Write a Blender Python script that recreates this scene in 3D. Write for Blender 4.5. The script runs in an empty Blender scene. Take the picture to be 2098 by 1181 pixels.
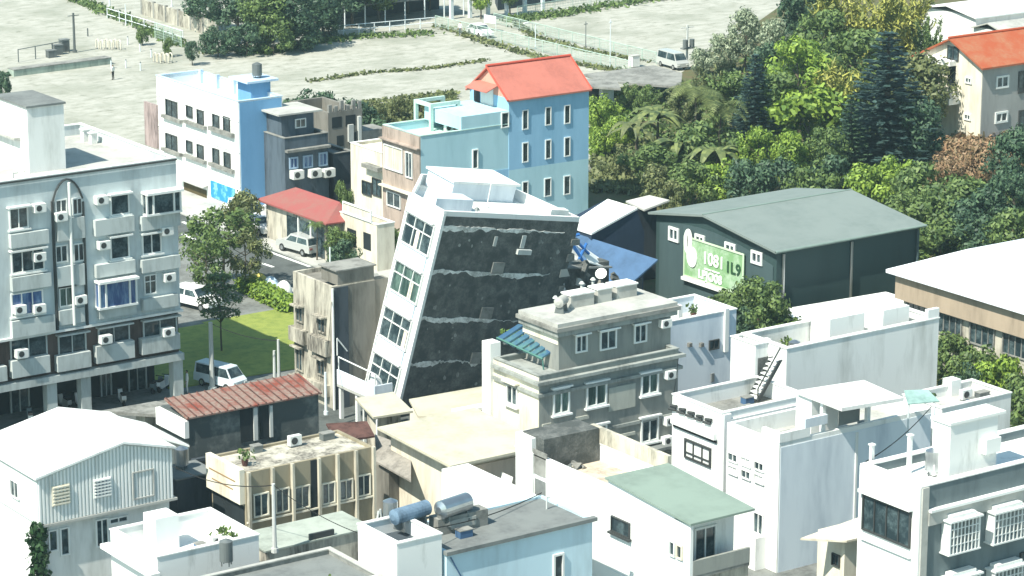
import bpy, bmesh, math, random
from mathutils import Vector, Matrix, Euler
PI = math.pi; R_ = math.radians
SC = bpy.context.scene; COL = SC.collection
random.seed(7)

# ------------------------------------------------------------------ camera
FPX, CH, PITCH, AZ = 6000.0, 60.0, R_(14.8), R_(55.2)
FWH = Vector((math.cos(AZ), math.sin(AZ), 0)); RT = Vector((math.sin(AZ), -math.cos(AZ), 0))
CAM = -FWH * (CH / math.tan(PITCH)) + Vector((0, 0, CH))
FW = FWH * math.cos(PITCH) - Vector((0, 0, math.sin(PITCH)))
UP = FWH * math.sin(PITCH) + Vector((0, 0, math.cos(PITCH)))
cd = bpy.data.cameras.new('camera'); cam = bpy.data.objects.new('camera', cd); COL.objects.link(cam)
cd.sensor_width = 36; cd.lens = 36 * FPX / 2098; cd.clip_end = 5000; cd.clip_start = 1
m = Matrix((RT, UP, -FW)).transposed().to_4x4(); m.translation = CAM
cam.matrix_world = m; SC.camera = cam

# ------------------------------------------------------------------ light
SUN_EL, SUN_AZ = R_(52.5), R_(12.5)           # light travels along +X, a little towards +Y
w = bpy.data.worlds.new('World'); SC.world = w; w.use_nodes = True
nt = w.node_tree; sky = nt.nodes.new('ShaderNodeTexSky'); sky.sky_type = 'NISHITA'; sky.sun_disc = False
sky.sun_elevation = SUN_EL
sd = Vector((-math.cos(SUN_EL) * math.cos(SUN_AZ), -math.cos(SUN_EL) * math.sin(SUN_AZ), math.sin(SUN_EL)))
sky.sun_rotation = math.atan2(sd.x, sd.y)
bg = nt.nodes['Background']; bg.inputs[1].default_value = 0.115
tn = nt.nodes.new('ShaderNodeMix'); tn.data_type = 'RGBA'; tn.blend_type = 'MULTIPLY'; tn.inputs[0].default_value = 1; tn.inputs[7].default_value = (.88, 1.1, .96, 1)
nt.links.new(sky.outputs[0], tn.inputs[6]); nt.links.new(tn.outputs[2], bg.inputs[0])
sl = bpy.data.lights.new('sun', 'SUN'); sl.energy = 5.0; sl.angle = R_(0.5); sl.color = (1, .955, .84)
so = bpy.data.objects.new('sun', sl); COL.objects.link(so); so.rotation_euler = sd.to_track_quat('Z', 'Y').to_euler()
so.location = (-60, -20, 90)
SC.view_settings.view_transform = 'Standard'; SC.view_settings.look = 'None'
SC.view_settings.exposure = 0.68; SC.view_settings.gamma = 1; SC.view_settings.use_curve_mapping = False

# ------------------------------------------------------------------ helpers
def ray(px, py): return FW * FPX + RT * (px - 1049) - UP * (py - 590.5)
def P(px, py, z=0.0):
    d = ray(px, py); return CAM + d * ((z - CAM.z) / d.z)
def pxof(q):
    v = Vector(q) - CAM; return 1049 + FPX * v.dot(RT) / v.dot(FW)
def lineX(px, y, z):
    lo, hi = -150., 500.
    for _ in range(50):
        m_ = (lo + hi) / 2
        if pxof((m_, y, z)) < px: lo = m_
        else: hi = m_
    return lo
def lineY(px, x, z):
    lo, hi = -110., 500.
    for _ in range(50):
        m_ = (lo + hi) / 2
        if (Vector((x, m_, z)) - CAM).dot(FW) <= 1 or pxof((x, m_, z)) > px: lo = m_
        else: hi = m_
    return lo

class Face:                     # a wall plane: origin, horizontal, vertical, outward normal
    def __init__(s, O, U, V, N): s.O, s.U, s.V, s.N = Vector(O), Vector(U), Vector(V), Vector(N)
    def hit(s, px, py):
        d = ray(px, py); t = (s.O - CAM).dot(s.N) / d.dot(s.N); q = CAM + d * t - s.O
        return q.dot(s.U), q.dot(s.V)
    def rect(s, r):
        xa, ya, xb, yb = r; cx, cy = (xa + xb) / 2, (ya + yb) / 2
        u = sorted((s.hit(xa, cy)[0], s.hit(xb, cy)[0])); v = sorted((s.hit(cx, ya)[1], s.hit(cx, yb)[1]))
        return u[0], u[1], v[0], v[1]
    def at(s, u, v, n=0): return s.O + s.U * u + s.V * v + s.N * n

WM = {}
SPLIT = {'post', 'roof_trim', 'raised_parapet', 'pilaster', 'drainpipe', 'frame_trim', 'sign_line', 'bent_beam', 'torn_gutter', 'tank_stand', 'end_cap', 'roof_slope', 'band', 'rail', 'roof_ridge'}
def link(name, data=None, parent=None, M=None):
    o = bpy.data.objects.new(name, data); COL.objects.link(o)
    if parent is not None: o.parent = parent; WM[o.name] = WM[parent.name]
    else: WM[o.name] = M or Matrix.Identity(4); o.matrix_world = WM[o.name]
    return o
def tag(o, label=None, cat=None, group=None, kind=None):
    if label: o['label'] = label
    if cat: o['category'] = cat
    if group: o['group'] = group
    if kind: o['kind'] = kind
    return o
def thing(name, label, cat, loc=(0, 0, 0), group=None, M=None):
    return tag(link(name, None, None, M or Matrix.Translation(Vector(loc))), label, cat, group)

class MB:
    def __init__(s): s.v = []; s.f = []; s.c = []
    def add(s, vs, fs):
        n = len(s.v); s.c.append((n, len(s.f))); s.v += [Vector(a) for a in vs]; s.f += [tuple(i + n for i in g) for g in fs]; return s
    def hexa(s, p):
        return s.add(p, [(0, 3, 2, 1), (4, 5, 6, 7), (0, 1, 5, 4), (1, 2, 6, 5), (2, 3, 7, 6), (3, 0, 4, 7)])
    def box(s, x0, x1, y0, y1, z0, z1):
        return s.hexa([(x0, y0, z0), (x1, y0, z0), (x1, y1, z0), (x0, y1, z0), (x0, y0, z1), (x1, y0, z1), (x1, y1, z1), (x0, y1, z1)])
    def fbox(s, F, u0, u1, v0, v1, n0, n1):
        return s.hexa([F.at(u0, v0, n0), F.at(u1, v0, n0), F.at(u1, v1, n0), F.at(u0, v1, n0), F.at(u0, v0, n1), F.at(u1, v0, n1), F.at(u1, v1, n1), F.at(u0, v1, n1)])
    def slab(s, pts, t, up=(0, 0, 1)):
        up = Vector(up); pts = [Vector(a) for a in pts]; n = len(pts)
        s.add(pts + [a - up * t for a in pts], [tuple(range(n)), tuple(range(2 * n - 1, n - 1, -1))] + [(i, i + n, (i + 1) % n + n, (i + 1) % n) for i in range(n)])
        return s
    def tube(s, a, b, r0, r1=None, n=8):
        r1 = r0 if r1 is None else r1; a, b = Vector(a), Vector(b); d = (b - a).normalized()
        q = d.to_track_quat('Z', 'Y'); ring = lambda c, r: [c + q @ Vector((r * math.cos(2 * PI * i / n), r * math.sin(2 * PI * i / n), 0)) for i in range(n)]
        return s.add(ring(a, r0) + ring(b, r1), [(i, (i + 1) % n, n + (i + 1) % n, n + i) for i in range(n)] + [tuple(range(n - 1, -1, -1)), tuple(range(n, 2 * n))])
    def frame(s, F, u0, u1, v0, v1, w, n0, n1):
        s.fbox(F, u0, u1, v0, v0 + w, n0, n1); s.fbox(F, u0, u1, v1 - w, v1, n0, n1)
        s.fbox(F, u0, u0 + w, v0 + w, v1 - w, n0, n1); s.fbox(F, u1 - w, u1, v0 + w, v1 - w, n0, n1); return s
    def build(s, name, mat, parent=None, label=None, smooth=False, M=None):
        if name in SPLIT and len(s.c) > 1:
            ends = s.c[1:] + [(len(s.v), len(s.f))]
            for (v0, f0), (v1, f1) in zip(s.c, ends):
                q = MB(); q.add(s.v[v0:v1], [tuple(i - v0 for i in g) for g in s.f[f0:f1]]); o = q.build(name, mat, parent, label)
            return o
        me = bpy.data.meshes.new(name); inv = (WM[parent.name] if parent else (M or Matrix.Identity(4))).inverted()
        me.from_pydata([inv @ v for v in s.v], [], s.f); me.validate()
        bm = bmesh.new(); bm.from_mesh(me); bmesh.ops.recalc_face_normals(bm, faces=bm.faces); bm.to_mesh(me); bm.free()
        me.materials.append(mat)
        if smooth:
            for p in me.polygons: p.use_smooth = True
        o = link(name, me, parent, M)
        if label: o['label'] = label
        return o

# ------------------------------------------------------------------ materials
MC = {}
def mat(name, col, rough=.85, dirt=.12, scale=.5, streak=True, dcol=None, spec=.3, metal=0, thr=(.42, .62), bump=0, det=5):
    if name in MC: return MC[name]
    m_ = bpy.data.materials.new(name); m_.use_nodes = True; n = m_.node_tree.nodes; l = m_.node_tree.links
    b = n['Principled BSDF']; b.inputs['Roughness'].default_value = rough; b.inputs['Metallic'].default_value = metal
    b.inputs['Specular IOR Level'].default_value = spec
    if dirt <= 0: b.inputs['Base Color'].default_value = (*col, 1)
    else:
        g = n.new('ShaderNodeNewGeometry'); mp = n.new('ShaderNodeMapping'); l.new(g.outputs['Position'], mp.inputs[0])
        mp.inputs['Scale'].default_value = (1, 1, .22 if streak else 1)
        t = n.new('ShaderNodeTexNoise'); t.inputs['Scale'].default_value = scale; t.inputs['Detail'].default_value = det; t.inputs['Roughness'].default_value = .65
        l.new(mp.outputs[0], t.inputs[0])
        r = n.new('ShaderNodeMapRange'); r.inputs[1].default_value = thr[0]; r.inputs[2].default_value = thr[1]; l.new(t.outputs[0], r.inputs[0])
        t2 = n.new('ShaderNodeTexNoise'); t2.inputs['Scale'].default_value = scale * 7; t2.inputs['Detail'].default_value = 3; l.new(mp.outputs[0], t2.inputs[0])
        mu = n.new('ShaderNodeMath'); mu.operation = 'MULTIPLY'; l.new(r.outputs[0], mu.inputs[0])
        r2 = n.new('ShaderNodeMapRange'); r2.inputs[1].default_value = .3; r2.inputs[2].default_value = .62; r2.inputs[3].default_value = .35; l.new(t2.outputs[0], r2.inputs[0]); l.new(r2.outputs[0], mu.inputs[1])
        mx = n.new('ShaderNodeMix'); mx.data_type = 'RGBA'; l.new(mu.outputs[0], mx.inputs[0])
        dc = dcol or tuple(c * (1 - dirt * 1.6) for c in col) if dirt < .6 else tuple(c * .05 for c in col)
        if dcol: dc = dcol
        mx.inputs[6].default_value = (*col, 1); mx.inputs[7].default_value = (*dc, 1); l.new(mx.outputs[2], b.inputs['Base Color'])
        if bump:
            bp = n.new('ShaderNodeBump'); bp.inputs['Strength'].default_value = bump; bp.inputs['Distance'].default_value = .05
            l.new(t2.outputs[0], bp.inputs['Height']); l.new(bp.outputs[0], b.inputs['Normal'])
    MC[name] = m_; return m_
WHITE = mat('white_paint', (.78, .79, .77), dirt=.3, scale=.7, dcol=(.42, .43, .4), thr=(.56, .74))
WHITED = mat('white_paint_weathered', (.74, .75, .73), dirt=.4, scale=.45, dcol=(.44, .45, .42), thr=(.46, .72))
APTG = mat('light_grey_render', (.55, .61, .62), dirt=.2, dcol=(.4, .44, .45))
APTP = mat('parapet_grey_tiles', (.5, .54, .53), dirt=.3, dcol=(.34, .37, .36), scale=.8)
APTB = mat('brown_stone_cladding', (.115, .085, .075), dirt=.4)
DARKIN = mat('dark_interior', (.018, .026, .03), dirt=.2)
GLASS = mat('window_glass', (.02, .035, .042), rough=.12, dirt=.5, scale=1.2, streak=False, dcol=(.09, .13, .14), spec=.5, thr=(.45, .6))
GLASSB = mat('blue_curtained_glass', (.03, .07, .2), rough=.15, dirt=.4, scale=1.5, dcol=(.15, .25, .4), spec=.5)
GLASSG = mat('green_tinted_glass', (.03, .06, .055), rough=.12, dirt=.4, scale=1.4, dcol=(.14, .22, .19), spec=.5)
FRAME = mat('white_window_frame', (.75, .77, .75), dirt=.1, rough=.5)
FRAMED = mat('dark_metal_frame', (.05, .055, .055), dirt=.1, rough=.5)
BLUEW = mat('blue_wall_paint', (.17, .36, .58), dirt=.3, scale=.4, dcol=(.13, .3, .5))
BLUEL = mat('pale_blue_roof_paint', (.5, .64, .78), dirt=.15)
CONC = mat('weathered_concrete', (.27, .27, .25), dirt=.35, scale=.6, dcol=(.13, .13, .12), streak=False)
CONCL = mat('pale_roof_concrete', (.44, .44, .41), dirt=.4, scale=.45, dcol=(.27, .27, .25), streak=False, thr=(.45, .7))
CONCD = mat('dark_stained_concrete', (.068, .076, .073), dirt=.5, scale=1.1, dcol=(.19, .195, .185), streak=False, thr=(.42, .68), bump=.7, det=10)
CONCG = mat('grey_roof_concrete', (.19, .205, .2), dirt=.3, scale=.5, dcol=(.13, .14, .14), streak=False)
TEAL = mat('teal_wall_paint', (.43, .63, .69), dirt=.3, scale=.35, dcol=(.35, .54, .6))
TBLUE = mat('sky_blue_wall_paint', (.29, .5, .68), dirt=.3, scale=.35, dcol=(.23, .43, .6))
MINT = mat('mint_paint', (.5, .66, .6), dirt=.2)
REDR = mat('salmon_red_roof_sheet', (.48, .165, .125), rough=.55, dirt=.12, scale=.5, streak=False)
REDF = mat('faded_red_roof_sheet', (.3, .085, .078), rough=.7, dirt=.25, scale=.5, streak=False, dcol=(.26, .12, .1))
ORANGE = mat('orange_roof_tiles', (.36, .085, .035), rough=.7, dirt=.25, scale=.6, streak=False, dcol=(.36, .15, .08))
BROWNT = mat('brown_wall_tiles', (.42, .34, .29), dirt=.3, scale=1)
CREAM = mat('cream_render', (.74, .7, .58), dirt=.2, scale=.5, dcol=(.5, .45, .36))
CREAMD = mat('stained_cream_render', (.52, .49, .41), dirt=.6, scale=.8, dcol=(.12, .11, .095), thr=(.42, .58), det=8)
DIRTB = mat('soot_brown_wall', (.22, .21, .185), dirt=.4, scale=.5, dcol=(.11, .105, .09))
GREYT = mat('grey_tile_wall', (.28, .29, .265), dirt=.25, scale=.7, dcol=(.2, .21, .2))
GREYB = mat('grey_cornice', (.32, .34, .32), dirt=.3, scale=.8)
HALLG = mat('dark_green_grey_sheet', (.034, .064, .064), dirt=.15, scale=.3, rough=.6)
HALLW = mat('slate_green_sheet', (.06, .095, .1), dirt=.15, scale=.3, rough=.6)
HALLR = mat('grey_green_roof_sheet', (.2, .235, .222), dirt=.3, scale=.3, dcol=(.165, .2, .188), rough=.6, streak=False)
GREENR = mat('pale_green_roof_sheet', (.235, .3, .255), dirt=.12, scale=.35, rough=.6, streak=False)
YELL = mat('pale_yellow_roof_sheet', (.54, .51, .4), dirt=.15, scale=.4, rough=.6, streak=False)
RUST = mat('rusty_roof_sheet', (.22, .06, .042), dirt=.6, scale=.7, dcol=(.25, .2, .17), streak=False, thr=(.38, .5), rough=.9)
RUSTD = mat('dark_rust_sheet', (.12, .06, .05), dirt=.4, scale=.8, streak=False)
TAN = mat('tan_facade_panel', (.31, .27, .19), dirt=.2, scale=.8)
TANW = mat('beige_long_wall', (.4, .32, .24), dirt=.2, scale=.4)
BLUESH = mat('steel_blue_sheet', (.065, .135, .25), dirt=.2, scale=.4, rough=.5)
BLUEP = mat('bright_blue_sheet', (.04, .17, .48), dirt=.2, scale=.8)
LBLUE = mat('light_blue_wall', (.5, .66, .74), dirt=.14, scale=.35)
PBLUE = mat('bluish_white_wall', (.68, .74, .79), dirt=.3, scale=.35, dcol=(.5, .56, .62))
DGREY = mat('charcoal_wall_tiles', (.15, .19, .2), dirt=.3, scale=.5, dcol=(.1, .13, .14))
DHOUSE = mat('dark_slate_wall', (.055, .07, .085), dirt=.3, scale=.6)
STEEL = mat('brushed_steel', (.55, .57, .58), dirt=.1, rough=.3, metal=.9)
STEELD = mat('dark_tank_steel', (.18, .2, .2), dirt=.3, rough=.5, metal=.4)
PLAST = mat('white_plastic', (.76, .77, .74), dirt=.1, rough=.5)
BLACK = mat('black_rubber', (.02, .02, .02), dirt=.1)
BARK = mat('tree_bark', (.12, .1, .075), dirt=.3, scale=3)
POLEM = mat('pale_pole_concrete', (.55, .57, .55), dirt=.2)
FENCE = mat('pale_green_mesh_fence', (.42, .54, .47), dirt=.15, scale=2)
RAILW = mat('white_rail_paint', (.68, .74, .76), dirt=.1)
CARW = mat('white_car_paint', (.8, .8, .8), dirt=0, rough=.25, spec=.5)
CARS = mat('silver_car_paint', (.55, .56, .54), dirt=0, rough=.3, spec=.5, metal=.3)
SIGNG = mat('green_sign_face', (.2, .36, .17), dirt=.7, scale=.8, dcol=(.4, .52, .38), thr=(.4, .6), streak=False)
SIGNW = mat('white_sign_paint', (.82, .84, .8), dirt=0)
SKIN = mat('skin', (.45, .3, .22), dirt=0)

# ground materials
def ground_mat():
    m_ = bpy.data.materials.new('pale_gravel_lot'); m_.use_nodes = True; n = m_.node_tree.nodes; l = m_.node_tree.links; b = n['Principled BSDF']
    b.inputs['Roughness'].default_value = .95
    g = n.new('ShaderNodeNewGeometry')
    mp = n.new('ShaderNodeMapping'); l.new(g.outputs['Position'], mp.inputs[0]); mp.inputs['Rotation'].default_value = (0, 0, R_(8)); mp.inputs['Scale'].default_value = (.5, 1.0, 1)
    t = n.new('ShaderNodeTexNoise'); t.inputs['Scale'].default_value = .9; t.inputs['Detail'].default_value = 9; t.inputs['Roughness'].default_value = .78; l.new(mp.outputs[0], t.inputs[0])
    c = n.new('ShaderNodeValToRGB'); e = c.color_ramp.elements; e[0].position = .33; e[0].color = (.16, .17, .13, 1); e[1].position = .45; e[1].color = (.33, .33, .28, 1)
    k = e.new(.56); k.color = (.41, .405, .36, 1); l.new(t.outputs[0], c.inputs[0])
    t2 = n.new('ShaderNodeTexNoise'); t2.inputs['Scale'].default_value = .12; t2.inputs['Detail'].default_value = 6; l.new(g.outputs['Position'], t2.inputs[0])
    r = n.new('ShaderNodeMapRange'); r.inputs[1].default_value = .47; r.inputs[2].default_value = .66; r.inputs[4].default_value = .75; l.new(t2.outputs[0], r.inputs[0])
    mx = n.new('ShaderNodeMix'); mx.data_type = 'RGBA'; l.new(r.outputs[0], mx.inputs[0]); l.new(c.outputs[0], mx.inputs[6]); mx.inputs[7].default_value = (.24, .25, .2, 1)
    bk = n.new('ShaderNodeTexBrick'); bk.offset = 0; bk.inputs['Scale'].default_value = 1; bk.inputs['Brick Width'].default_value = 9; bk.inputs['Row Height'].default_value = 6; bk.inputs['Mortar Size'].default_value = .07; bk.inputs['Mortar Smooth'].default_value = .5
    wv = n.new('ShaderNodeVectorMath'); wv.operation = 'ADD'; t3 = n.new('ShaderNodeTexNoise'); t3.inputs['Scale'].default_value = .4; l.new(g.outputs['Position'], t3.inputs[0]); l.new(g.outputs['Position'], wv.inputs[0]); l.new(t3.outputs['Color'], wv.inputs[1]); l.new(wv.outputs[0], bk.inputs[0])
    m2 = n.new('ShaderNodeMix'); m2.data_type = 'RGBA'; m2.blend_type = 'MULTIPLY'; ml = n.new('ShaderNodeMath'); ml.operation = 'MULTIPLY'; ml.inputs[1].default_value = .2; l.new(bk.outputs['Fac'], ml.inputs[0]); l.new(ml.outputs[0], m2.inputs[0]); l.new(mx.outputs[2], m2.inputs[6]); m2.inputs[7].default_value = (.35, .37, .3, 1)
    l.new(m2.outputs[2], b.inputs['Base Color']); return m_
LOT = ground_mat()
ASPH = mat('asphalt', (.1, .112, .108), dirt=.3, scale=.4, streak=False)
LAWN = mat('lawn_grass', (.25, .29, .065), dirt=.5, scale=1.2, streak=False, dcol=(.15, .2, .045), thr=(.4, .65))
SOIL = mat('dry_soil', (.12, .1, .05), dirt=.5, scale=.8, streak=False, dcol=(.07, .1, .035))
SCRUBG = mat('scrub_grass', (.12, .2, .04), dirt=.5, scale=1.5, streak=False, dcol=(.05, .09, .025))
PAVE = mat('grey_paving', (.2, .21, .2), dirt=.3, scale=.5, streak=False)
LINE = mat('road_marking_white', (.75, .76, .73), dirt=.2, scale=2, streak=False)

def struct(name, pts, mtl, z, t=None):
    b = MB(); pts = [Vector((a[0], a[1], z)) for a in pts]
    if t: b.slab(pts, t)
    else: b.add(pts, [tuple(range(len(pts)))])
    return tag(b.build(name, mtl), kind='structure')
pp = lambda L, z=0: [P(a, b_, z) for a, b_ in L]
# ------------------------------------------------------------------ setting: ground sheets
struct('ground', [(-900, -900), (1500, -900), (1500, 1500), (-900, 1500)], LOT, 0)
struct('paving', [(-100, -110), (33, -110), (33, 33), (0.0, 33), (-14, 47), (-100, 47)], PAVE, .004)
gz = [P(1190, 560), P(1215, 300), P(1205, 190), P(1380, 160), P(1560, 40), P(1700, -60), P(1960, -90), P(2180, -60), P(2300, 600), P(1800, 900)]
struct('soil', gz, SOIL, .010)
# road along V between the lawn and the shops
xa, xb = P(560, 596).x, P(700, 545).x
road = [(P(560, 575).x, -30), (P(640, 500).x, -30), (P(640, 500).x, 46), (P(560, 575).x, 46)]
RX0, RX1 = P(545, 570).x, P(575, 520).x
struct('road', [(RX0, -40), (RX1, -40), (RX1, 47), (RX0, 47)], ASPH, .014)
struct('cross_street', [(-100, -27), (RX0 - .01, -27), (RX0 - .01, -12.5), (-100, -12.5)], ASPH, .009)
for k, (q0, q1) in enumerate((((528, 508), (635, 547)), ((374, 455), (418, 476)), ((374, 480), (402, 493)), ((374, 584), (412, 578)), ((530, 538), (560, 548)))):
    a, b_ = P(*q0), P(*q1); d = (b_ - a).normalized(); n = Vector((-d.y, d.x, 0)) * .17
    struct('road_marking', [a - n, b_ - n, b_ + n, a + n], LINE, .019)
struct('kerb', [(RX1, -20), (RX1 + .25, -20), (RX1 + .25, 46), (RX1, 46)], CONCL, .13, .13)
struct('forecourt', [(RX1 + .25, -20), (RX1 + 9, -20), (RX1 + 9, 46), (RX1 + .25, 46)], CONCL, .12, .12)
lawn = [P(374, 640), P(430, 655), P(505, 607), P(600, 660), P(640, 790), P(380, 800)]
lx0 = -36.1
struct('lawn', [(-36.0, -9.5), (-31.8, -9.5), (-25.5, -10), (-25.5, 4.5), (-36.0, 4.5)], LAWN, .06, .06)
struct('lawn_path', [(-36.0, 4.5), (RX0, 4.5), (RX0, 7), (-36.0, 7)], PAVE, .03, .03)
struct('lawn', [(-25.49, -14), (RX0 - 1.6, -14), (RX0 - 1.6, 5), (-25.49, 5)], LAWN, .06, .06)
struct('pavement', [(RX0 - 1.59, -14), (RX0, -14), (RX0, 14), (RX0 - 1.59, 14)], CONCL, .12, .12)

# ------------------------------------------------------------------ building kit
class Bld: pass
def bldg(name, label, cat, N, h, rx, lx, wall=WHITE, roof=CONCL, par=.8, pt=.2, cop=WHITE, shell=True, x1=None, y1=None, z0=0, x0=None, y0=None, ridge=None):
    B = Bld()
    if N is not None:
        q = P(N[0], N[1], h); B.x0, B.y0 = q.x, q.y
    if x0 is not None: B.x0 = x0
    if y0 is not None: B.y0 = y0
    B.h = h; B.x1 = x1 if x1 is not None else lineX(rx, B.y0, h); B.y1 = y1 if y1 is not None else lineY(lx, B.x0, h)
    B.root = thing(name, label, cat, (B.x0, B.y0, z0))
    B.L = Face((B.x0, B.y0, 0), (0, 1, 0), (0, 0, 1), (-1, 0, 0)); B.R = Face((B.x0, B.y0, 0), (1, 0, 0), (0, 0, 1), (0, -1, 0))
    if shell: shellp(B, B.root, B.x0, B.x1, B.y0, B.y1, z0, h, par, pt, wall, roof, cop)
    return B
def shellp(B, root, x0, x1, y0, y1, z0, h, par, pt, wall, roof, cop, wname='wall'):
    m_ = MB(); zi = h - par; t = pt
    o = [(x0, y0), (x1, y0), (x1, y1), (x0, y1)]; i = [(x0 + t, y0 + t), (x1 - t, y0 + t), (x1 - t, y1 - t), (x0 + t, y1 - t)]
    vs = [(*a, z0) for a in o] + [(*a, h) for a in o] + [(*a, h) for a in i] + [(*a, zi) for a in i]
    fs = [(k, (k + 1) % 4, 4 + (k + 1) % 4, 4 + k) for k in range(4)] + [(4 + k, 4 + (k + 1) % 4, 8 + (k + 1) % 4, 8 + k) for k in range(4)] + \
         [(8 + k, 8 + (k + 1) % 4, 12 + (k + 1) % 4, 12 + k) for k in range(4)] + [(12, 13, 14, 15)]
    m_.add(vs, fs); m_.build(wname, wall, root)
    MB().add([(*a, zi + .006) for a in i], [(0, 1, 2, 3)]).build('roof', roof, root)
    if cop:
        c = MB(); e = .05; z1 = h + .07
        c.box(x0 - e, x1 + e, y0 - e, y0 + t + e, h + .002, z1); c.box(x0 - e, x1 + e, y1 - t - e, y1 + e, h + .002, z1)
        c.box(x0 - e, x0 + t + e, y0 + t + e, y1 - t - e, h + .002, z1); c.box(x1 - t - e, x1 + e, y0 + t + e, y1 - t - e, h + .002, z1)
        c.build('coping', cop, root)
def win(B, F, r, fr=FRAME, pane=GLASS, hood=False, sill=False, mull=1, w=.09, d=.12, hm=None, trans=0, root=None, label=None):
    root = root or B.root; u0, u1, v0, v1 = F.rect(r) if len(r) == 4 and not isinstance(r, dict) else r['uv']
    m_ = MB().frame(F, u0, u1, v0, v1, w, .002, d)
    for k in range(mull):
        c = u0 + (u1 - u0) * (k + 1) / (mull + 1); m_.fbox(F, c - w * .35, c + w * .35, v0 + w, v1 - w, .03, d * .8)
    if trans:
        c = v0 + (v1 - v0) * trans; m_.fbox(F, u0 + w, u1 - w, c - w * .35, c + w * .35, .03, d * .75)
    if sill: m_.fbox(F, u0 - .12, u1 + .12, v0 - .12, v0 - .002, .002, .25)
    o = m_.build('window', fr, root, label)
    MB().fbox(F, u0 + w, u1 - w, v0 + w, v1 - w, .001, .028).build('pane', pane, o)
    if hood: MB().fbox(F, u0 - .15, u1 + .15, v1 + .03, v1 + .14, .002, .55 if hood is True else hood).build('window_hood', hm or fr, root)
    return o
def panel(B, F, r, name, mtl, n1=.1, n0=.002, label=None, root=None):
    u0, u1, v0, v1 = F.rect(r); return MB().fbox(F, u0, u1, v0, v1, n0, n1).build(name, mtl, root or B.root, label)
def ac(B, F, px, py, s=1.0, root=None):
    u, v = F.hit(px, py); a, b_ = .42 * s, .28 * s
    o = MB().fbox(F, u - a, u + a, v - b_, v + b_, .01, .55 * s).fbox(F, u - a * .9, u + a * .9, v - b_ - .06, v - b_ - .01, .01, .5 * s).build('air_conditioner', PLAST, root or B.root)
    MB().tube(F.at(u - a * .25, v, .55 * s), F.at(u - a * .25, v, .56 * s), b_ * .75, n=12).build('fan_grille', FRAMED, o)

# ================================================================== apartment block (left)
A = bldg('apartment_building', 'long pale grey apartment block with balconies, a brown storey and a dark arcade', 'building', None, 17.2, 0, 0,
         shell=False, x0=-72, x1=-36.2, y0=-11.6, y1=2.8)
A.R = Face((A.x0, A.y0, 0), (1, 0, 0), (0, 0, 1), (0, -1, 0)); R = A.R; rt = A.root
def zat(px, py): return R.hit(px, py)[1]
zl1 = zat(375, 632); zl2 = zat(375, 722)            # ledges over 2nd and ground storeys
shellp(A, rt, A.x0, A.x1, A.y0, A.y1, zl1, 17.2, .75, .22, APTG, CONCL, WHITE)
MB().box(A.x0, A.x1 - .02, A.y0 + .35, A.y1, zl2, zl1 - .16).build('second_storey_wall', APTB, rt)
MB().box(A.x0, A.x1 + .1, A.y0 - .25, A.y1 - .02, zl1 - .16, zl1 - .002).build('ledge', WHITED, rt)
MB().box(A.x0, A.x1 + .1, A.y0 - .2, A.y1 - .02, zl2 - .5, zl2 - .002).build('ledge', APTP, rt)
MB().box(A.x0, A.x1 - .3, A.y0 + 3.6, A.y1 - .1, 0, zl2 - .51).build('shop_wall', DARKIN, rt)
for px in (108, 178, 368, -60): 
    u = R.hit(px, 780)[0]; MB().box(A.x0 + u - .42, A.x0 + u + .32, A.y0 + .05, A.y0 + .75, 0, zl2 - .51).build('column', APTP, rt)
MB().box(A.x1 - .3, A.x1 - .02, A.y0 + 4.5, A.y1 - .3, 0, zl2 - .51).build('side_wall', APTG, rt)
for r in ((205, 745, 228, 830), (262, 742, 300, 822), (20, 790, 60, 850)):
    F2 = Face((A.x0, A.y0 + 3.6, 0), (1, 0, 0), (0, 0, 1), (0, -1, 0)); win(A, F2, r, fr=APTP, pane=GLASS, mull=1, w=.1)
# 3rd..5th storeys
P5 = [((18, 425, 57, 469), 1, 1), ((225, 398, 264, 440), 1, 1)]
for r, hd, ml in (((18, 425, 57, 469), 1, 1), ((225, 398, 264, 440), 1, 0), ((22, 512, 90, 557), 1, 2), ((225, 484, 264, 530), 1, 0), ((290, 478, 330, 520), 1, 1)):
    win(A, R, r, hood=.45, mull=ml, sill=True, fr=FRAME if r[0] != 22 else PLAST)
win(A, R, (22, 597, 88, 645), pane=GLASSB, mull=2, sill=True, label='window with dark blue curtains'); win(A, R, (294, 562, 320, 603), mull=1, trans=.65)
win(A, R, (112, 408, 137, 442)); win(A, R, (147, 405, 168, 440)); win(A, R, (112, 502, 138, 538)); win(A, R, (149, 498, 172, 536)); win(A, R, (120, 588, 150, 628), pane=GLASSG, hood=.3)
for r, pn, nm in (((290, 392, 362, 432), GLASS, 'white boxed bay window with flat hood'), ((193, 572, 272, 622), GLASSB, 'boxed bay window with blue curtains')):
    u0, u1, v0, v1 = R.rect(r); bw = MB().fbox(R, u0 - .05, u1 + .05, v1, v1 + .16, .01, 1.0).fbox(R, u0 - .02, u1 + .02, v0 - .14, v0, .01, .75)
    for a in (u0, u0 + .5, u1 - .62, u1 - .12): bw.fbox(R, a, a + .12, v0, v1, .6, .72)
    for a in (u0, u1 - .12): bw.fbox(R, a, a + .12, v0, v1, .01, .12)
    o = bw.build('bay_window', FRAME, rt, nm); MB().fbox(R, u0 + .1, u1 - .1, v0, v1, .05, .62).build('pane', pn, o)
for r in ((17, 474, 95, 502), (190, 445, 270, 477), (285, 437, 364, 466), (20, 562, 100, 590), (192, 536, 272, 562), (286, 526, 364, 552), (20, 650, 108, 684), (198, 622, 274, 646), (288, 606, 360, 630)):
    panel(A, R, r, 'balcony_parapet', APTP, .42)
for r in ((114, 446, 170, 490), (114, 543, 170, 586), (118, 632, 170, 662)): panel(A, R, r, 'balcony_parapet', APTP, .3)
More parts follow.
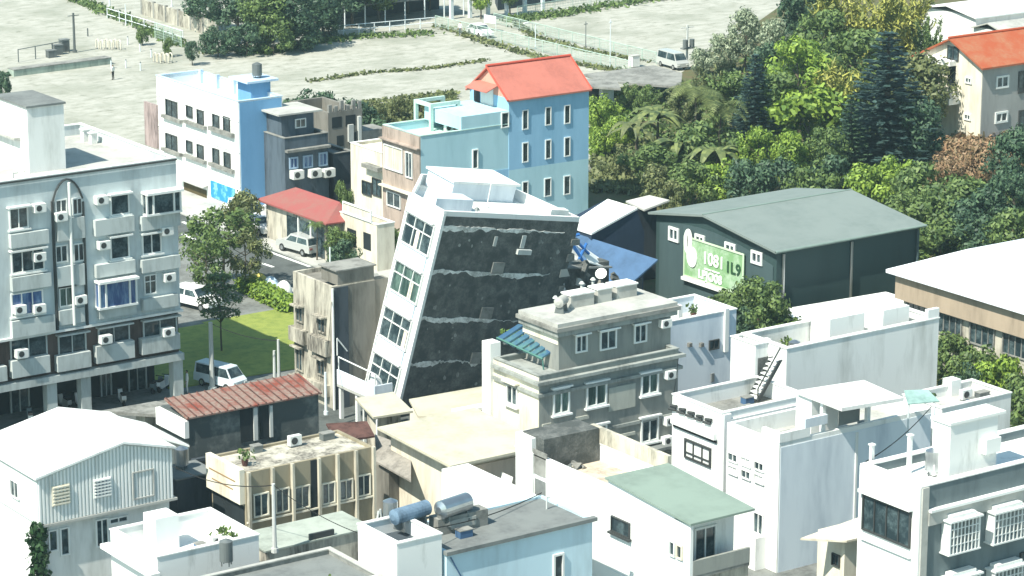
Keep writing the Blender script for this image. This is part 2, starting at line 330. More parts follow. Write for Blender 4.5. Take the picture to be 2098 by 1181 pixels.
for a, b_ in ((76, 424), (203, 408), (120, 442), (76, 524), (208, 500), (337, 471), (36, 632), (76, 630), (342, 566), (160, 612)): ac(A, R, a, b_)
rc = MB()     # dark frame strips of the stair recess with its arch
for a in (110, 172):
    u = R.hit(a, 520)[0]; rc.fbox(R, u - .07, u + .07, zl1, R.hit(a, 412)[1], .002, .2)
ua, ub = R.hit(110, 520)[0], R.hit(172, 520)[0]; va = R.hit(141, 410)[1]; vb = R.hit(141, 366)[1]
for k in range(8):
    f0, f1 = k / 8, (k + 1) / 8; c0 = (ua + (ub - ua) * f0, va + (vb - va) * math.sin(PI * f0) ** .7); c1 = (ua + (ub - ua) * f1, va + (vb - va) * math.sin(PI * f1) ** .7)
    rc.tube(R.at(c0[0], c0[1], .1), R.at(c1[0], c1[1], .1), .07, n=6)
rc.build('stair_arch_trim', FRAMED, rt)
dp = MB(); u = R.hit(143, 520)[0]; dp.tube(R.at(u, zl1 + .2, .3), R.at(u, R.hit(143, 372)[1], .3), .11); dp.build('drainpipe', PLAST, rt)
MB().fbox(R, 0, A.x1 - A.x0, 17.08, 17.18, .06, .16).build('gutter', FRAMED, rt)
# second storey
for r in ((20, 690, 96, 733), (118, 684, 176, 726), (200, 668, 265, 706), (292, 653, 362, 692)):
    F2 = Face((A.x0, A.y0 + .35, 0), (1, 0, 0), (0, 0, 1), (0, -1, 0)); win(A, F2, r, fr=APTP, mull=1, hood=.5, hm=APTP)
for r in ((-60, 755, 12, 785), (22, 733, 100, 768), (115, 724, 184, 756), (195, 703, 273, 738), (288, 688, 366, 720)): panel(A, R, r, 'balcony_parapet', APTP, .25, -.3)
for a, b_ in ((212, 693), (340, 678), (40, 722)): ac(A, R, a, b_)
# stair tower on its roof
q = P(55, 222, 21.0); St = thing('stair_tower', 'white stair tower with a dark flat roof standing on the apartment block', 'stair tower', (q.x, q.y, 16.5))
sx1 = lineX(130, q.y, 21.0)
MB().box(q.x, sx1, q.y, q.y + 5, 16.46, 21).build('wall', WHITED, St); MB().box(q.x - .12, sx1 + .12, q.y - .12, q.y + 5.1, 21.002, 21.14).build('roof', CONCG, St)
FL = Face((q.x, q.y, 0), (0, 1, 0), (0, 0, 1), (-1, 0, 0))
MB().fbox(FL, 1.2, 4.8, 18.6, 18.75, .01, .5).build('shelf', CONCL, St)
MB().fbox(FL, .7, .8, 16.5, 20.8, .01, .12).fbox(FL, .35, .42, 17, 20.5, .01, .1).build('drainpipe', PLAST, St)
q = P(172, 292, 16.46); wt = thing('roof_vent_box', 'small white vent box on the apartment roof near its back parapet', 'vent', (q.x, q.y, 16.46)); MB().box(q.x, q.x + .5, q.y, q.y + .5, 16.46, 17.3).build('vent_body', PLAST, wt); MB().box(q.x - .08, q.x + .58, q.y - .08, q.y + .58, 17.302, 17.38).build('vent_cap', PLAST, wt)
q = P(188, 296, 16.46); wt = thing('roof_vent_box', 'second small white vent box beside the first on the apartment roof', 'vent', (q.x, q.y, 16.46)); MB().box(q.x, q.x + .45, q.y, q.y + .45, 16.46, 17.2).build('vent_body', PLAST, wt); MB().box(q.x - .08, q.x + .53, q.y - .08, q.y + .53, 17.202, 17.27).build('vent_cap', PLAST, wt)

# ================================================================== blue and white house
B = bldg('town_house', 'three storey house with white front and deep blue side wall', 'building', (488, 209), 10, 578, 320, wall=WHITE, roof=BLUEL, par=1.0, cop=BLUEL); rt = B.root
MB().fbox(B.R, .12, B.x1 - B.x0 - .1, .4, 9.9, .003, .05).build('blue_side', BLUEW, rt)
MB().fbox(B.R, 0, B.x1 - B.x0 + .3, .0, .4, .003, .5).build('side_ledge', WHITE, rt)
for dy, hh in ((340, 0), (0, 0)): pass
for r in ((341, 206, 364, 241), (383, 217, 395, 241), (405, 226, 418, 255), (437, 235, 450, 265), (459, 240, 472, 272),
          (341, 276, 364, 312), (383, 289, 395, 313), (405, 297, 418, 327), (437, 305, 450, 337), (460, 313, 473, 344)):
    win(B, B.L, r, fr=FRAMED, mull=0 if r[2] - r[0] < 20 else 1, w=.06)
for r in ((336, 240, 374, 246), (381, 252, 424, 258), (433, 266, 481, 274), (336, 308, 374, 314), (381, 322, 424, 328), (433, 340, 481, 347)):
    panel(B, B.L, r, 'window_ledge', CONC, .35)
for r in ((322, 200, 486, 204), (322, 262, 486, 265), (322, 330, 486, 333)): 
    v = B.L.hit(*( (r[0] + r[2]) / 2, r[1] + 22))[1]; MB().fbox(B.L, 0, B.y1 - B.y0, v - .05, v + .03, .002, .06).build('cornice', WHITED, rt)
u0, u1, v0, v1 = B.L.rect((378, 382, 424, 418)); MB().fbox(B.L, u0, u1, v0, v1, .002, .05).build('shop_window', mat('brown_shop_glass', (.09, .07, .03), dirt=.2), rt)
MB().slab([B.L.at(u0 - .3, v1 + .5, .02), B.L.at(u1 + .3, v1 + .5, .02), B.L.at(u1 + .3, v1 + .35, .6), B.L.at(u0 - .3, v1 + .35, .6)], .06).build('awning', CONCL, rt)
panel(B, B.L, (378, 412, 424, 430), 'shop_counter', mat('yellow_counter', (.6, .42, .1), dirt=.3), .5)
panel(B, B.L, (434, 379, 482, 412), 'shop_sign', mat('blue_green_sign', (.03, .25, .62), dirt=.7, scale=.6, dcol=(.25, .6, .55), thr=(.48, .56), streak=False), .12)
# low blue roof parapet dividers and tank room
for k in range(4):
    y = B.y1 - 1.2 - k * 3.1; MB().box(B.x1 - .5, B.x1 - .2, y, y + .25, 9, 10.3).build('roof_pillar', BLUEL, rt)
MB().box(B.x1 - 1.9, B.x1 + .1, B.y0 + 2.2, B.y0 + 4.6, 9.01, 11.1).build('roof_room', BLUEW, rt); MB().box(B.x1 - 2.6, B.x1 + .6, B.y0 + 1.6, B.y0 + 5, 11.102, 11.3).build('room_roof', BLUEL, rt)
def water_tank(label, loc, r=.5, h=1.2, lying=False, mtl=STEEL, rz=0, group=None):
    M = Matrix.Translation(Vector(loc)) @ Matrix.Rotation(rz, 4, 'Z'); t = thing('water_tank', label, 'water tank', group=group, M=M); W = lambda x, y, z: M @ Vector((x, y, z))
    if not lying:
        MB().tube(W(0, 0, .25), W(0, 0, .25 + h), r, n=18).build('tank_body', mtl, t, smooth=False); MB().tube(W(0, 0, .252 + h), W(0, 0, .252 + h + r * .35), r * .98, r * .25, n=18).build('lid', mtl, t)
        b = MB()
        for a in range(4): b.tube(W(r * .8 * math.cos(a * PI / 2), r * .8 * math.sin(a * PI / 2), 0), W(r * .8 * math.cos(a * PI / 2), r * .8 * math.sin(a * PI / 2), .26), .04, n=6)
        b.build('stand', STEELD, t)
    else:
        MB().tube(W(-h / 2, 0, r + .4), W(h / 2, 0, r + .4), r, n=18).build('tank_body', mtl, t)
        MB().tube(W(-h / 2 - r * .3, 0, r + .4), W(-h / 2 - .002, 0, r + .4), r * .4, r * .97, n=18).tube(W(h / 2 + .002, 0, r + .4), W(h / 2 + r * .3, 0, r + .4), r * .97, r * .4, n=18).build('end_cap', mtl, t)
        b = MB()
        for sx in (-.35, .35): b.hexa([W(sx * h - .05, -r, 0), W(sx * h + .05, -r, 0), W(sx * h + .05, r, 0), W(sx * h - .05, r, 0), W(sx * h - .05, -r * .7, .5), W(sx * h + .05, -r * .7, .5), W(sx * h + .05, r * .7, .5), W(sx * h - .05, r * .7, .5)])
        SPLIT.add('stand'); b.build('stand', STEELD, t)
    return t
q = P(527, 160, 11.3); water_tank('upright grey water tank on the blue roof room', (q.x, q.y, 11.3), .45, 1.0, mtl=STEELD)
MB().box(B.x0 + 1.0, B.x0 + 1.6, B.y0 + .4, B.y1 - .6, 9.01, 9.08).build('roof_gutter', CONCG, rt)
panel(B, B.L, (301, 212, 325, 300), 'vertical_sign', mat('faded_pink_sign', (.38, .3, .29), dirt=.4, scale=1.2), .25)

# ================================================================== teal house with red roof
T = bldg('town_house', 'tall teal and sky blue house with salmon red gable roof and a tiled front', 'building', (862, 280), 9, 1045, 785, wall=TEAL, roof=MINT, par=.7, cop=MINT); rt = T.root
zt = 11.25; qx = lineX(1042, T.y0, zt); qx2 = lineX(1206, T.y0, zt); yb = T.y1
w3 = Face((0, T.y0, 0), (1, 0, 0), (0, 0, 1), (0, -1, 0)); zsplit = w3.hit(1125, 337)[1]
MB().box(qx, qx2, T.y0 - .05, yb, 0, zsplit).build('lower_wall', TEAL, rt); MB().box(qx, qx2, T.y0 - .05, yb, zsplit, zt).build('upper_wall', TBLUE, rt)
x9 = lineX(945, T.y0, 9.9); MB().box(x9, qx - .002, T.y0 + .003, yb - .2, 9.06, 10.2).build('raised_wall', TEAL, rt)
MB().fbox(T.R, 1.5, qx - T.x0, 0, T.R.hit(1000, 352)[1], .003, .03).build('blue_band', TBLUE, rt)
ym = (T.y0 + yb) / 2; zr = w3.hit(1000, 130)[1]; zr = zt + 2.4
FLm = Face((qx, T.y0, 0), (0, 1, 0), (0, 0, 1), (-1, 0, 0))
rm = MB(); ov = .25; x0r, x1r = qx - .3, qx2 + .15
MB().slab([(x0r, T.y0 - .3, zt - .1), (x1r, T.y0 - .3, zt - .1), (x1r, ym, zr), (x0r, ym, zr)], .14).slab([(x0r, yb + .3, zt - .1), (x0r, ym + .002, zr), (x1r, ym + .002, zr), (x1r, yb + .3, zt - .1)], .14).build('roof', REDR, rt)
MB().tube((x0r - .02, ym, zr + .05), (x1r + .02, ym, zr + .05), .13).tube((x0r, T.y0 - .3, zt - .1), (x0r, ym, zr), .09, n=6).tube((x1r, T.y0 - .3, zt - .1), (x1r, ym, zr), .09, n=6).build('roof_ridge', mat('dark_red_trim', (.5, .09, .06), dirt=.1), rt)
for xx in (qx + .01, qx2 - .16): MB().slab([(xx, T.y0, zt), (xx, yb, zt), (xx, ym, zr - .2)], .15, (-1, 0, 0)).build('gable_wall', mat('salmon_gable', (.65, .35, .27), dirt=.2), rt)
MB().fbox(FLm, 2.3, 4.2, 10.21, 11.9, .003, .06).build('door', FRAME, rt)
MB().fbox(FLm, 4.4, 5.3, 10.21, 11.7, .003, .05).build('dark_opening', DARKIN, rt)
MB().slab([FLm.at(1.5, 12.2, .05), FLm.at(4.8, 12.2, .05), FLm.at(4.8, 11.7, 1.3), FLm.at(1.5, 11.7, 1.3)], .08).build('porch_roof', REDR, rt)
for r in ((1071, 226, 1080, 265), (1118, 220, 1127, 256), (1157, 216, 1166, 253), (1071, 293, 1080, 332), (1118, 287, 1127, 325), (1157, 282, 1166, 320), (1071, 373, 1080, 405), (1116, 366, 1127, 402), (1156, 361, 1166, 398)):
    Fw = Face((qx, T.y0 - .05, 0), (1, 0, 0), (0, 0, 1), (0, -1, 0)); win(T, Fw, (r[0] - 1.5, r[1] - 1, r[2] + 2, r[3] + 1), mull=0, w=.09, d=.08)
win(T, T.R, (967, 306, 979, 346), mull=0); win(T, T.R, (1026, 230, 1042, 262), mull=0)
# tiled front
Ft = T.L; MB().fbox(Ft, .02, T.y1 - T.y0, 0, 8.95, .003, .12).build('tiled_front', BROWNT, rt)
for r in ((788, 300, 826, 350), (794, 395, 822, 425), (832, 312, 846, 365)): win(T, Face(Ft.at(0, 0, .12), Ft.U, Ft.V, Ft.N), r, pane=GLASS if r[0] != 788 else CREAM, mull=1)
v = Ft.hit(825, 292)[1]; MB().fbox(Ft, -.1, T.y1 - T.y0, v - .12, v, .122, .5).build('ledge', BROWNT, rt)
v = Ft.hit(825, 388)[1]; MB().fbox(Ft, -.1, T.y1 - T.y0, v - .12, v, .122, .6).build('ledge', CREAM, rt)
# rooftop frames on the low roof
zr0 = 8.3; a = P(880, 262, zr0 + .3); g = thing('pergola', 'mint painted open concrete pergola on the low teal roof', 'pergola', (a.x, a.y, zr0))
fm = MB(); X0, X1, Y0, Y1 = a.x, a.x + 2.8, a.y - .2, a.y + 2.2
for (x, y) in ((X0, Y0), (X1, Y0), (X0, Y1), (X1, Y1)): fm.box(x, x + .3, y, y + .3, zr0 + .01, zr0 + 2.1)
fm.box(X0, X1 + .3, Y0, Y0 + .3, zr0 + 2.102, zr0 + 2.4).box(X0, X1 + .3, Y1, Y1 + .3, zr0 + 2.102, zr0 + 2.4).box(X0, X0 + .3, Y0 + .3, Y1, zr0 + 2.102, zr0 + 2.4); fm.build('frame', MINT, g)
MB().box(X1 + .5, X1 + 1.7, Y0 - .1, Y0 + 1.0, zr0 + .01, zr0 + 1.5).build('tank_box', MINT, g)

# cream annex, terrace shop, red roof shop
K = bldg('house', 'small cream house joined to the left of the tiled teal house front', 'building', None, 6.4, 0, 0, wall=CREAM, roof=CREAM, par=.25, x0=T.x0 + .15, y0=T.y1 + .01, x1=T.x0 + 8, y1=lineY(715, T.x0, 6.4), cop=WHITE)
for r in ((743, 372, 762, 400), (764, 366, 782, 402)): win(K, K.L, r, fr=FRAMED, mull=1, w=.07)
panel(K, K.L, (752, 338, 785, 346), 'awning', CONC, .6)
K2 = bldg('terrace_house', 'low cream house with white balustraded terrace, beside the red roof', 'building', (772, 462), 4.0, 808, 697, wall=CREAM, roof=CONC, par=.8, cop=WHITE, z0=0)
win(K2, K2.L, (704, 422, 762, 446), fr=WHITE, pane=CREAM, mull=0, w=.12)
for r in ((712, 470, 730, 505), (745, 478, 760, 512)): panel(K2, K2.L, r, 'doorway', DARKIN, .03)
RRt = thing('shop', 'single storey shop with faded red hipped roof behind the parked silver car', 'building', P(668, 500))
a, b_, c, d = P(525, 408, 3.4), P(668, 459, 3.4), P(696, 414, 4.5), P(606, 384, 4.5)
sx = a.x + .5; MB().slab([a, b_, Vector((c.x, c.y, 4.5)), Vector((d.x, d.y, 4.5))], .14).slab([b_, b_ + Vector((max(1.2, c.x - b_.x), 0, -.05)), c], .12).build('roof', REDF, RRt)
xx1 = max(c.x, d.x); MB().box(sx, xx1 - .2, b_.y + .5, a.y - .8, 0, 3.2).build('wall', CREAMD, RRt)
Fr = Face((sx, b_.y + .5, 0), (0, 1, 0), (0, 0, 1), (-1, 0, 0)); MB().fbox(Fr, .3, 6.4, .2, 2.8, .003, .05).build('shop_front', GLASS, RRt)
for u in (2.3, 4.3): MB().fbox(Fr, u, u + .15, 0, 3, .052, .15).build('post', FRAME, RRt)

# dark houses between blue house and teal house
DHL = mat('blue_grey_wall', (.09, .12, .15), dirt=.35, scale=.7)
D1 = bldg('house', 'dark slate house with stepped terraces against the blue wall', 'building', (583, 285), 7.0, 672, 583, wall=DHL, roof=CONCG, par=.8, cop=CONC, y1=P(583, 285, 7).y + 6)
for r in ((592, 322, 610, 346), (620, 318, 640, 344), (652, 312, 670, 340)): win(D1, D1.R, r, fr=mat('blue_grey_frame', (.3, .42, .55), dirt=.1), pane=GLASSB, mull=1, w=.14)
for v in (D1.R.hit(630, 304)[1],): MB().fbox(D1.R, 0, D1.x1 - D1.x0, v - .1, v + .12, .003, .5).build('ledge', CONC, D1.root)
MB().box(D1.x0 + .3, D1.x0 + 3.6, D1.y0 + 1.0, D1.y0 + 4.6, 6.21, 8.9).build('upper_room', DHL, D1.root); MB().box(D1.x0 - .2, D1.x0 + 4.3, D1.y0 + .6, D1.y0 + 5, 8.902, 9.05).build('roof_slab', CONCL, D1.root)
win(D1, Face((D1.x0, D1.y0 + 1.0, 0), (1, 0, 0), (0, 0, 1), (0, -1, 0)), (604, 243, 626, 262), mull=1)
for k, (a_, b_) in enumerate(((604, 356), (640, 353), (668, 352))): ac(D1, D1.R, a_, b_, 1.3)
D2 = bldg('house', 'low dark house with flat grey roof right of the slate house', 'building', (683, 316), 5.0, 722, 660, wall=DHOUSE, roof=CONCG, par=.3, cop=CONC, y1=P(683, 316, 5).y + 5)
D3 = bldg('ruin', 'roofless dark building shell with broken walls and openings', 'building', (672, 232), 6.5, 742, 602, wall=DIRTB, roof=SOIL, par=2.2, pt=.3, cop=None, y1=P(672, 232, 6.5).y + 7)
for r in ((680, 240, 700, 262), (708, 236, 728, 258), (690, 278, 704, 300), (716, 272, 730, 296)): panel(D3, D3.R, r, 'opening', DARKIN, .03)
for k in range(6):
    x = D3.x0 + .1 + k * (D3.x1 - D3.x0 - .5) / 5; MB().box(x, x + .35, D3.y0 + .02, D3.y0 + .28, 6.502, 6.9 + random.random() * .9).build('broken_stub', CONC, D3.root)
for r in ((712, 255, 722, 290), (732, 238, 738, 290)): panel(D3, D3.R, r, 'pale_column', POLEM, .25)
MB().box(D3.x1 + .05, D3.x1 + 3, D3.y0 + .5, D3.y0 + 3, 0, 4.2).build('lean_to', CONC, D3.root)

# ================================================================== leaning building
th, ph, ps = .181, .148, .058
ML = Matrix.Translation((-26.611, -24.146, 0)) @ (Euler((0, 0, ps)).to_matrix() @ Matrix.Rotation(th, 3, 'Y') @ Matrix.Rotation(ph, 3, 'X')).to_4x4()
LB = Bld(); LB.root = rt = thing('leaning_building', 'white fronted building tilted sharply over, with a bare dark stained side wall', 'building', M=ML)
lw = lambda x, y, z: ML @ Vector((x, y, z)); M3 = ML.to_3x3(); O = ML.translation
HL, WL, LL = 15.04, 3.85, 12.1
foot = [(0, 0), (LL, 0), (10.6, 8.4), (4.2, 8.6), (.0, WL)]
wm = MB(); zi = HL - .7
cx_ = sum(a[0] for a in foot) / 5; cy_ = sum(a[1] for a in foot) / 5
inn = [(cx_ + (x - cx_) * .955, cy_ + (y - cy_) * .955) for x, y in foot]; n5 = 5
vs = [lw(*a, -2.6) for a in foot] + [lw(*a, HL) for a in foot] + [lw(*a, HL) for a in inn] + [lw(*a, zi) for a in inn]
fs = []
for l_ in range(3): fs += [(l_ * 5 + k, l_ * 5 + (k + 1) % 5, l_ * 5 + 5 + (k + 1) % 5, l_ * 5 + 5 + k) for k in range(5)]
wm.add(vs, fs).build('wall', WHITE, rt); MB().add([lw(*a, zi) for a in inn], [(0, 1, 2, 3, 4)]).build('roof', WHITED, rt)
LB.L = Face(lw(0, 0, 0), M3 @ Vector((0, 1, 0)), M3 @ Vector((0, 0, 1)), M3 @ Vector((-1, 0, 0)))
LB.R = Face(lw(0, 0, 0), M3 @ Vector((1, 0, 0)), M3 @ Vector((0, 0, 1)), M3 @ Vector((0, -1, 0)))
FR, FL = LB.R, LB.L
MB().fbox(FR, .05, LL - .02, -2.6, HL - .35, .003, .05).build('side_wall', CONCD, rt, 'bare dark stained side wall')
MB().fbox(FR, -.03, .2, -2.6, HL - .1, .051, .12).build('corner_trim', WHITE, rt)
rnd = random.Random(3)
for (xa_, ya_, xb_, yb_) in ((905, 464, 1155, 478), (880, 553, 1125, 562), (862, 650, 1060, 654), (838, 742, 1000, 740)):
    ua, va = FR.hit(xa_, ya_); ub, vb = FR.hit(xb_, yb_); m_ = MB(); n = 48
    top = [(ua + (ub - ua) * k / n, va + (vb - va) * k / n + rnd.uniform(-.05, .05)) for k in range(n + 1)]; bot = []; th_ = .15; off = 0
    for q_i, (a, b) in enumerate(top):
        th_ = min(.42, max(.03, th_ + rnd.uniform(-.13, .13))); off = max(-.12, min(.12, off + rnd.uniform(-.05, .05))); top[q_i] = (a, b + off); bot.append((a, b + off - th_))
    for k in range(n):
        m_.hexa([FR.at(*bot[k], .052), FR.at(*bot[k + 1], .052), FR.at(*top[k + 1], .052), FR.at(*top[k], .052), FR.at(*bot[k], .1), FR.at(*bot[k + 1], .1), FR.at(*top[k + 1], .1), FR.at(*top[k], .1)])
    m_.build('plaster_band', mat('chalky_plaster', (.75, .76, .73), dirt=.5, scale=1.6, dcol=(.3, .3, .28), streak=False, thr=(.4, .6)), rt)
    m2 = MB()
    for k in range(9):     # patches of plaster left clinging to the wall
        u, v = ua + (ub - ua) * rnd.random(), va - rnd.uniform(.4, 3.0); s = rnd.uniform(.04, .17); ang = [rnd.uniform(.6, 1.1) * s for _ in range(7)]
        pts = [(u + a * math.cos(i * 2 * PI / 7), v + a * math.sin(i * 2 * PI / 7) * 1.3) for i, a in enumerate(ang)]
        if not (.3 < u < LL - .5): continue
        m2.add([FR.at(a, b, .075) for a, b in pts] + [FR.at(a, b, .05) for a, b in pts], [tuple(range(7))] + [(i, (i + 1) % 7, 7 + (i + 1) % 7, 7 + i) for i in range(7)])
    SPLIT.add('plaster_patch'); m2.build('plaster_patch', mat('grey_plaster_scab', (.3, .31, .29), dirt=.4, scale=2), rt)
for r in ((1006, 537, 1030, 560), (983, 629, 1007, 652), (963, 722, 983, 744)): panel(LB, FR, r, 'vent_panel', CONC, .16, .052)
for r in ((1010, 484, 1016, 504), (1066, 482, 1074, 508)): panel(LB, FR, r, 'pipe_stub', POLEM, .14, .052)
for r in ((1056, 510, 1084, 520),): panel(LB, FR, r, 'broken_sill', POLEM, .3, .052)
# front windows: four storeys. each is a wide frame with a transom
zc = [FL.hit(*c)[1] for c in ((853, 474), (829, 572), (803, 664), (778, 757))]
for k, z in enumerate(zc):
    bot = z - 1.2; m_ = {'uv': (.4, WL - .18, bot, z + 1.0)}
    win(LB, FL, m_, fr=FRAME, pane=GLASS if k != 1 else GLASSG, mull=2, trans=.62, w=.09, d=.16)
    MB().fbox(FL, .5, WL - .1, z + 1.05, z + 1.17, .003, .3).build('ledge', WHITE, rt)
    MB().fbox(FL, .55, WL - .15, bot - 1.05, bot - .1, .003, .12).build('spandrel', mat('pale_blue_spandrel', (.62, .72, .82), dirt=.08), rt)
for k, z in enumerate(zc[:3]):
    cu = MB().fbox(FL, 1.9 - .6 * k, 2.3 - .6 * k, z - 1.1, z + .1, .029, .05).build('curtain', CREAM, rt)
MB().fbox(FL, WL - .02, WL + .12, 0, HL, .0, .12).build('drainpipe', FRAME, rt)
# roof structures
def lbox(x0, x1, y0, y1, z0, z1, nm, mt): MB().hexa([lw(x0, y0, z0), lw(x1, y0, z0), lw(x1, y1, z0), lw(x0, y1, z0), lw(x0, y0, z1), lw(x1, y0, z1), lw(x1, y1, z1), lw(x0, y1, z1)]).build(nm, mt, rt)
lbox(4.4, 10.0, 5.0, 8.1, zi + .01, HL + .55, 'roof_room', PBLUE); lbox(4.2, 10.2, 4.8, 8.2, HL + .552, HL + .7, 'room_roof', WHITE)
lbox(.8, 4.0, 2.0, 3.4, zi + .01, HL + .25, 'roof_block', PBLUE); lbox(9.8, 11.4, .5, 1.1, zi + .01, HL + .3, 'roof_block', WHITED)
an = thing('antenna', 'thin white antenna rod standing on the tilted roof', 'antenna', lw(6.6, 3.6, zi)); MB().tube(lw(6.6, 3.6, zi), lw(6.5, 3.6, zi + 1.9), .035, n=6).build('rod', PLAST, an); MB().tube(lw(6.6, 3.6, zi), lw(6.6, 3.6, zi + .1), .14, n=8).build('base', PLAST, an)
va_ = thing('roof_vent', 'small round vent on the tilted roof near its left end', 'vent', lw(3.6, 1.9, zi)); MB().tube(lw(3.9, 1.3, zi), lw(3.9, 1.3, zi + .5), .1, n=8).build('pipe', PLAST, va_); MB().tube(lw(3.9, 1.3, zi + .502), lw(3.9, 1.3, zi + .65), .22, .08, n=8).build('cap', STEELD, va_)
# ground floor balcony that stands upright in front
q = P(768, 795, 3.4); BB_ = thing('balcony_room', 'pale blue white balcony at the foot of the leaning building', 'balcony', (q.x, q.y, 0))
xf = q.x; yf = q.y; y2 = lineY(690, xf, 3.4)
fm = MB().box(xf, xf + .12, yf, y2, 2.5, 3.5).box(xf + .12, xf + 1.4, yf, yf + .12, 2.5, 3.5); fm.build('parapet', PBLUE, BB_)
MB().box(xf, xf + 1.4, yf, y2, 2.3, 2.498).build('slab', CONCL, BB_)
for y in (yf + .1, (yf + y2) / 2, y2 - .3): MB().box(xf + .1, xf + .35, y, y + .25, 0, 2.298).build('post', WHITED, BB_)
MB().tube((xf + .1, yf + .1, 3.5), (xf + .1, yf + .1, 4.3), .05, n=6).tube((xf + .1, y2 - .1, 3.5), (xf + .1, y2 - .1, 4.4), .05, n=6).tube((xf + .1, yf + .1, 4.3), (xf + .1, y2 - .1, 4.4), .05, n=6).build('rail', FRAME, BB_)
MB().hexa([(xf + .5, yf + .4, 2.52), (xf + 1.1, yf + .4, 2.52), (xf + 1.1, yf + 1.6, 2.52), (xf + .5, yf + 1.6, 2.52), (xf + .5, yf + .6, 3.9), (xf + .9, yf + .6, 3.7), (xf + 1.1, yf + 1.5, 3.8), (xf + .6, yf + 1.4, 4.1)]).build('tarp_cover', PLAST, BB_)
# wrecked rooftop room that broke off at the far side
wq = P(1178, 545, 7.0); DW = thing('rooftop_wreck', 'collapsed dark room with white window wall and bent blue beams beside the leaning wall', 'wreckage', (wq.x, wq.y, 0))
a = P(1118, 545, 7.5); b_ = P(1250, 545, 7.5)
MB().box(a.x, lineX(1248, a.y - .5, 7.2), a.y - .5, a.y + .6, 0, 7.2).build('dark_wall', CONCD, DW)
tj = random.Random(31)
for k in range(9):
    v = 4.0 + k * 1.15; u = LL - .1 - (.0 if k > 6 else tj.uniform(.0, .3)); sz = tj.uniform(.35, .8); MB().hexa([FR.at(u + dx * sz, v + dz * sz, dn) for dn in (-.25, .12) for dx, dz in ((-.4, -.5), (tj.uniform(.5, 1.2), -.3), (tj.uniform(.3, .9), .5), (-.4, .4))]).build('torn_chunk', CONC if k % 3 else CONCL, rt)
Fd = Face((a.x, a.y - .55, 0), (1, 0, 0), (0, 0, 1), (0, -1, 0)); fw_ = lambda px, py, n=0: Fd.at(*Fd.hit(px, py), n)
MB().slab([fw_(1135, 488, -1), fw_(1165, 486, -1), fw_(1196, 530, -.6), fw_(1188, 536, -.4), fw_(1135, 515, -.6)], .15, (0, -1, 0)).build('window_wall', FRAME, DW)
u0, u1, v0, v1 = Fd.rect((1146, 496, 1158, 514)); MB().fbox(Fd, u0, u1, v0, v1, -.82, -.7).build('window', GLASS, DW)
MB().slab([fw_(1182, 500, -.2), fw_(1200, 500, -1.6), fw_(1252, 536, -1.6), fw_(1246, 548, -.1), fw_(1205, 536, .2)], .1).build('fallen_roof_sheet', WHITE, DW)
for p0, p1 in (((1160, 482), (1192, 534)), ((1168, 482), (1205, 520)), ((1158, 486), (1185, 480)), ((1185, 530), (1200, 498))): MB().tube(fw_(*p0, .1), fw_(*p1, .1), .11, n=6).build('bent_beam', BLUEP, DW)
MB().slab([fw_(1112, 548, .3), fw_(1250, 545, .3), fw_(1250, 545, -2), fw_(1120, 540, -2)], .12).build('slab_edge', CONCG, DW)
rb = random.Random(11)
for k in range(30):
    px, py = rb.uniform(1100, 1255), rb.uniform(540, 598); c = fw_(px, py, .4 + rb.random() * .5); s = rb.uniform(.12, .42); M_ = Euler((rb.random() * 3, rb.random() * 3, 0)).to_matrix()
    MB().hexa([c + M_ @ Vector(v_) * s for v_ in ((-1, -.5, -.3), (1, -.5, -.3), (1, .5, -.3), (-1, .5, -.3), (-1, -.5, .3), (1, -.5, .3), (1, .5, .3), (-1, .5, .3))]).build('rubble_chunk', (CONCL, CONC, CONCD, DIRTB, CONCD)[k % 5], DW)
MB().tube(fw_(1140, 558, .5), fw_(1146, 592, .6), .12, n=6).tube(fw_(1112, 575, .5), fw_(1138, 556, .5), .13, n=6).build('torn_gutter', FRAME, DW)

# ================================================================== narrow soot stained house
C_ = bldg('house', 'narrow soot stained beige house with sooty side wall, left of the leaning building', 'building', (680, 588), 8.8, 785, 600, wall=CREAMD, roof=DIRTB, par=.3, cop=None, x1=-25.5); rt = C_.root
MB().fbox(C_.R, .02, C_.x1 - C_.x0, 0, 8.75, .003, .04).build('side_wall', DIRTB, rt); uu = C_.R.hit(712, 640)[0]
MB().fbox(C_.R, .15, uu, 0, 8.7, .041, .12).build('dark_panel', DHOUSE, rt)
MB().box(C_.x1, -24.9, C_.y0 + .06, C_.y0 + .9, 3.5, 6.2).build('side_wall_end', DIRTB, rt); MB().box(C_.x1, -24.35, C_.y0 + .06, C_.y0 + .9, 6.202, 8.75).build('side_wall_end', DIRTB, rt)
MB().box(C_.x0 + .5, C_.x1 - .02, C_.y0 + .05, C_.y0 + 2.2, 8.802, 9.8).build('raised_room', DIRTB, rt)
MB().box(C_.x0 + .3, C_.x1 + .1, C_.y0 - .1, C_.y0 + 2.3, 9.802, 9.9).build('roof_edge', CONC, rt)
for r in ((608, 628, 622, 660), (652, 650, 668, 682), (608, 712, 622, 760), (652, 735, 668, 770)): win(C_, C_.L, r, fr=CREAMD, mull=1, hood=.5, hm=CREAMD)
for r in ((602, 672, 632, 700), (640, 690, 678, 722), (602, 770, 632, 792), (640, 782, 676, 805)): panel(C_, C_.L, r, 'balcony_parapet', CREAMD, .45)
MB().tube(C_.R.at(-.05, 0, .15), C_.R.at(-.05, 8.7, .15), .09, n=6).build('drainpipe', FRAME, rt)
m_ = MB().tube(C_.R.at(uu - 1.0, C_.R.hit(700, 690)[1], .2), C_.R.at(uu - .2, C_.R.hit(700, 720)[1], .2), .05, n=6).tube(C_.R.at(uu - 1.0, C_.R.hit(700, 690)[1], .2), C_.R.at(uu - 1.0, C_.R.hit(700, 725)[1], .2), .05, n=6); m_.build('loose_pipe', FRAME, rt)

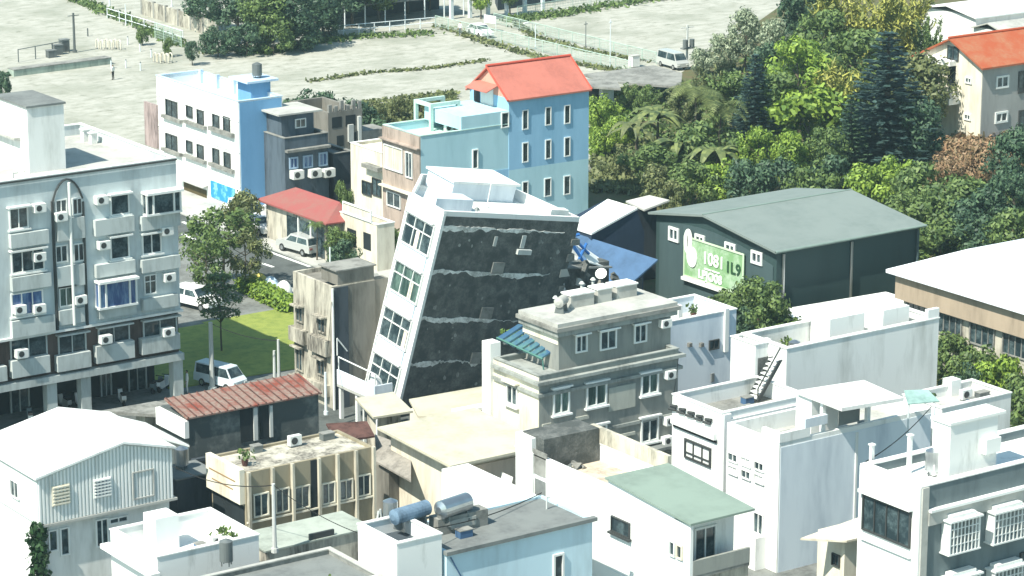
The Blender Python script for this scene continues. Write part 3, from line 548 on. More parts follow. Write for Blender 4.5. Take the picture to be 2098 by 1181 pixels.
# ================================================================== grey tiled building with setback storey
G = bldg('apartment_building', 'grey tiled building with cream left end, cornices and a setback top storey', 'building', (1105, 772), 8.6, 1390, 1012, wall=GREYT, roof=CONC, par=.6, cop=GREYB); rt = G.root
MB().fbox(G.L, .0, G.y1 - G.y0, 0, 8.5, .003, .05).build('cream_end', CREAM, rt)
for v, d in ((8.3, .35), (7.5, .22), (G.L.hit(1105, 905)[1], .1)):
    MB().box(G.x0 - d, G.x1 + d, G.y0 - d, G.y1 - .1, v - .2, v).build('cornice', GREYB, rt)
win(G, Face(G.L.at(0, 0, .05), G.L.U, G.L.V, G.L.N), (1040, 785, 1062, 830), fr=WHITE, mull=1, hood=.4, hm=CREAM, sill=True)
for r, pn in (((1132, 795, 1166, 848), GLASSG), ((1200, 783, 1242, 832), GLASSG), ((1312, 763, 1348, 808), GLASSG), ((1132, 888, 1168, 920), GLASS), ((1198, 872, 1242, 920), GLASSG), ((1312, 855, 1348, 905), GLASS)):
    win(G, G.R, r, fr=FRAME, pane=pn, mull=1, sill=True, hood=.25, w=.12)
for r in ((1246, 790, 1300, 838), (1175, 853, 1205, 860), (1110, 868, 1128, 885), (1240, 890, 1300, 896)): panel(G, G.R, r, 'sunlit_patch', mat('sunlit_patch_grey', (.42, .43, .38), dirt=.2), .1)  # sunlit patches on the shaded wall, put into the colour as lighter slabs
for a, b_ in ((1368, 765), (1366, 860), (1362, 900), (1270, 908)): ac(G, G.R, a, b_, .9)
panel(G, G.R, (1352, 930, 1388, 936), 'canopy', CONCL, .7); panel(G, G.R, (1290, 912, 1380, 918), 'canopy', CONCG, .9)
for r in ((990, 672, 1014, 862),):
    Fl = G.L; y0_ = lineY(1012, G.x0 - .8, 8.6); y1_ = lineY(988, G.x0 - .8, 8.6)
    MB().box(G.x0 - .3, G.x0 + .5, G.y1 - .02, G.y1 + .9, 0, 9.6).build('white_fin_wall', WHITE, rt)
# setback storey
q = P(1145, 657, 11.6); ux0, uy0 = q.x, q.y; ux1 = lineX(1375, uy0, 11.6); uy1 = lineY(1072, ux0, 11.6)
FU = Face((ux0, uy0, 0), (1, 0, 0), (0, 0, 1), (0, -1, 0)); FUL = Face((ux0, uy0, 0), (0, 1, 0), (0, 0, 1), (-1, 0, 0))
MB().box(ux0, ux1, uy0, uy1, 8.01, 10.6).build('setback_wall', GREYT, rt)
MB().fbox(FUL, .05, uy1 - uy0, 10.0, 10.58, .003, .04).build('cream_band', CREAM, rt)
MB().box(ux0 - .3, ux1 + .3, uy0 - .3, uy1 + .1, 10.602, 10.95).build('cornice', GREYB, rt)
MB().box(ux0 - .45, ux1 + .45, uy0 - .45, uy1 + .2, 10.952, 11.2).build('cornice', CONC, rt)
MB().box(ux0 - .3, ux1 + .3, uy0 - .3, uy1 + .1, 11.202, 11.45).build('roof', CONCL, rt)
for r, m1 in (((1178, 686, 1202, 722), 1), ((1228, 676, 1262, 716), 1), ((1298, 664, 1324, 702), 1)): win(G, FU, r, hood=.35, mull=m1, w=.1)
ac(G, FU, 1358, 660, .9)
MB().fbox(FU, -.2, ux1 - ux0 - .2, 8.3, 8.42, .4, .5).build('terrace_ledge', CONCL, rt)
# terrace canopy of blue green corrugated sheet
cr = thing('canopy', 'small blue green ribbed canopy over the terrace at the grey building\'s left end', 'canopy', P(1090, 715, 8.8))
c0, c1, c2, c3 = P(1018, 692, 9.5), P(1062, 664, 10.3), P(1168, 702, 9.9), P(1112, 736, 9.0)
c0, c1, c2, c3 = [q + Vector((-.0, 0, 0)) for q in (c0, c1, c2, c3)]
cr0 = MB(); nn = 7
for k in range(nn):
    f0, f1 = k / nn, (k + .7) / nn; L = lambda a, b, f: a + (b - a) * f
    cr0.slab([L(c0, c3, f0), L(c0, c3, f1), L(c1, c2, f1) + Vector((0, 0, .05)), L(c1, c2, f0)], .12)
cr0.build('canopy_sheet', mat('blue_green_sheet', (.035, .09, .17), dirt=.5, scale=.5, dcol=(.09, .2, .18), streak=False, rough=.4), cr)
fr_ = MB()
for a in (c0, c3): fr_.tube((a.x + .1, a.y, 8.0), a - Vector((0, 0, .1)), .05, n=6)
fr_.tube(c0, c3, .06, n=6).build('canopy_frame', mat('green_post', (.08, .2, .17), dirt=.1), cr)
for k in range(5):
    a = P(1035 + k * 24, 705 + k * 6, 8.3); pl = thing('potted_plant', ('leafy green potted plant on the terrace, %s from its left end' % ('first', 'second', 'third', 'fourth', 'fifth')[k]), 'plant', a, 'potted plants under the canopy')
    MB().tube(a, a + Vector((0, 0, .35)), .16, .2).build('pot', CONCG, pl); lf = MB(); rk = random.Random(k)
    for i in range(26):
        c = a + Vector((rk.gauss(0, .18), rk.gauss(0, .18), .45 + rk.random() * .5)); e = Euler((rk.random() * 6, rk.random() * 6, rk.random() * 6)).to_matrix(); lf.add([c + e @ Vector(v_) * .13 for v_ in ((-1, -.6, 0), (1, -.6, 0), (1, .6, 0), (-1, .6, 0))], [(0, 1, 2, 3)])
    lf.build('leaves', SCRUBG, pl)
# things on the top roof
TZ = 11.45
def roof_box(label, px, py, z, sx, sy, sz, mtl=CONCL, lid=True, name='water_tank', cat='water tank'):
    a = P(px, py, z); t = thing(name, label, cat, (a.x, a.y, z)); MB().box(a.x, a.x + sx, a.y, a.y + sy, z + .002, z + sz).build('tank_body', mtl, t)
    if lid: MB().box(a.x - .06, a.x + sx + .06, a.y - .06, a.y + sy + .06, z + sz + .002, z + sz + .09).build('lid', WHITE, t)
    return t
roof_box('low square concrete tank on the grey building roof, left of three', 1170, 633, TZ, 1.8, 1.0, .8); roof_box('low square concrete tank on the grey building roof, middle of three', 1225, 622, TZ, 1.1, 1.0, .85); roof_box('low square concrete tank on the grey building roof, right of three', 1264, 614, TZ, 1.6, 1.1, .8)
a = P(1150, 640, TZ); water_tank('lying pale cylinder at the left front of the grey building roof', (a.x, a.y, TZ), .32, 1.0, True, mtl=CONCL, rz=.6)
a = P(1232, 590, TZ); dsh = thing('satellite_dish', 'white satellite dish on the grey building roof', 'satellite dish', (a.x, a.y, TZ)); MB().tube((a.x, a.y, TZ), (a.x, a.y, TZ + .7), .05, n=6).build('mast', STEELD, dsh)
dm = Vector((-.6, -.5, .6)).normalized(); MB().tube(Vector((a.x, a.y, TZ + .9)), Vector((a.x, a.y, TZ + .9)) + dm * .15, .1, .38, n=16).build('dish', PLAST, dsh)
for k, (px, py) in enumerate(((1138, 630), (1192, 600), (1215, 592))):
    a = P(px, py, TZ); cl = thing('roof_vent', ('stubby white roof vent at the back left of the grey building roof', 'stubby roof vent behind the middle concrete tank', 'stubby roof vent beside the satellite dish')[k], 'vent', (a.x, a.y, TZ)); MB().tube(a, a + Vector((0, 0, .6)), .1).build('pipe', POLEM, cl); MB().tube(a + Vector((0, 0, .602)), a + Vector((0, 0, .75)), .2, .08).build('cap', POLEM, cl)

# pale blue block right of it
W1 = bldg('house', 'pale blue white block with open roof terrace behind the grey tiled building', 'building', (1400, 655), 8, 1509, 1375, wall=PBLUE, roof=CONCL, par=1.1, cop=WHITE, x0=P(1400, 655, 8).x - 4, y1=P(1400, 655, 8).y + 4.6)
win(W1, W1.R, (1452, 696, 1472, 716), fr=FRAMED, mull=1, w=.07); panel(W1, W1.R, (1482, 632, 1490, 720), 'drainpipe', PLAST, .2); panel(W1, W1.R, (1456, 765, 1462, 782), 'vent', CONCG, .1)
MB().box(W1.x0 + 5.2, W1.x0 + 5.5, W1.y0 + 2, W1.y0 + 4.2, 6.91, 8.3).build('terrace_wall', WHITE, W1.root)
for k, dx in enumerate((0, 1.2)): panel(W1, W1.R, (1408 + k * 24, 702, 1414 + k * 24, 710), 'wall_hook', CONC, .25)

# ================================================================== dark green hall
H = bldg('warehouse', 'large dark hall with grey green gable roof and a green signboard', 'warehouse', (1592, 512), 7.0, 1882, 1345, shell=False); rt = H.root
zE = 6.8; yr = lineY(1450, H.x0, 8.6); zR = H.L.hit(1450, 441)[1]; yR = H.L.hit(1450, 441)[0] + H.y0
MB().add([(x, y, z) for x in (H.x0, H.x1) for (y, z) in ((H.y0, 0), (H.y0, zE), (yR, zR - .15), (H.y1, zE), (H.y1, 0))],
         [(0, 1, 2, 3, 4), (9, 8, 7, 6, 5), (0, 5, 6, 1), (4, 3, 8, 9), (1, 6, 7, 2), (2, 7, 8, 3)]).build('wall', HALLG, rt)
e = .45; xs0, xs1 = H.x0 - .5, H.x1 + .4
MB().slab([(xs0, H.y0 - e, 7.0), (xs1, H.y0 - e, 7.0), (xs1, yR, zR + .1), (xs0, yR, zR + .1)], .18).slab([(xs0, H.y1 + e, 7.0), (xs0, yR + .003, zR + .1), (xs1, yR + .003, zR + .1), (xs1, H.y1 + e, 7.0)], .18).build('roof', HALLR, rt)
MB().tube((xs0, H.y0 - e, 6.95), (xs1, H.y0 - e, 6.95), .1, n=6).tube((xs0, yR, zR + .12), (xs1, yR, zR + .12), .07, n=6).build('roof_trim', mat('pale_green_trim', (.22, .29, .26), dirt=.1), rt)
# lighter slate front sheet with slightly arched top
fp = [(.35, .1), (.35, 5.6)]; W_ = H.y1 - H.y0
for k in range(9): f_ = k / 8; fp.append((.5 + (W_ - 1) * f_, 5.7 + 1.15 * math.sin(PI * min(1, f_ * .82 + .0)) * (1 if f_ < .95 else .9)))
fp += [(W_ - .5, .1)]
MB().slab([H.L.at(a, b, .06) for a, b in fp], .05, (-1, 0, 0)).build('front_sheet', HALLW, rt)
for r in ((1371, 466, 1392, 495), (1425, 481, 1445, 507), (1486, 498, 1508, 525), (1540, 515, 1563, 542)): win(H, Face(H.L.at(0, 0, .06), H.L.U, H.L.V, H.L.N), r, fr=FRAME, mull=1, w=.2)
for px in (1603, 1742, 1876):
    u = H.R.hit(px, 560)[0]; MB().tube(H.R.at(u, 0, .12), H.R.at(u, 6.6, .12), .11, n=6).build('drainpipe', STEEL if px != 1876 else HALLW, rt)
# signboard
Fs = Face(H.L.at(0, 0, .14), H.L.U, H.L.V, H.L.N); sg = thing('signboard', 'green signboard with white and dark lettering on the dark hall front', 'sign', Fs.at(*Fs.hit(1465, 560)))
u0, u1, v0, v1 = Fs.rect((1404, 502, 1526, 585)); MB().fbox(Fs, u0, u1, v0, v1, 0, .1).build('sign_panel', SIGNG, sg)
MB().frame(Fs, u0 - .05, u1 + .05, v0 - .05, v1 + .05, .14, .101, .16).build('sign_border', mat('pale_green_border', (.55, .68, .48), dirt=.2), sg)
W2_, H2_ = u1 - u0, v1 - v0
def oval(mb, cu, cv, a, b, n0, n1, n=18):
    p_ = [(cu + a * math.cos(2 * PI * i / n), cv + b * math.sin(2 * PI * i / n)) for i in range(n)]
    mb.add([Fs.at(x, y, n1) for x, y in p_] + [Fs.at(x, y, n0) for x, y in p_], [tuple(range(n))] + [(i, (i + 1) % n, n + (i + 1) % n, n + i) for i in range(n)])
em = MB(); oval(em, u1 - .5, v1 - .35, .5, 1.0, .103, .2); oval(em, u1 - 1.0, v1 - 1.5, .62, .8, .103, .19); em.build('emblem', SIGNW, sg)
em = MB(); oval(em, u1 - .5, v1 - .3, .08, .5, .203, .22, 8); em.build('emblem_slit', CONC, sg)
def text(body, size, cu, cv, mtl, name='lettering'):
    c = bpy.data.curves.new(name, 'FONT'); c.body = body; c.size = size; c.extrude = .02; c.align_x = 'CENTER'; c.align_y = 'CENTER'; c.offset = .025
    t = bpy.data.objects.new('tmp', c); COL.objects.link(t); dg = bpy.context.evaluated_depsgraph_get(); me = bpy.data.meshes.new_from_object(t.evaluated_get(dg)); bpy.data.objects.remove(t)
    m_ = MB(); m_.add([Fs.at(cu - v_.co.x, cv + v_.co.y, .14 + v_.co.z) for v_ in me.vertices], [tuple(p_.vertices) for p_ in me.polygons]); m_.build(name, mtl, sg)
text('1081', 1.35, u1 - W2_ * .50, v0 + H2_ * .60, SIGNW); text('1L9', 1.25, u0 + W2_ * .17, v0 + H2_ * .56, mat('dark_green_ink', (.02, .07, .03), dirt=0)); text('LPJO08', .95, u1 - W2_ * .45, v0 + H2_ * .17, SIGNW)
text('——', .9, u1 - W2_ * .48, v0 + H2_ * .36, SIGNW)
MB().fbox(Fs, u0 + 1.6, u1 + .15, v0 - .3, v0 - .06, .0, .3).build('sign_ledge', WHITE, sg)

# white shed, blue shed left of the hall
S1 = thing('shed', 'dark shed with bright white sloping roof between the leaning wall and the hall', 'shed', P(1250, 500))
a, b_, c, d = P(1163, 462, 6), P(1245, 408, 7.4), P(1306, 426, 7.4), P(1212, 478, 6)
MB().slab([a, d, c, b_], .16).build('roof', WHITE, S1)
q1 = P(1212, 478, 6); q2 = P(1306, 426, 7.4)
y0s = q1.y + .15; xe = H.x0 - .6
MB().add([(q1.x + .1, y0s, 0), (xe, y0s, 0), (xe, y0s, 5.4), (min(q2.x, xe - .5), y0s, 7.15), (q1.x + .1, y0s, 5.8), (q1.x + .1, q1.y + 4.5, 0), (xe, q1.y + 4.5, 0), (xe, q1.y + 4.5, 5.4), (min(q2.x, xe - .5), q1.y + 4.5, 7.15), (q1.x + .1, q1.y + 4.5, 5.8)],
         [(0, 1, 2, 3, 4), (5, 6, 7, 8, 9), (0, 1, 6, 5), (1, 2, 7, 6), (2, 3, 8, 7), (3, 4, 9, 8), (4, 0, 5, 9)]).build('wall', mat('navy_sheet_wall', (.025, .045, .08), dirt=.2), S1)
S2 = thing('shed', 'low shed with steel blue sloping roof in front of the dark shed', 'shed', P(1290, 560))
a, b_, c, d = P(1172, 484, 5.2), P(1345, 535, 3.6), P(1296, 578, 3.2), P(1225, 570, 3.8)
bA, bB, bC = P(1166, 474, 5.8), P(1348, 532, 4.6), P(1297, 577, 3.2); bn = (bB - bA).cross(bC - bA).normalized(); bF = Face(bA, (1, 0, 0), (0, 1, 0), bn)
def onp(px, py): d = ray(px, py); return CAM + d * ((bA - CAM).dot(bn) / d.dot(bn))
MB().slab([bA, bB, bC, onp(1215, 590), onp(1150, 510)], .14).build('roof', BLUESH, S2)
c = P(1240, 585, 3.2); MB().box(c.x + .4, c.x + 4, c.y + .6, c.y + 4.5, 0, 3.0).build('wall', DHOUSE, S2)
pass
S3 = thing('shed', 'small pale roofed shed behind the white shed and left of the hall roof', 'shed', P(1330, 430))
MB().slab([P(1282, 412, 6.2), P(1330, 400, 6.8), P(1372, 410, 6.8), P(1320, 430, 6.2)], .14).build('roof', CONCL, S3); c = P(1320, 430, 6.0); MB().box(c.x - .5, c.x + 1.5, c.y + .3, c.y + 2.5, 0, 5.95).build('wall', DHOUSE, S3)

# ================================================================== long low building at right edge
LR = thing('factory', 'long low building with broad white hipped roof and beige wall at the right edge', 'building', P(2098, 760))
a = P(1815, 552, 7.2); xL = a.x; yf = a.y; zt = 7.2
q = P(1985, 510, 9.2); yn = yf - 34
MB().slab([(xL, yf, zt), (xL, yn, zt), (q.x + 1, yn, 9.2), (q.x, q.y, 9.2)], .25).slab([(xL, yf, zt), (q.x, q.y, 9.2), (q.x + 14, q.y, 9.2), (xL + 22, yf, zt)], .25).slab([(q.x + 1.003, yn, 9.2), (xL + 20.6, yn, 9.1), (xL + 20.6, q.y - .003, 9.1), (q.x + .003, q.y - .003, 9.2)], .25).build('roof', mat('white_roof_sheet', (.74, .78, .83), dirt=.06, rough=.5), LR)
Fw = Face((xL + .5, yf - .5, 0), (0, -1, 0), (0, 0, 1), (-1, 0, 0)); zb = Fw.hit(1900, 632)[1]
MB().box(xL + .5, xL + 20, yn, yf - .5, zb, zt - .26).build('upper_wall', TANW, LR); MB().box(xL + 1.0, xL + 20, yn, yf - .9, 0, zb).build('lower_wall', CREAMD, LR)
for k in range(8):
    u = .8 + k * 3.3; Fw2 = Face((xL + 1.0, yf - .5, 0), (0, -1, 0), (0, 0, 1), (-1, 0, 0)); win(LR, Fw2, {'uv': (u, u + 2.5, zb - 1.7, zb - .1)}, fr=CONC, mull=3, root=LR, w=.1)
# small orange brick box by it
ob = thing('brick_box', 'small tan brick utility box below the long building', 'utility box', P(2085, 760)); c = P(2062, 765, 0); MB().box(c.x, c.x + 1.6, c.y, c.y + 1.4, 0, 1.9).build('box_wall', mat('tan_brick', (.5, .32, .2), dirt=.3), ob); MB().box(c.x - .1, c.x + 1.7, c.y - .1, c.y + 1.5, 1.902, 2.0).build('box_lid', CONC, ob)

# ================================================================== white buildings right
W2 = bldg('house', 'long white flat roofed house with high parapet and outdoor stair, in front of the hall', 'building', (1612, 716), 8.6, 1924, 1590, wall=WHITED, roof=CONCL, par=1.5, pt=.3, cop=WHITE, y1=P(1612, 716, 8.6).y + 4.5); rt = W2.root
MB().box(W2.x0 + 5.5, W2.x0 + 8.5, W2.y0 + 2.2, W2.y0 + 4.1, 7.11, 9.2).build('roof_room', WHITE, rt)
MB().box(W2.x1 - 3.5, W2.x1 - 1.2, W2.y0 + 1.6, W2.y0 + 4, 7.11, 9.3).build('roof_room', WHITE, rt)
MB().box(W2.x1 - 1.0, W2.x1, W2.y0, W2.y0 + .3, 8.68, 9.3).build('raised_corner', WHITE, rt)
q = P(1562, 735, 8.6); xs = lineX(1515, W2.y0, 8.0)
W2b = bldg('stair_house', 'white stair block at the left end of the long white house', 'building', (1548, 708), 8.6, 1600, 1514, wall=WHITE, roof=CONC, par=.7, x1=W2.x0 - .02, y1=P(1548, 708, 8.6).y + 2.5)
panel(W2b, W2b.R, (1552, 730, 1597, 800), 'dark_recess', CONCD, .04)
st = thing('stair', 'dark metal outdoor stair with white treads beside the long white house', 'stair', P(1552, 824, 7.02)); B0 = P(1552, 824, 7.02); s0 = Face((W2b.x0, B0.y, 0), (1, 0, 0), (0, 0, 1), (0, -1, 0))
pA, pB = s0.hit(1552, 822), s0.hit(1598, 738)
for n_ in (0, -.9): MB().hexa([s0.at(pA[0] + dx, pA[1] + dz, n_ + dn) for dx, dz, dn in ((-.14, 0, 0), (.14, 0, 0), (.14, 0, .1), (-.14, 0, .1))] + [s0.at(pB[0] + dx, pB[1] + dz, n_ + dn) for dx, dz, dn in ((-.14, 0, 0), (.14, 0, 0), (.14, 0, .1), (-.14, 0, .1))]).build('stringer', FRAMED, st)
for n_ in (0.02,): MB().tube(s0.at(pA[0], pA[1] + .8, n_), s0.at(pB[0], pB[1] + .8, n_), .05, n=6).tube(s0.at(pA[0], pA[1], n_), s0.at(pA[0], pA[1] + .8, n_), .05, n=6).build('handrail', FRAMED, st)
for k in range(9):
    f_ = (k + .5) / 9; u = pA[0] + (pB[0] - pA[0]) * f_; v = pA[1] + (pB[1] - pA[1]) * f_; MB().fbox(s0, u - .2, u + .2, v, v + .08, -.8, -.002).build('tread', WHITE, st)
wt_ = water_tank('upright steel water tank on the stair block roof', (P(1628, 700, 8.2).x, P(1628, 700, 8.2).y, 7.12), .38, .8)
a = P(1570, 712, 7.9); water_tank('small low pale tank on the stair block roof', (a.x, a.y, 7.9), .3, .3, mtl=PLAST)
LW = thing('shed', 'low shed with flat white roof between the hall and the long white house', 'shed', P(1700, 660))
MB().slab([P(1608, 650, 3), P(1612, 632, 3), P(1815, 598, 3), P(1862, 612, 3), P(1862, 640, 3), P(1700, 680, 3)], .2).build('roof', WHITE, LW); c = P(1700, 680, 2.8); MB().box(c.x + .2, c.x + 4, c.y + .5, c.y + 3, 0, 2.79).build('wall', WHITED, LW)
W3 = bldg('shop_house', 'white shop house with open roof yard and dark ornamental sign on its front', 'building', (1480, 848), 8.0, 1655, 1378, wall=WHITE, roof=CONC, par=1.0, cop=WHITE); rt = W3.root
win(W3, W3.L, (1404, 908, 1458, 948), fr=FRAMED, pane=PLAST, mull=2, trans=.3, w=.13)
MB().fbox(W3.L, .4, W3.y1 - W3.y0 - .2, W3.L.hit(1430, 885)[1], W3.L.hit(1430, 872)[1], .003, .3).build('ledge', WHITE, rt); MB().fbox(W3.L, .4, W3.y1 - W3.y0 - .2, W3.L.hit(1430, 893)[1], W3.L.hit(1430, 889)[1], .003, .1).build('dark_line', FRAMED, rt)
orn = MB(); rk = random.Random(5)
for k in range(5):
    u = .9 + k * .85; v = W3.L.hit(1430, 852)[1]; orn.tube(W3.L.at(u, v + .1, .1), W3.L.at(u + .55, v + .02, .12), .1, n=6); orn.tube(W3.L.at(u + .1, v - .15, .1), W3.L.at(u + .75, v - .2, .12), .09, n=6)
orn.build('ornament', FRAMED, rt)
MB().fbox(W3.R, .6, W3.x1 - W3.x0 - .2, .3, 6.7, .003, .02).build('recessed_side', PBLUE, rt); MB().fbox(W3.R, 0, .55, 0, 7.95, .003, .2).fbox(W3.R, .55, W3.x1 - W3.x0, 6.9, 7.6, .003, .2).build('frame_trim', WHITE, rt)

W4 = bldg('house', 'tall white house with pale blue side wall and a roof shed, front right', 'building', (1597, 908), 8.0, 1908, 1490, wall=WHITE, roof=CONCL, par=1.0, cop=None, pt=.25); rt = W4.root
MB().fbox(W4.R, .1, W4.x1 - W4.x0, .0, 7.7, .003, .03).build('side_wall', PBLUE, rt)
MB().box(W4.x0 - .02, W4.x0 + 2.3, W4.y0 - .04, W4.y0 + .25, 8.002, 8.55).box(W4.x0 - .02, W4.x0 + .25, W4.y0 + .26, W4.y0 + 1.6, 8.002, 8.55).build('raised_parapet', WHITE, rt)
MB().box(W4.x0 + 1.9, W4.x0 + 3.6, W4.y0 - .04, W4.y0 + .25, 8.552, 9.1).build('raised_parapet', PBLUE, rt)
for i, cxp in enumerate((1503, 1530, 1557)):
    for j, dy in enumerate((0, 26)): win(W4, W4.L, (cxp - 10, 928 + i * 9 + dy, cxp + 10, 947 + i * 9 + dy), fr=WHITE, mull=1, pane=GLASS if (i + j) % 2 == 0 else PLAST, w=.07)
win(W4, W4.L, (1545, 1050, 1566, 1098), fr=FRAME, mull=1)
MB().fbox(W4.L, 1.0, 2.7, -.2, 2.0, .01, .8).build('porch', WHITE, rt)
uu = W4.R.hit(1838, 900)[0]
for a_, b_ in ((1750, 12),): MB().fbox(W4.R, W4.R.hit(1752, 900)[0], W4.R.hit(1752, 900)[0] + .15, .3, 7.6, .031, .12).build('drainpipe', PLAST, rt)
# roof shed on W4
rs = thing('roof_shed', 'open roof shed with flat white slab roof on the tall white house', 'roof shed', P(1720, 880, 7)); zS = 10.0
MB().slab([P(1632, 800, zS), P(1725, 836, zS), P(1852, 815, zS), P(1770, 779, zS)], .22).build('roof_slab', WHITED, rs)
c = P(1725, 836, zS); py_ = max(c.y + .3, W4.y0 + .3); MB().box(c.x + .3, c.x + .55, py_, py_ + .25, 7.01, zS - .23).box(c.x + 3.8, c.x + 4.05, py_, py_ + .25, 7.01, zS - .23).build('post', WHITE, rs)
MB().box(c.x + .3, c.x + 2.4, max(c.y + 2.6, py_ + 1), max(c.y + 4.2, py_ + 2.4), 7.01, zS - .23).build('inner_wall', WHITE, rs); MB().box(c.x + 1.6, c.x + 3.2, py_, py_ + .08, 8.1, 9.5).build('grey_panel', CONCG, rs)
a = P(1680, 865, 7.2); water_tank('small upright steel tank under the roof shed', (a.x, a.y, 7.01), .35, .7)
cb = thing('canopy', 'small glassy green canopy at the right of the roof shed', 'canopy', P(1880, 820, 9)); MB().slab([P(1852, 800, 9.6), P(1860, 828, 9.2), P(1925, 822, 9.2), P(1900, 798, 9.6)], .06).build('canopy_sheet', mat('pale_green_plastic', (.3, .45, .42), dirt=.2, rough=.2), cb)
for px in (1862, 1915): a = P(px, 826, 9.1); MB().tube((a.x, a.y, 7), (a.x, a.y, 9.1), .06, n=6).build('post', RAILW, cb)
W5 = bldg('house', 'white flat roofed house with roof clutter behind the tall white house, at right', 'building', (1930, 838), 7.6, 2072, 1850, wall=WHITED, roof=CONCL, par=.6, cop=WHITE)
MB().box(W5.x1 - 2.2, W5.x1 - 1.4, W5.y0 + 3, W5.y0 + 3.8, 7.01, 8).build('roof_box', WHITE, W5.root)

# ================================================================== charcoal building bottom right
DR = bldg('apartment_building', 'charcoal building with white street front, corner roof and barred bay windows', 'building', (1888, 1000), 11, 2098, 1765, wall=DGREY, roof=WHITE, par=.5, pt=.35, cop=WHITE, x1=-17); rt = DR.root
MB().fbox(DR.L, -.05, DR.y1 - DR.y0, 0, 10.98, .003, .12).build('white_front', WHITED, rt)
MB().fbox(DR.R, 0, .45, 0, 10.98, .003, .14).build('corner_pier', CONCL, rt)
za = DR.R.hit(1895, 1050)[1]; MB().fbox(DR.R, .45, DR.x1 - DR.x0, za, za + .14, .003, .35).build('white_ledge', WHITE, rt); MB().fbox(DR.R, .45, DR.x1 - DR.x0, za - .75, za - .05, .003, .2).build('grey_band', CONCL, rt)
F0 = Face(DR.L.at(0, 0, .12), DR.L.U, DR.L.V, DR.L.N); win(DR, F0, (1768, 1030, 1868, 1105), fr=FRAMED, pane=GLASS, mull=3, w=.1); panel(DR, F0, (1765, 1020, 1872, 1027), 'ledge', WHITE, .3); panel(DR, F0, (1765, 1118, 1868, 1124), 'ledge', WHITE, .15)
for r in ((1925, 1058, 1988, 1122), (2016, 1040, 2082, 1100), (1925, 1176, 1988, 1240), (2016, 1158, 2082, 1220), (2108, 1022, 2170, 1084)):
    u0, u1, v0, v1 = DR.R.rect(r); u0 += .12; g = MB().fbox(DR.R, u0 - .1, u1 + .1, v0 - .08, v0, .01, .75).fbox(DR.R, u0 - .12, u1 + .12, v1, v1 + .1, .01, .85).fbox(DR.R, u0, u0 + .08, v0, v1, .01, .7).fbox(DR.R, u1 - .08, u1, v0, v1, .01, .7)
    for k in range(9): a = u0 + (u1 - u0) * k / 8 - .03; g.fbox(DR.R, a, a + .06, v0, v1, .66, .72)
    for v in (.25, .5, .75): g.fbox(DR.R, u0, u1, v0 + (v1 - v0) * v, v0 + (v1 - v0) * v + .05, .67, .71)
    g.fbox(DR.R, u0 + .2, u1 - .2, v1 + .102, v1 + .3, .05, .6)
    o = g.build('barred_bay', FRAME, rt); MB().fbox(DR.R, u0 + .09, u1 - .09, v0 + .01, v1 - .01, .02, .12).build('pane', mat('curtained_pane', (.34, .38, .38), dirt=.5, scale=2, dcol=(.15, .18, .18), rough=.3), o)
win(DR, DR.R, (2088, 1130, 2110, 1166), fr=FRAMED, mull=1)
# roof room
q = P(1948, 872, 13.6); rr = thing('roof_room', 'white roof room on the charcoal building beside the steel tank', 'roof room', (q.x, q.y, 10.5)); rx_ = lineX(2045, q.y, 13.6); ry_ = lineY(1912, q.x, 13.6)
MB().box(q.x, rx_, q.y, ry_, 10.52, 13.6).build('wall', WHITE, rr); MB().box(q.x - .1, rx_ + .5, q.y - .1, ry_ + .1, 13.602, 13.75).build('roof', WHITE, rr); FQ = Face((q.x, q.y, 0), (1, 0, 0), (0, 0, 1), (0, -1, 0)); panel(None, FQ, (2010, 895, 2040, 925), 'wall_box', WHITE, .4, root=rr)
a = P(1912, 970, 10.6); water_tank('upright shiny steel water tank on the charcoal building roof', (a.x, a.y, 10.52), .45, 1.1)
for k, (px, py, h_) in enumerate(((1785, 958, 1.2), (1862, 968, 2.0))):
    a = P(px, py, 10.6); po = thing('roof_post', ('short white post on the corner roof by its left edge', 'taller white post on the corner roof near the steel tank')[k], 'post', a); MB().box(a.x, a.x + .2, a.y, a.y + .2, 10.52, 10.6 + h_).build('post_shaft', WHITE, po); MB().box(a.x - .05, a.x + .25, a.y - .05, a.y + .25, 10.602 + h_, 10.68 + h_).build('post_cap', WHITE, po)
# small cream shed left of it
cs = thing('shed', 'small cream shed with sloping cream roof against the charcoal building front', 'shed', P(1720, 1160))
c = P(1735, 1108, 4.6); xq = DR.x0 - .2; MB().slab([P(1640, 1103, 4.6), c, P(1790, 1095, 4.6) , P(1768, 1057, 5.0)], .12).build('roof', CREAM, cs)
wq = P(1660, 1115, 4.4); MB().box(c.x + .3, c.x + 2.4, c.y + .5, c.y + 2.8, 0, 4.38).build('wall', CREAM, cs); win(None, Face((c.x + .3, c.y + .5, 0), (0, 1, 0), (0, 0, 1), (-1, 0, 0)), (1706, 1135, 1722, 1160), fr=FRAMED, root=cs, w=.07)
a = P(1816, 1172, 0); hy = P(1816, 1160, 2.5); water_tank('grey upright tank in front of the charcoal building', (hy.x - .6, hy.y, 1.6), .38, .9, mtl=STEELD)

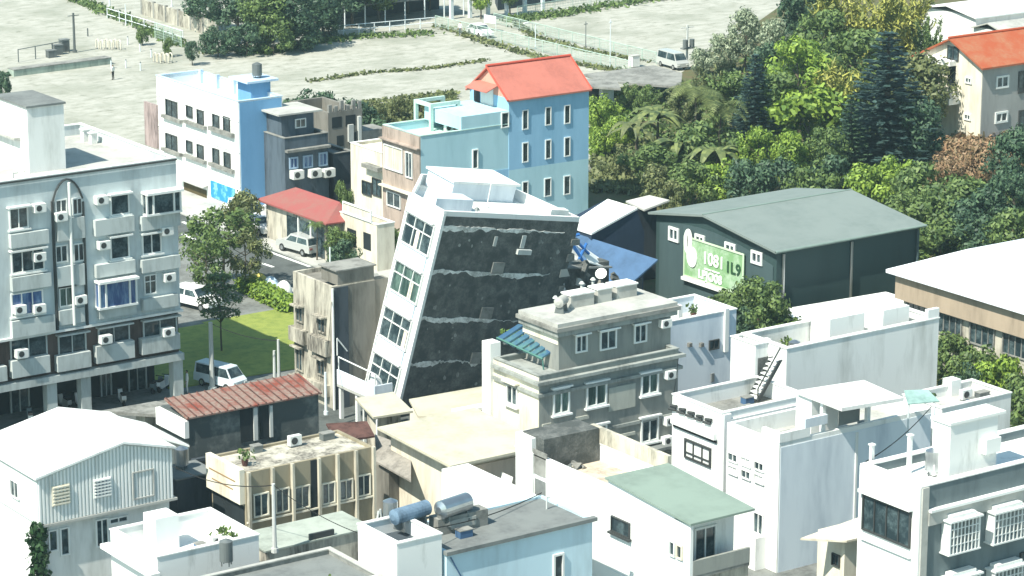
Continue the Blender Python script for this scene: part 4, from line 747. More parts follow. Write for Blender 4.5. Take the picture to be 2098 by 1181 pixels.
# ================================================================== long white house with green roof
GR = bldg('house', 'long white house with sloping pale green roof and shaded balcony', 'building', (1415, 1071), 8.0, 1538, 1248, shell=False); rt = GR.root; gy = GR.y0 + 1.4
yfar = lineY(1246, GR.x0, 8.7); zf = GR.L.hit(1246, 978)[1]
MB().add([(x, y, z) for x in (GR.x0, GR.x1) for (y, z) in ((gy, 0), (gy, 7.95), (yfar, zf - .1), (yfar, 0))], [(0, 1, 2, 3), (7, 6, 5, 4), (0, 4, 5, 1), (1, 5, 6, 2), (2, 6, 7, 3)]).build('wall', WHITE, rt)
MB().box(GR.x0, GR.x0 + .2, GR.y0, gy - .002, 0, 7.8).build('side_wall', WHITE, rt)
MB().slab([(GR.x0 - .15, GR.y0 - .2, 8.0), (GR.x1 + .15, GR.y0 - .2, 8.0), (GR.x1 + .15, yfar + .1, zf), (GR.x0 - .15, yfar + .1, zf)], .12).build('roof', GREENR, rt)
MB().box(GR.x0 + .21, GR.x1, GR.y0, gy - .003, 4.7, 4.9).build('balcony_floor', CONC, rt)
MB().box(GR.x0 + .21, GR.x1, GR.y0 - .02, GR.y0 + .15, 4.902, 5.75).build('balcony_parapet', GREYT, rt); MB().box(GR.x0 + .21, GR.x1, GR.y0 + .1, GR.y0 + .2, 0, 4.68).build('lower_wall', CREAMD, rt)
FG = Face((GR.x0, gy, 0), (1, 0, 0), (0, 0, 1), (0, -1, 0)); win(GR, FG, (1420, 1078, 1466, 1160), fr=FRAME, mull=1, w=.12)
win(GR, GR.L, (1254, 1064, 1292, 1096), fr=FRAMED, mull=0, w=.06, sill=True); win(GR, GR.L, (1373, 1108, 1385, 1140), mull=0, fr=FRAME); win(GR, GR.L, (1388, 1116, 1400, 1146), fr=CREAM, mull=0)
for z in (3.2, 5.0, 6.2): MB().fbox(GR.L, 1.5, yfar - GR.y0 - .1, z, z + .025, .001, .015).build('joint_line', PBLUE, rt)
TR = bldg('house', 'white house with enclosed tan roof terrace behind the green roof', 'building', None, 7.9, 0, 0, wall=WHITE, roof=mat('tan_terrace_floor', (.55, .47, .38), dirt=.3, scale=1, streak=False), par=1.0, cop=WHITE, x0=GR.x0 + .02, x1=GR.x1 + .4, y0=yfar + .02, y1=lineY(1056, GR.x0, 8.2)); rt = TR.root
MB().box(TR.x1 - .25, TR.x1, TR.y0 + .1, TR.y1 - 1.5, 7.98, 8.9).build('stained_wall', mat('mossy_cream_wall', (.6, .56, .46), dirt=.6, scale=1.2, dcol=(.25, .24, .2), thr=(.4, .6)), rt)
MB().box(TR.x0 + .3, TR.x1 - .3, TR.y1 - 2.4, TR.y1 - .3, 6.91, 8.9).build('dark_room', CONCD, rt); MB().box(TR.x0, TR.x0 + 1.0, TR.y1 - 1.6, TR.y1, 7.98, 8.8).build('raised_corner', WHITE, rt)
panel(TR, TR.L, (1097, 985, 1121, 1062), 'door', CONCG, .05); panel(TR, TR.L, (1093, 925, 1122, 975), 'grey_panel', CONC, .05)
MB().fbox(TR.L, TR.L.hit(1095, 980)[0] - .0, TR.L.hit(1095, 980)[0] + .25, 0, 8, .003, .12).fbox(TR.L, TR.L.hit(1124, 980)[0] - .12, TR.L.hit(1124, 980)[0] + .1, 0, 8, .003, .12).build('pilaster', WHITE, rt)
jn = thing('junk_pile', 'small pile of pale junk on the tan roof terrace', 'junk pile', P(1180, 950, 6.9)); rk = random.Random(8)
for k in range(9):
    c = P(1160 + rk.random() * 45, 955 + rk.random() * 12, 6.95); s = rk.uniform(.2, .45); MB().hexa([Vector((c.x, c.y, 6.92)) + Euler((0, 0, rk.random() * 3)).to_matrix() @ Vector(v_) * s for v_ in ((-1, -.6, 0), (1, -.6, 0), (1, .6, 0), (-1, .6, 0), (-.7, -.5, .9), (.8, -.4, .7), (.7, .5, 1), (-.8, .5, .8))]).build('junk_item', (CREAM, CONC, STEELD)[k % 3], jn)

# ================================================================== yellow roofed sheds
YS = thing('shed', 'wide shed with pale yellow sheet roof in the middle foreground', 'shed', P(960, 1010)); zy = 5.2
a, b_, c = P(772, 885, zy), P(923, 955, zy), P(1112, 905, zy); xr = c.x; xl = b_.x
MB().slab([(xl, b_.y, zy), (xr, b_.y, zy - .0), (xr, a.y - 0, zy + .3), (xl, a.y, zy + .3)], .16).build('roof', YELL, YS)
MB().box(xl + .8, xr - .1, b_.y + 1.6, a.y - .3, 0, zy - .2).build('wall', CREAM, YS); MB().box(xl + .9, xr - .2, b_.y + 1.45, b_.y + 1.598, .0, zy - .9).build('back_panel', mat('beige_panel', (.55, .48, .4), dirt=.2), YS)
MB().tube((xl + .3, b_.y + .3, 0), (xl + .3, b_.y + .3, zy - .17), .09).tube((xr - .4, b_.y + .3, 0), (xr - .4, b_.y + .3, zy - .17), .09).build('post', FRAME, YS)
yw = thing('garden_wall', 'white wall running down in front of the yellow roofed shed', 'wall', P(960, 1060)); w0, w1 = P(897, 975, 3.2), P(1058, 1050, 3.2); MB().box(w0.x, w0.x + .25, w1.y, w0.y, 0, 3.2).build('wall_body', WHITE, yw); MB().box(w0.x - .04, w0.x + .29, w1.y, w0.y, 3.202, 3.27).build('wall_cap', WHITED, yw)
hs = thing('water_slide', 'curved white plastic sheet leaning under the yellow roof edge', 'plastic sheet', P(1030, 990, 1)); cc = P(1045, 965, 4.2); sl_ = MB()
for k in range(6):
    f0, f1 = k / 6, (k + 1) / 6; g_ = lambda f_: cc + Vector((-.2 - .9 * f_, -.6, -.2 - 2.2 * math.sin(f_ * PI / 2))); sl_.slab([g_(f0), g_(f1), g_(f1) + Vector((0, 1.2, 0)), g_(f0) + Vector((0, 1.2, 0))], .06)
sl_.build('sheet', PLAST, hs)
Y2 = thing('shed', 'small yellow roofed lean-to below the tilted white front', 'shed', P(780, 880)); pts = [P(728, 816, 4.6), P(765, 855, 4.3), P(846, 842, 4.3), P(806, 803, 4.6)]; MB().slab(pts, .14).build('roof', YELL, Y2)
c = P(770, 852, 4.1); MB().box(c.x + .4, c.x + 2.2, c.y + .5, c.y + 1.8, 0, 4.05).build('wall', CREAMD, Y2)
for px, py in ((745, 838), (772, 860)): a = P(px, py, 4.1); MB().tube((a.x, a.y, 0), a, .07, n=6).build('post', FRAME, Y2)
Y3 = thing('shed', 'long flat pale yellow roof at the foot of the dark leaning wall', 'shed', P(930, 850)); z3 = 3.0
MB().slab([P(838, 818, z3), P(856, 852, z3), P(1016, 870, z3), P(1010, 788, z3)], .16).build('roof', YELL, Y3); MB().slab([P(925, 838, z3 + .25), P(936, 845, z3 + .25), P(1012, 830, z3 + .25), P(1010, 822, z3 + .25)], .2).build('roof_kerb', WHITE, Y3)
c = P(875, 858, z3); MB().box(c.x + .6, c.x + 5, c.y + .8, c.y + 3, 0, z3 - .2).build('wall', CREAM, Y3)

# ================================================================== rusty roof building, shop with tan panels
RB = bldg('shed', 'old dark grey building with rust streaked sheet roof', 'building', (385, 853), 6.0, 652, 330, shell=False); rt = RB.root
MB().box(RB.x0, RB.x1, RB.y0, RB.y1, 0, 5.8).build('wall', mat('grey_black_wall', (.075, .09, .09), dirt=.5, scale=.5, dcol=(.2, .22, .21), thr=(.52, .68), streak=False), rt)
MB().slab([(RB.x0 - .2, RB.y0 - .25, 5.95), (RB.x1 + .15, RB.y0 - .25, 5.95), (RB.x1 + .15, RB.y1 - .8, 6.5), (RB.x0 - .2, RB.y1 - .8, 6.5)], .1).build('roof', RUST, rt)
ri = MB()
for k in range(18):
    x = RB.x0 - .1 + (RB.x1 - RB.x0) * k / 17; ri.tube((x, RB.y0 - .25, 5.98), (x, RB.y1 - .8, 6.53), .05, n=5)
ri.build('roof_ribs', RUSTD, rt)
MB().fbox(RB.L, -.1, RB.y1 - RB.y0 + .2, 4.6, 5.7, .003, .3).build('white_fascia', WHITED, rt)
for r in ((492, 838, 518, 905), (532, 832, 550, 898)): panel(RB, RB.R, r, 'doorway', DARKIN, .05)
for r in ((518, 834, 526, 902), (551, 830, 557, 895)): panel(RB, RB.R, r, 'door_post', POLEM, .15)
MB().fbox(RB.R, .1, RB.x1 - RB.x0, RB.R.hit(520, 905)[1] - .5, RB.R.hit(520, 905)[1] - .3, .003, .3).build('ledge', DHOUSE, rt)
c = P(372, 838, 5.5); bs = thing('ledge_roof', 'weathered flat concrete roof strip between arcade street and rusty shed', 'roof strip', P(300, 850)); MB().slab([P(205, 842, 4.2), P(320, 822, 4.2), P(372, 835, 4.2), P(330, 850, 4.2)], .2).build('roof', CONC, bs); c = P(300, 848, 4); MB().box(c.x, c.x + 3.5, c.y + .2, c.y + 1.5, 0, 3.98).build('wall', CREAMD, bs)
BN = bldg('shop_house', 'two storey shop house with tan panels between cream fins and a cream sign', 'building', (503, 970), 6.4, 766, 432, wall=TAN, roof=CREAMD, par=.15, cop=None); rt = BN.root
MB().fbox(BN.L, .1, BN.y1 - BN.y0, BN.L.hit(460, 1010)[1], 6.6, .01, .35).build('sign_board', CREAM, rt)
MB().fbox(BN.L, .6, BN.y1 - BN.y0 - .4, 5.75, 5.83, .352, .37).fbox(BN.L, .9, BN.y1 - BN.y0 - .7, 5.2, 5.27, .352, .37).build('sign_line', mat('brown_sign_ink', (.3, .2, .1), dirt=0), rt)
MB().fbox(BN.L, .2, BN.y1 - BN.y0 - .2, 1.0, 4.3, .003, .05).build('dark_shop_front', DARKIN, rt)
for k, px in enumerate((508, 557, 598, 652, 690, 728, 764)):
    u = BN.R.hit(px, 1000)[0]; MB().fbox(BN.R, u - .08, u + .08, .4, 6.45, .003, .26).build('fin', mat('fin_beige', (.56, .52, .42), dirt=.3, scale=1), rt)
u0 = BN.R.hit(637, 1000)[0]; MB().fbox(BN.R, u0, u0 + .45, .2, 6.35, .003, .06).build('dark_gap', DARKIN, rt)
for r in ((518, 1010, 550, 1058), (563, 1000, 592, 1050), (602, 995, 634, 1042), (658, 988, 686, 1032), (694, 982, 722, 1024), (730, 972, 758, 1016)): win(BN, BN.R, r, fr=CREAM, mull=1, w=.08, pane=GLASS)
MB().fbox(BN.R, 0, BN.x1 - BN.x0, BN.R.hit(635, 1042)[1] - .1, BN.R.hit(635, 1042)[1], .003, .15).fbox(BN.R, 0, BN.x1 - BN.x0, .45, .6, .003, .15).build('band', CREAM, rt)
RD = thing('shed', 'low shed with dark rusty roof between the tan shop house and yellow roof', 'shed', P(700, 920)); z4 = 4.6
MB().slab([P(668, 868, 5.2), P(690, 905, 4.8), P(768, 893, 4.8), P(752, 863, 5.2)], .12).build('roof', RUSTD, RD); c = P(700, 910, 4.6); MB().box(c.x - 1.0, c.x + 1.4, c.y + .6, c.y + 2.4, 0, 4.58).build('wall', CREAMD, RD)
TG = thing('shed', 'lean-to shed with dull grey brown sheet roof below the yellow roof', 'shed', P(800, 990)); MB().slab([P(768, 890, 4.2), P(770, 945, 3.4), P(842, 985, 3.4), P(842, 918, 4.2)], .12).build('roof', mat('grey_brown_sheet', (.3, .28, .25), dirt=.3, scale=1, streak=False), TG); c = P(800, 960, 3.2); MB().box(c.x, c.x + 2, c.y + .2, c.y + 3, 0, 3.0).build('wall', DIRTB, TG)
# scrap in the yard below
sy = random.Random(12)
for k in range(7):
    a = P(785 + sy.random() * 70, 985 + sy.random() * 45, .3); t = thing('scrap_sheet', ('pale scrap sheet in the dark yard by the tan shop house, %s' % ('first', 'second', 'third', 'fourth', 'fifth', 'sixth', 'last')[k]), 'scrap', a, 'scrap in the yard')
    e = Euler((sy.uniform(-.4, .4), sy.uniform(-.4, .4), sy.random() * 3)).to_matrix(); MB().hexa([a + Vector((0, 0, 1.2)) + e @ Vector(v_) for v_ in ((-.9, -.3, 0), (.9, -.3, 0), (.9, .3, 0), (-.9, .3, 0), (-.9, -.25, .12), (.9, -.3, .12), (.85, .3, .15), (-.9, .3, .12))]).build('sheet', (CREAM, PLAST, CONCG)[k % 3], t); MB().box(a.x - .4, a.x + .4, a.y - .2, a.y + .2, 0, 1.0).build('crate', DIRTB, t)

# ================================================================== white corrugated warehouse (left)
WF = Bld(); q = P(75, 977, 8.0); WF.x0, WF.y0 = q.x, q.y; WF.R = Face((q.x, q.y, 0), (1, 0, 0), (0, 0, 1), (0, -1, 0)); WF.L = Face((q.x, q.y, 0), (0, 1, 0), (0, 0, 1), (-1, 0, 0))
pk = WF.R.hit(249, 907); xe_w = q.x + WF.R.hit(352, 914)[0]; re = WF.R.hit(352, 914); bt = WF.R.hit(210, 1050)[1]; xp = q.x + pk[0]; xe = q.x + re[0]; yb = lineY(120, xp, pk[1]) 
WF.root = rt = thing('warehouse', 'white corrugated warehouse with broad white gable roof at lower left', 'warehouse', (q.x, q.y, 0))
MB().add([(q.x, y, z) if i == 0 else (xp, y, pk[1] - .1) if i == 1 else (xe, y, z) for y in (q.y, yb) for i, z in ((0, bt), (0, 7.8), (1, 0), (2, re[1] - .15), (2, bt))],
         [(0, 1, 2, 3, 4), (9, 8, 7, 6, 5), (0, 5, 6, 1), (1, 6, 7, 2), (2, 7, 8, 3), (3, 8, 9, 4), (4, 9, 5, 0)]).build('upper_wall', mat('white_sheet_wall', (.62, .66, .64), dirt=.1), rt)
ri = MB(); nr = 38
for k in range(nr):
    f_ = (k + .5) / nr; x = q.x + (xe - q.x) * f_; zt_ = (7.8 + (pk[1] - 7.9) * (x - q.x) / (xp - q.x)) if x < xp else (pk[1] - .1 + (re[1] - pk[1]) * (x - xp) / (xe - xp)); ri.box(x - .055, x + .055, q.y - .07, q.y - .001, bt + .02, zt_ - .05)
ri.build('cladding_ribs', WHITE, rt)
MB().slab([(q.x - .2, q.y - .25, 8.0), (xp, q.y - .25, pk[1] + .1), (xp, yb, pk[1] + .1), (q.x - .2, yb, 8.0)], .13).slab([(xp + .003, q.y - .25, pk[1] + .1), (xe + .15, q.y - .25, re[1]), (xe + .15, yb, re[1]), (xp + .003, yb, pk[1] + .1)], .13).build('roof', WHITE, rt)
MB().slab([(xe + .16, q.y + 2.2, re[1] - .02), (xe + 2.0, q.y + 1.6, re[1] - .75), (xe + 2.0, q.y + 7, re[1] - .75), (xe + .16, q.y + 7, re[1] - .02)], .12).build('side_awning', WHITE, rt)
MB().box(q.x + .1, xe - .1, q.y + .35, yb - .2, 0, bt - .05).build('lower_wall', WHITED, rt); MB().box(q.x - .15, xe + .2, q.y - .12, q.y + .34, bt - .15, bt - .003).build('ledge', CONCL, rt)
win(WF, WF.R, (105, 993, 142, 1034), fr=CREAM, mull=0, pane=CREAM, trans=.5); win(WF, WF.R, (190, 979, 227, 1018), fr=FRAME, pane=GLASSB, mull=0)
for r in ((105, 993, 142, 1034), (190, 979, 227, 1018)):
    u0, u1, v0, v1 = WF.R.rect(r); lo = MB()
    for k in range(6): v = v0 + (v1 - v0) * (k + .5) / 6; lo.fbox(WF.R, u0 + .05, u1 - .05, v - .04, v + .04, .05, .2)
    lo.build('louvre', CREAM if r[0] == 105 else PLAST, rt)
MB().frame(WF.R, *WF.R.rect((270, 963, 315, 1020)), .08, .071, .12).build('shutter_frame', CONCL, rt)
win(WF, WF.L, (24, 985, 40, 1020), fr=WHITE, mull=1, w=.06)
FW2 = Face((q.x + .1, q.y + .35, 0), (1, 0, 0), (0, 0, 1), (0, -1, 0))
for r in ((98, 1085, 118, 1130), (122, 1080, 142, 1138), (195, 1062, 222, 1120), (222, 1058, 262, 1072)): win(WF, FW2, r, fr=FRAME, mull=0 if r[0] < 150 else 1)
# ivy on its corner
iv = MB(); rk = random.Random(2)
for i in range(700):
    f_ = rk.random(); c = Vector((q.x + rk.gauss(0, .25), q.y + .2 + rk.gauss(0, .22), f_ * 5.2)); e = Euler((rk.random() * 6, rk.random() * 6, 0)).to_matrix(); iv.add([c + e @ Vector(v_) * .16 for v_ in ((-1, -.6, 0), (1, -.6, 0), (1, .6, 0), (-1, .6, 0))], [(0, 1, 2, 3)])
LEAFD = mat('dark_leaf', (.03, .075, .025), dirt=.4, scale=2, streak=False, rough=.6)
tag(iv.build('climbing_ivy', LEAFD), 'dark green ivy climbing the corner of the white corrugated warehouse', 'ivy')
# dark hut beside it with steel tank
dh = thing('shed', 'tiny dark hut between the corrugated warehouse and the tan shop house', 'shed', P(385, 1020)); c = P(362, 985, 4.6); MB().box(c.x, c.x + 2.6, c.y, c.y + 2.5, 0, 4.6).build('wall', DHOUSE, dh); MB().box(c.x - .1, c.x + 2.7, c.y - .1, c.y + 2.6, 4.602, 4.7).build('roof', CONCG, dh)
a = P(368, 955, 5.0); water_tank('steel water tank on the tiny dark hut', (a.x + .3, a.y + .3, 4.71), .42, 1.0)
# terrace house
WT = bldg('house', 'white house with stepped roof terrace in the lower left foreground', 'building', (322, 1143), 7.0, 530, 226, wall=WHITE, roof=WHITE, par=1.0, cop=WHITE, pt=.22); rt = WT.root
MB().box(WT.x0 - .55, WT.x0 - .002, WT.y0 - .3, WT.y1 + .2, 6.0, 6.25).build('ledge', WHITE, rt)
MB().box(WT.x0 + 1.6, WT.x0 + 3.0, WT.y1 - 2.2, WT.y1 - .8, 6.01, 7.9).build('stair_room', WHITE, rt); MB().box(WT.x1 - 1.8, WT.x1 - 1.2, WT.y0 + .6, WT.y0 + 1.2, 6.01, 6.9).build('roof_box', WHITE, rt)
a = P(452, 1130, 6.9); water_tank('upright grey tank at the front edge of the white roof terrace', (a.x, a.y - .6, 6.3), .36, 1.1, mtl=STEELD)
BL = bldg('house', 'grey flat roofed building cut by the bottom edge, below the tan shop house', 'building', None, 7.0, 0, 0, wall=CONC, roof=CONCG, par=.25, cop=CONCL, x0=P(676, 1123, 7).x - 9, x1=P(676, 1123, 7).x, y0=P(676, 1123, 7).y - 12, y1=P(676, 1123, 7).y)
PG = thing('house', 'low house with pale green terrace roof in front of the tan shop house', 'building', P(650, 1100)); c = P(545, 1128, 4.4); x2 = lineX(760, c.y, 4.4)
MB().box(c.x, x2, c.y, c.y + 3.2, 0, 4.3).build('wall', CREAMD, PG); MB().box(c.x - .1, x2 + .1, c.y - .1, c.y + 3.3, 4.302, 4.4).build('roof', mat('pale_green_terrace', (.38, .42, .37), dirt=.2, streak=False), PG); a = P(635, 1108, 4.4); MB().box(a.x, a.x + 1.6, a.y, a.y + .15, 4.402, 4.75).build('kerb', FRAMED, PG)
# tank block and light blue house
TK = bldg('house', 'white block with open top full of roof tanks, bottom centre', 'building', (813, 1116), 8.6, 905, 733, wall=WHITE, roof=DHOUSE, par=.8, cop=WHITE)
a = P(850, 1088, 8.0); water_tank('lying blue water tank on the white block', (a.x, a.y + .4, 8.1), .42, 2.3, True, mtl=mat('dull_blue_tank', (.15, .23, .32), dirt=.3, scale=1), rz=.15)
a = P(930, 1062, 8.2); water_tank('lying steel water tank behind the blue one', (a.x, a.y, 8.0), .5, 2.0, True, rz=.2)
a = P(800, 1062, 8.0); water_tank('upright steel water tank at the left of the white block', (a.x, a.y, 7.82), .4, .9)
rk = random.Random(6)
for k in range(8):
    a = P(770 + k * 14, 1062 + rk.random() * 20, 8.0); t = thing('solar_tube_frame' if 0 else 'roof_pipe', 'bent pale pipe among the roof tanks, number %s from the left' % ('one', 'two', 'three', 'four', 'five', 'six', 'seven', 'eight')[k], 'pipe', (a.x, a.y, 7.8), 'pipes among the roof tanks'); MB().tube((a.x, a.y, 7.81), (a.x + rk.uniform(-.3, .3), a.y, 8.8), .06, n=6).build('riser', POLEM, t); MB().tube((a.x, a.y, 8.3), (a.x + .7, a.y - .2, 8.35), .05, n=6).build('branch', STEELD, t)
LBH = bldg('house', 'light blue house with grey flat roof at the bottom centre', 'building', (915, 1132), 7.6, 1214, 850, wall=LBLUE, roof=CONCG, par=.12, cop=None, y1=lineY(1110, lineX(1214, P(915, 1132, 7.6).y, 7.6), 7.6)); rt = LBH.root
MB().box(LBH.x0 - .1, LBH.x1 + .2, LBH.y0 - .2, LBH.y0 + .15, 7.45, 7.66).build('roof_edge', CONCG, rt); win(LBH, LBH.R, (1132, 1134, 1154, 1195), fr=FRAME, mull=0, w=.12)
MB().tube(LBH.R.at(.2, 7.3, .1), LBH.R.at(1.0, 5.8, .1), .04, n=5).build('cable', BLUESH, rt)
a = P(898, 1095, 7.6); pb = thing('concrete_planter', 'long low concrete trough on the grey flat roof of the light blue house', 'planter', (a.x, a.y, 7.5)); MB().box(a.x, a.x + 3.2, a.y, a.y + .9, 7.49, 8.4).build('trough', CONC, pb); MB().box(a.x + .8, a.x + 2.4, a.y - .06, a.y - .002, 7.7, 8.2).build('panel', CONCL, pb)
wc = bldg('house', 'white wall and roof edge between the roof tanks and the long white house', 'building', (1120, 1062), 6.0, 1175, 905, wall=WHITE, roof=WHITE, par=.2, cop=None)

# ================================================================== orange roofed house top right
OH = bldg('house', 'grey and cream house with orange tiled gable roof in the upper right', 'building', (2013, 135), 8.0, 2200, 1905, shell=False); rt = OH.root
pkz = OH.L.hit(1952, 80); yR = OH.y0 + pkz[0]; OH.y1 = OH.y0 + 2 * pkz[0]; x1o = OH.x0 + 14
MB().add([(x, y, z) for x in (OH.x0, x1o) for (y, z) in ((OH.y0, 0), (OH.y0, 8), (yR, pkz[1] - .1), (OH.y1, 8), (OH.y1, 0))], [(0, 1, 2, 3, 4), (9, 8, 7, 6, 5), (0, 5, 6, 1), (4, 3, 8, 9), (1, 6, 7, 2), (2, 7, 8, 3)]).build('wall', CREAM, rt)
MB().fbox(OH.R, .05, 14, 0, 7.9, .003, .05).build('grey_side', mat('grey_side_render', (.36, .36, .35), dirt=.15), rt)
MB().slab([(OH.x0 - .5, OH.y0 - .5, 7.85), (x1o, OH.y0 - .5, 7.85), (x1o, yR, pkz[1] + .1), (OH.x0 - .5, yR, pkz[1] + .1)], .18).slab([(OH.x0 - .5, OH.y1 + .5, 7.85), (OH.x0 - .5, yR + .003, pkz[1] + .1), (x1o, yR + .003, pkz[1] + .1), (x1o, OH.y1 + .5, 7.85)], .18).build('roof', ORANGE, rt)
MB().tube((OH.x0 - .55, yR, pkz[1] + .15), (x1o, yR, pkz[1] + .15), .14, n=6).build('ridge', mat('dark_orange_ridge', (.42, .08, .03), dirt=.1), rt)
for r in ((1978, 158, 1992, 172), (1976, 233, 1990, 247)): win(OH, OH.L, r, mull=1, w=.15)
win(OH, OH.L, (1942, 95, 1965, 124), fr=FRAMED, mull=1); panel(OH, OH.L, (1942, 136, 1958, 178), 'balcony_door', DARKIN, .05)
Fo = Face(OH.R.at(0, 0, .05), OH.R.U, OH.R.V, OH.R.N)
for r in ((2040, 155, 2066, 181), (2038, 229, 2064, 252)): win(OH, Fo, r, mull=1, w=.2)
for r in ((2086, 145, 2110, 190), (2086, 225, 2110, 262)): win(OH, Fo, r, fr=FRAMED, mull=1)
panel(OH, OH.L, (1918, 190, 1966, 208), 'balcony_parapet', WHITE, 1.4); panel(OH, OH.L, (1895, 118, 1960, 128), 'upper_balcony', WHITE, .9); MB().slab([OH.L.at(OH.y1 - OH.y0 - .5, 7.0, 1.6), OH.L.at(OH.y1 - OH.y0 + 1.2, 7.0, 1.6), OH.L.at(OH.y1 - OH.y0 + 1.2, 7.9, 0), OH.L.at(OH.y1 - OH.y0 - 2.5, 7.6, 0)], .1).build('lower_roof', ORANGE, rt)
for k, (px, py, h, w_, dp_) in enumerate(((2000, 30, 6, 14, 9), (2060, 62, 5, 9, 5))):
    q = P(px, py, h); t = thing('warehouse' if k == 0 else 'shed', ('large white roofed warehouse at the top right corner', 'white shed with grey roof patch behind the orange roof')[k], 'building', (q.x, q.y, 0)); MB().box(q.x, q.x + w_, q.y, q.y + dp_, 0, h - .3).build('wall', WHITED, t)
    MB().slab([(q.x - .4, q.y - .4, h - .3), (q.x + w_, q.y - .4, h - .3), (q.x + w_, q.y + dp_ / 2, h + .5), (q.x - .4, q.y + dp_ / 2, h + .5)], .15).slab([(q.x - .4, q.y + dp_ / 2 + .003, h + .5), (q.x + w_, q.y + dp_ / 2 + .003, h + .5), (q.x + w_, q.y + dp_, h - .3), (q.x - .4, q.y + dp_, h - .3)], .15).build('roof', WHITE if k == 0 else CONCL, t)
# low sheds by the path right of the teal house
ls = thing('shed', 'low shed with weathered grey roof and white side, right behind the teal house', 'shed', P(1250, 210)); z5 = 3.2
MB().slab([P(1192, 162, z5), P(1215, 178, z5), P(1272, 182, z5), P(1262, 162, z5)], .2).build('roof', CONC, ls); c = P(1240, 178, 3.0); MB().box(c.x, c.x + 1.5, c.y + .5, c.y + 2.4, 0, 2.98).build('wall', WHITE, ls); MB().box(c.x - 4, c.x - .1, c.y + 1.0, c.y + 3, 0, 2.9).build('dark_bay', DARKIN, ls)
lt = thing('shelter', 'flat weathered grey roof with dark edge beside the parked van', 'shelter', P(1310, 170)); z6 = 2.4
MB().slab([P(1196, 152, z6), P(1225, 165, z6), P(1395, 178, z6), P(1398, 150, z6), P(1340, 134, z6)], .22).build('roof', CONC, lt); 
for px, py in ((1225, 160), (1385, 172), (1340, 138)): a = P(px, py, z6 - .2); MB().tube((a.x, a.y, 0), (a.x, a.y, z6 - .23), .08, n=6).build('post', STEELD, lt)

# ================================================================== vegetation
def leafmat(name, col, dark):
    m_ = bpy.data.materials.new(name); m_.use_nodes = True; n = m_.node_tree.nodes; l = m_.node_tree.links; b = n['Principled BSDF']
    b.inputs['Roughness'].default_value = .55; b.inputs['Specular IOR Level'].default_value = .35
    g = n.new('ShaderNodeNewGeometry'); r = n.new('ShaderNodeMapRange'); r.inputs[1].default_value = 0; r.inputs[2].default_value = 1
    mx = n.new('ShaderNodeMix'); mx.data_type = 'RGBA'; l.new(g.outputs['Random Per Island'], mx.inputs[0]); mx.inputs[6].default_value = (*dark, 1); mx.inputs[7].default_value = (*col, 1)
    l.new(mx.outputs[2], b.inputs['Base Color'])
    t = n.new('ShaderNodeBsdfTranslucent'); l.new(mx.outputs[2], t.inputs[0]); a = n.new('ShaderNodeMixShader'); a.inputs[0].default_value = .22
    l.new(b.outputs[0], a.inputs[1]); l.new(t.outputs[0], a.inputs[2]); l.new(a.outputs[0], n['Material Output'].inputs[0]); return m_
LM = {'mid': leafmat('mid_green_leaf', (.175, .25, .07), (.06, .105, .04)), 'dark': leafmat('deep_green_leaf', (.1, .17, .085), (.03, .065, .045)),
      'bright': leafmat('bright_green_leaf', (.3, .42, .06), (.1, .18, .035)), 'olive': leafmat('olive_leaf', (.21, .23, .09), (.075, .1, .042)),
      'pine': leafmat('blue_green_needle', (.075, .13, .115), (.012, .035, .035)), 'bamboo': leafmat('yellow_green_leaf', (.45, .44, .1), (.17, .2, .06)),
      'pale': leafmat('silvery_leaf', (.42, .47, .32), (.12, .17, .1)), 'red': leafmat('russet_leaf', (.4, .25, .15), (.22, .17, .09)), 'palm': leafmat('palm_leaf', (.22, .26, .09), (.06, .09, .035))}
def quad(mb, c, e, a, b):
    mb.v += [c + e @ Vector((-a, -b, 0)), c + e @ Vector((a, -b * .6, .02)), c + e @ Vector((a, b * .6, .02)), c + e @ Vector((-a, b, 0))]; n = len(mb.v); mb.f.append((n - 4, n - 3, n - 2, n - 1))
def raw(mb, name, mtl):
    me = bpy.data.meshes.new(name); me.from_pydata(mb.v, [], mb.f); me.materials.append(mtl); return me
def trunk_mesh(h, r, seed, limbs=6, lean=.08, top=.75):
    rk = random.Random(seed); b = MB(); p = Vector((0, 0, -.1)); pts = [p]
    for k in range(5): p = p + Vector((rk.gauss(0, lean), rk.gauss(0, lean), h * top / 5)); pts.append(p)
    for k in range(5): b.tube(pts[k], pts[k + 1], r * (1 - k * .15), r * (1 - (k + 1) * .15), 7)
    for k in range(limbs):
        s = pts[2 + k % 3]; a = rk.random() * 2 * PI; e = s + Vector((math.cos(a) * h * .25, math.sin(a) * h * .25, h * rk.uniform(.12, .28))); b.tube(s, e, r * .45, r * .15, 5)
    return b
def crown_broad(h, w, seed, leaf=.2, n=48, per=95, flat=1.0, z0=.26):
    rk = random.Random(seed); b = MB()
    for k in range(n):
        z = rk.random() ** .85; a = rk.random() * 2 * PI; rr = w * math.sqrt(max(0, 1 - (z * 2 - 1) ** 2)) * rk.uniform(.35, 1.0)
        c = Vector((math.cos(a) * rr, math.sin(a) * rr, h * (z0 + (.94 - z0) * z * flat))); s = w * rk.uniform(.2, .4)
        for i in range(per):
            d = Vector((rk.gauss(0, 1), rk.gauss(0, 1), rk.gauss(0, .8))).normalized(); q = c + d * s * rk.uniform(.55, 1.05); q.z = max(.15, q.z)
            e = (d.to_track_quat('Z', 'Y') @ Euler((rk.gauss(0, .34), rk.gauss(0, .34), rk.random() * 6)).to_quaternion()).to_matrix(); f_ = leaf * rk.uniform(.6, 1.3); quad(b, q, e, f_, f_ * .6)
    return b
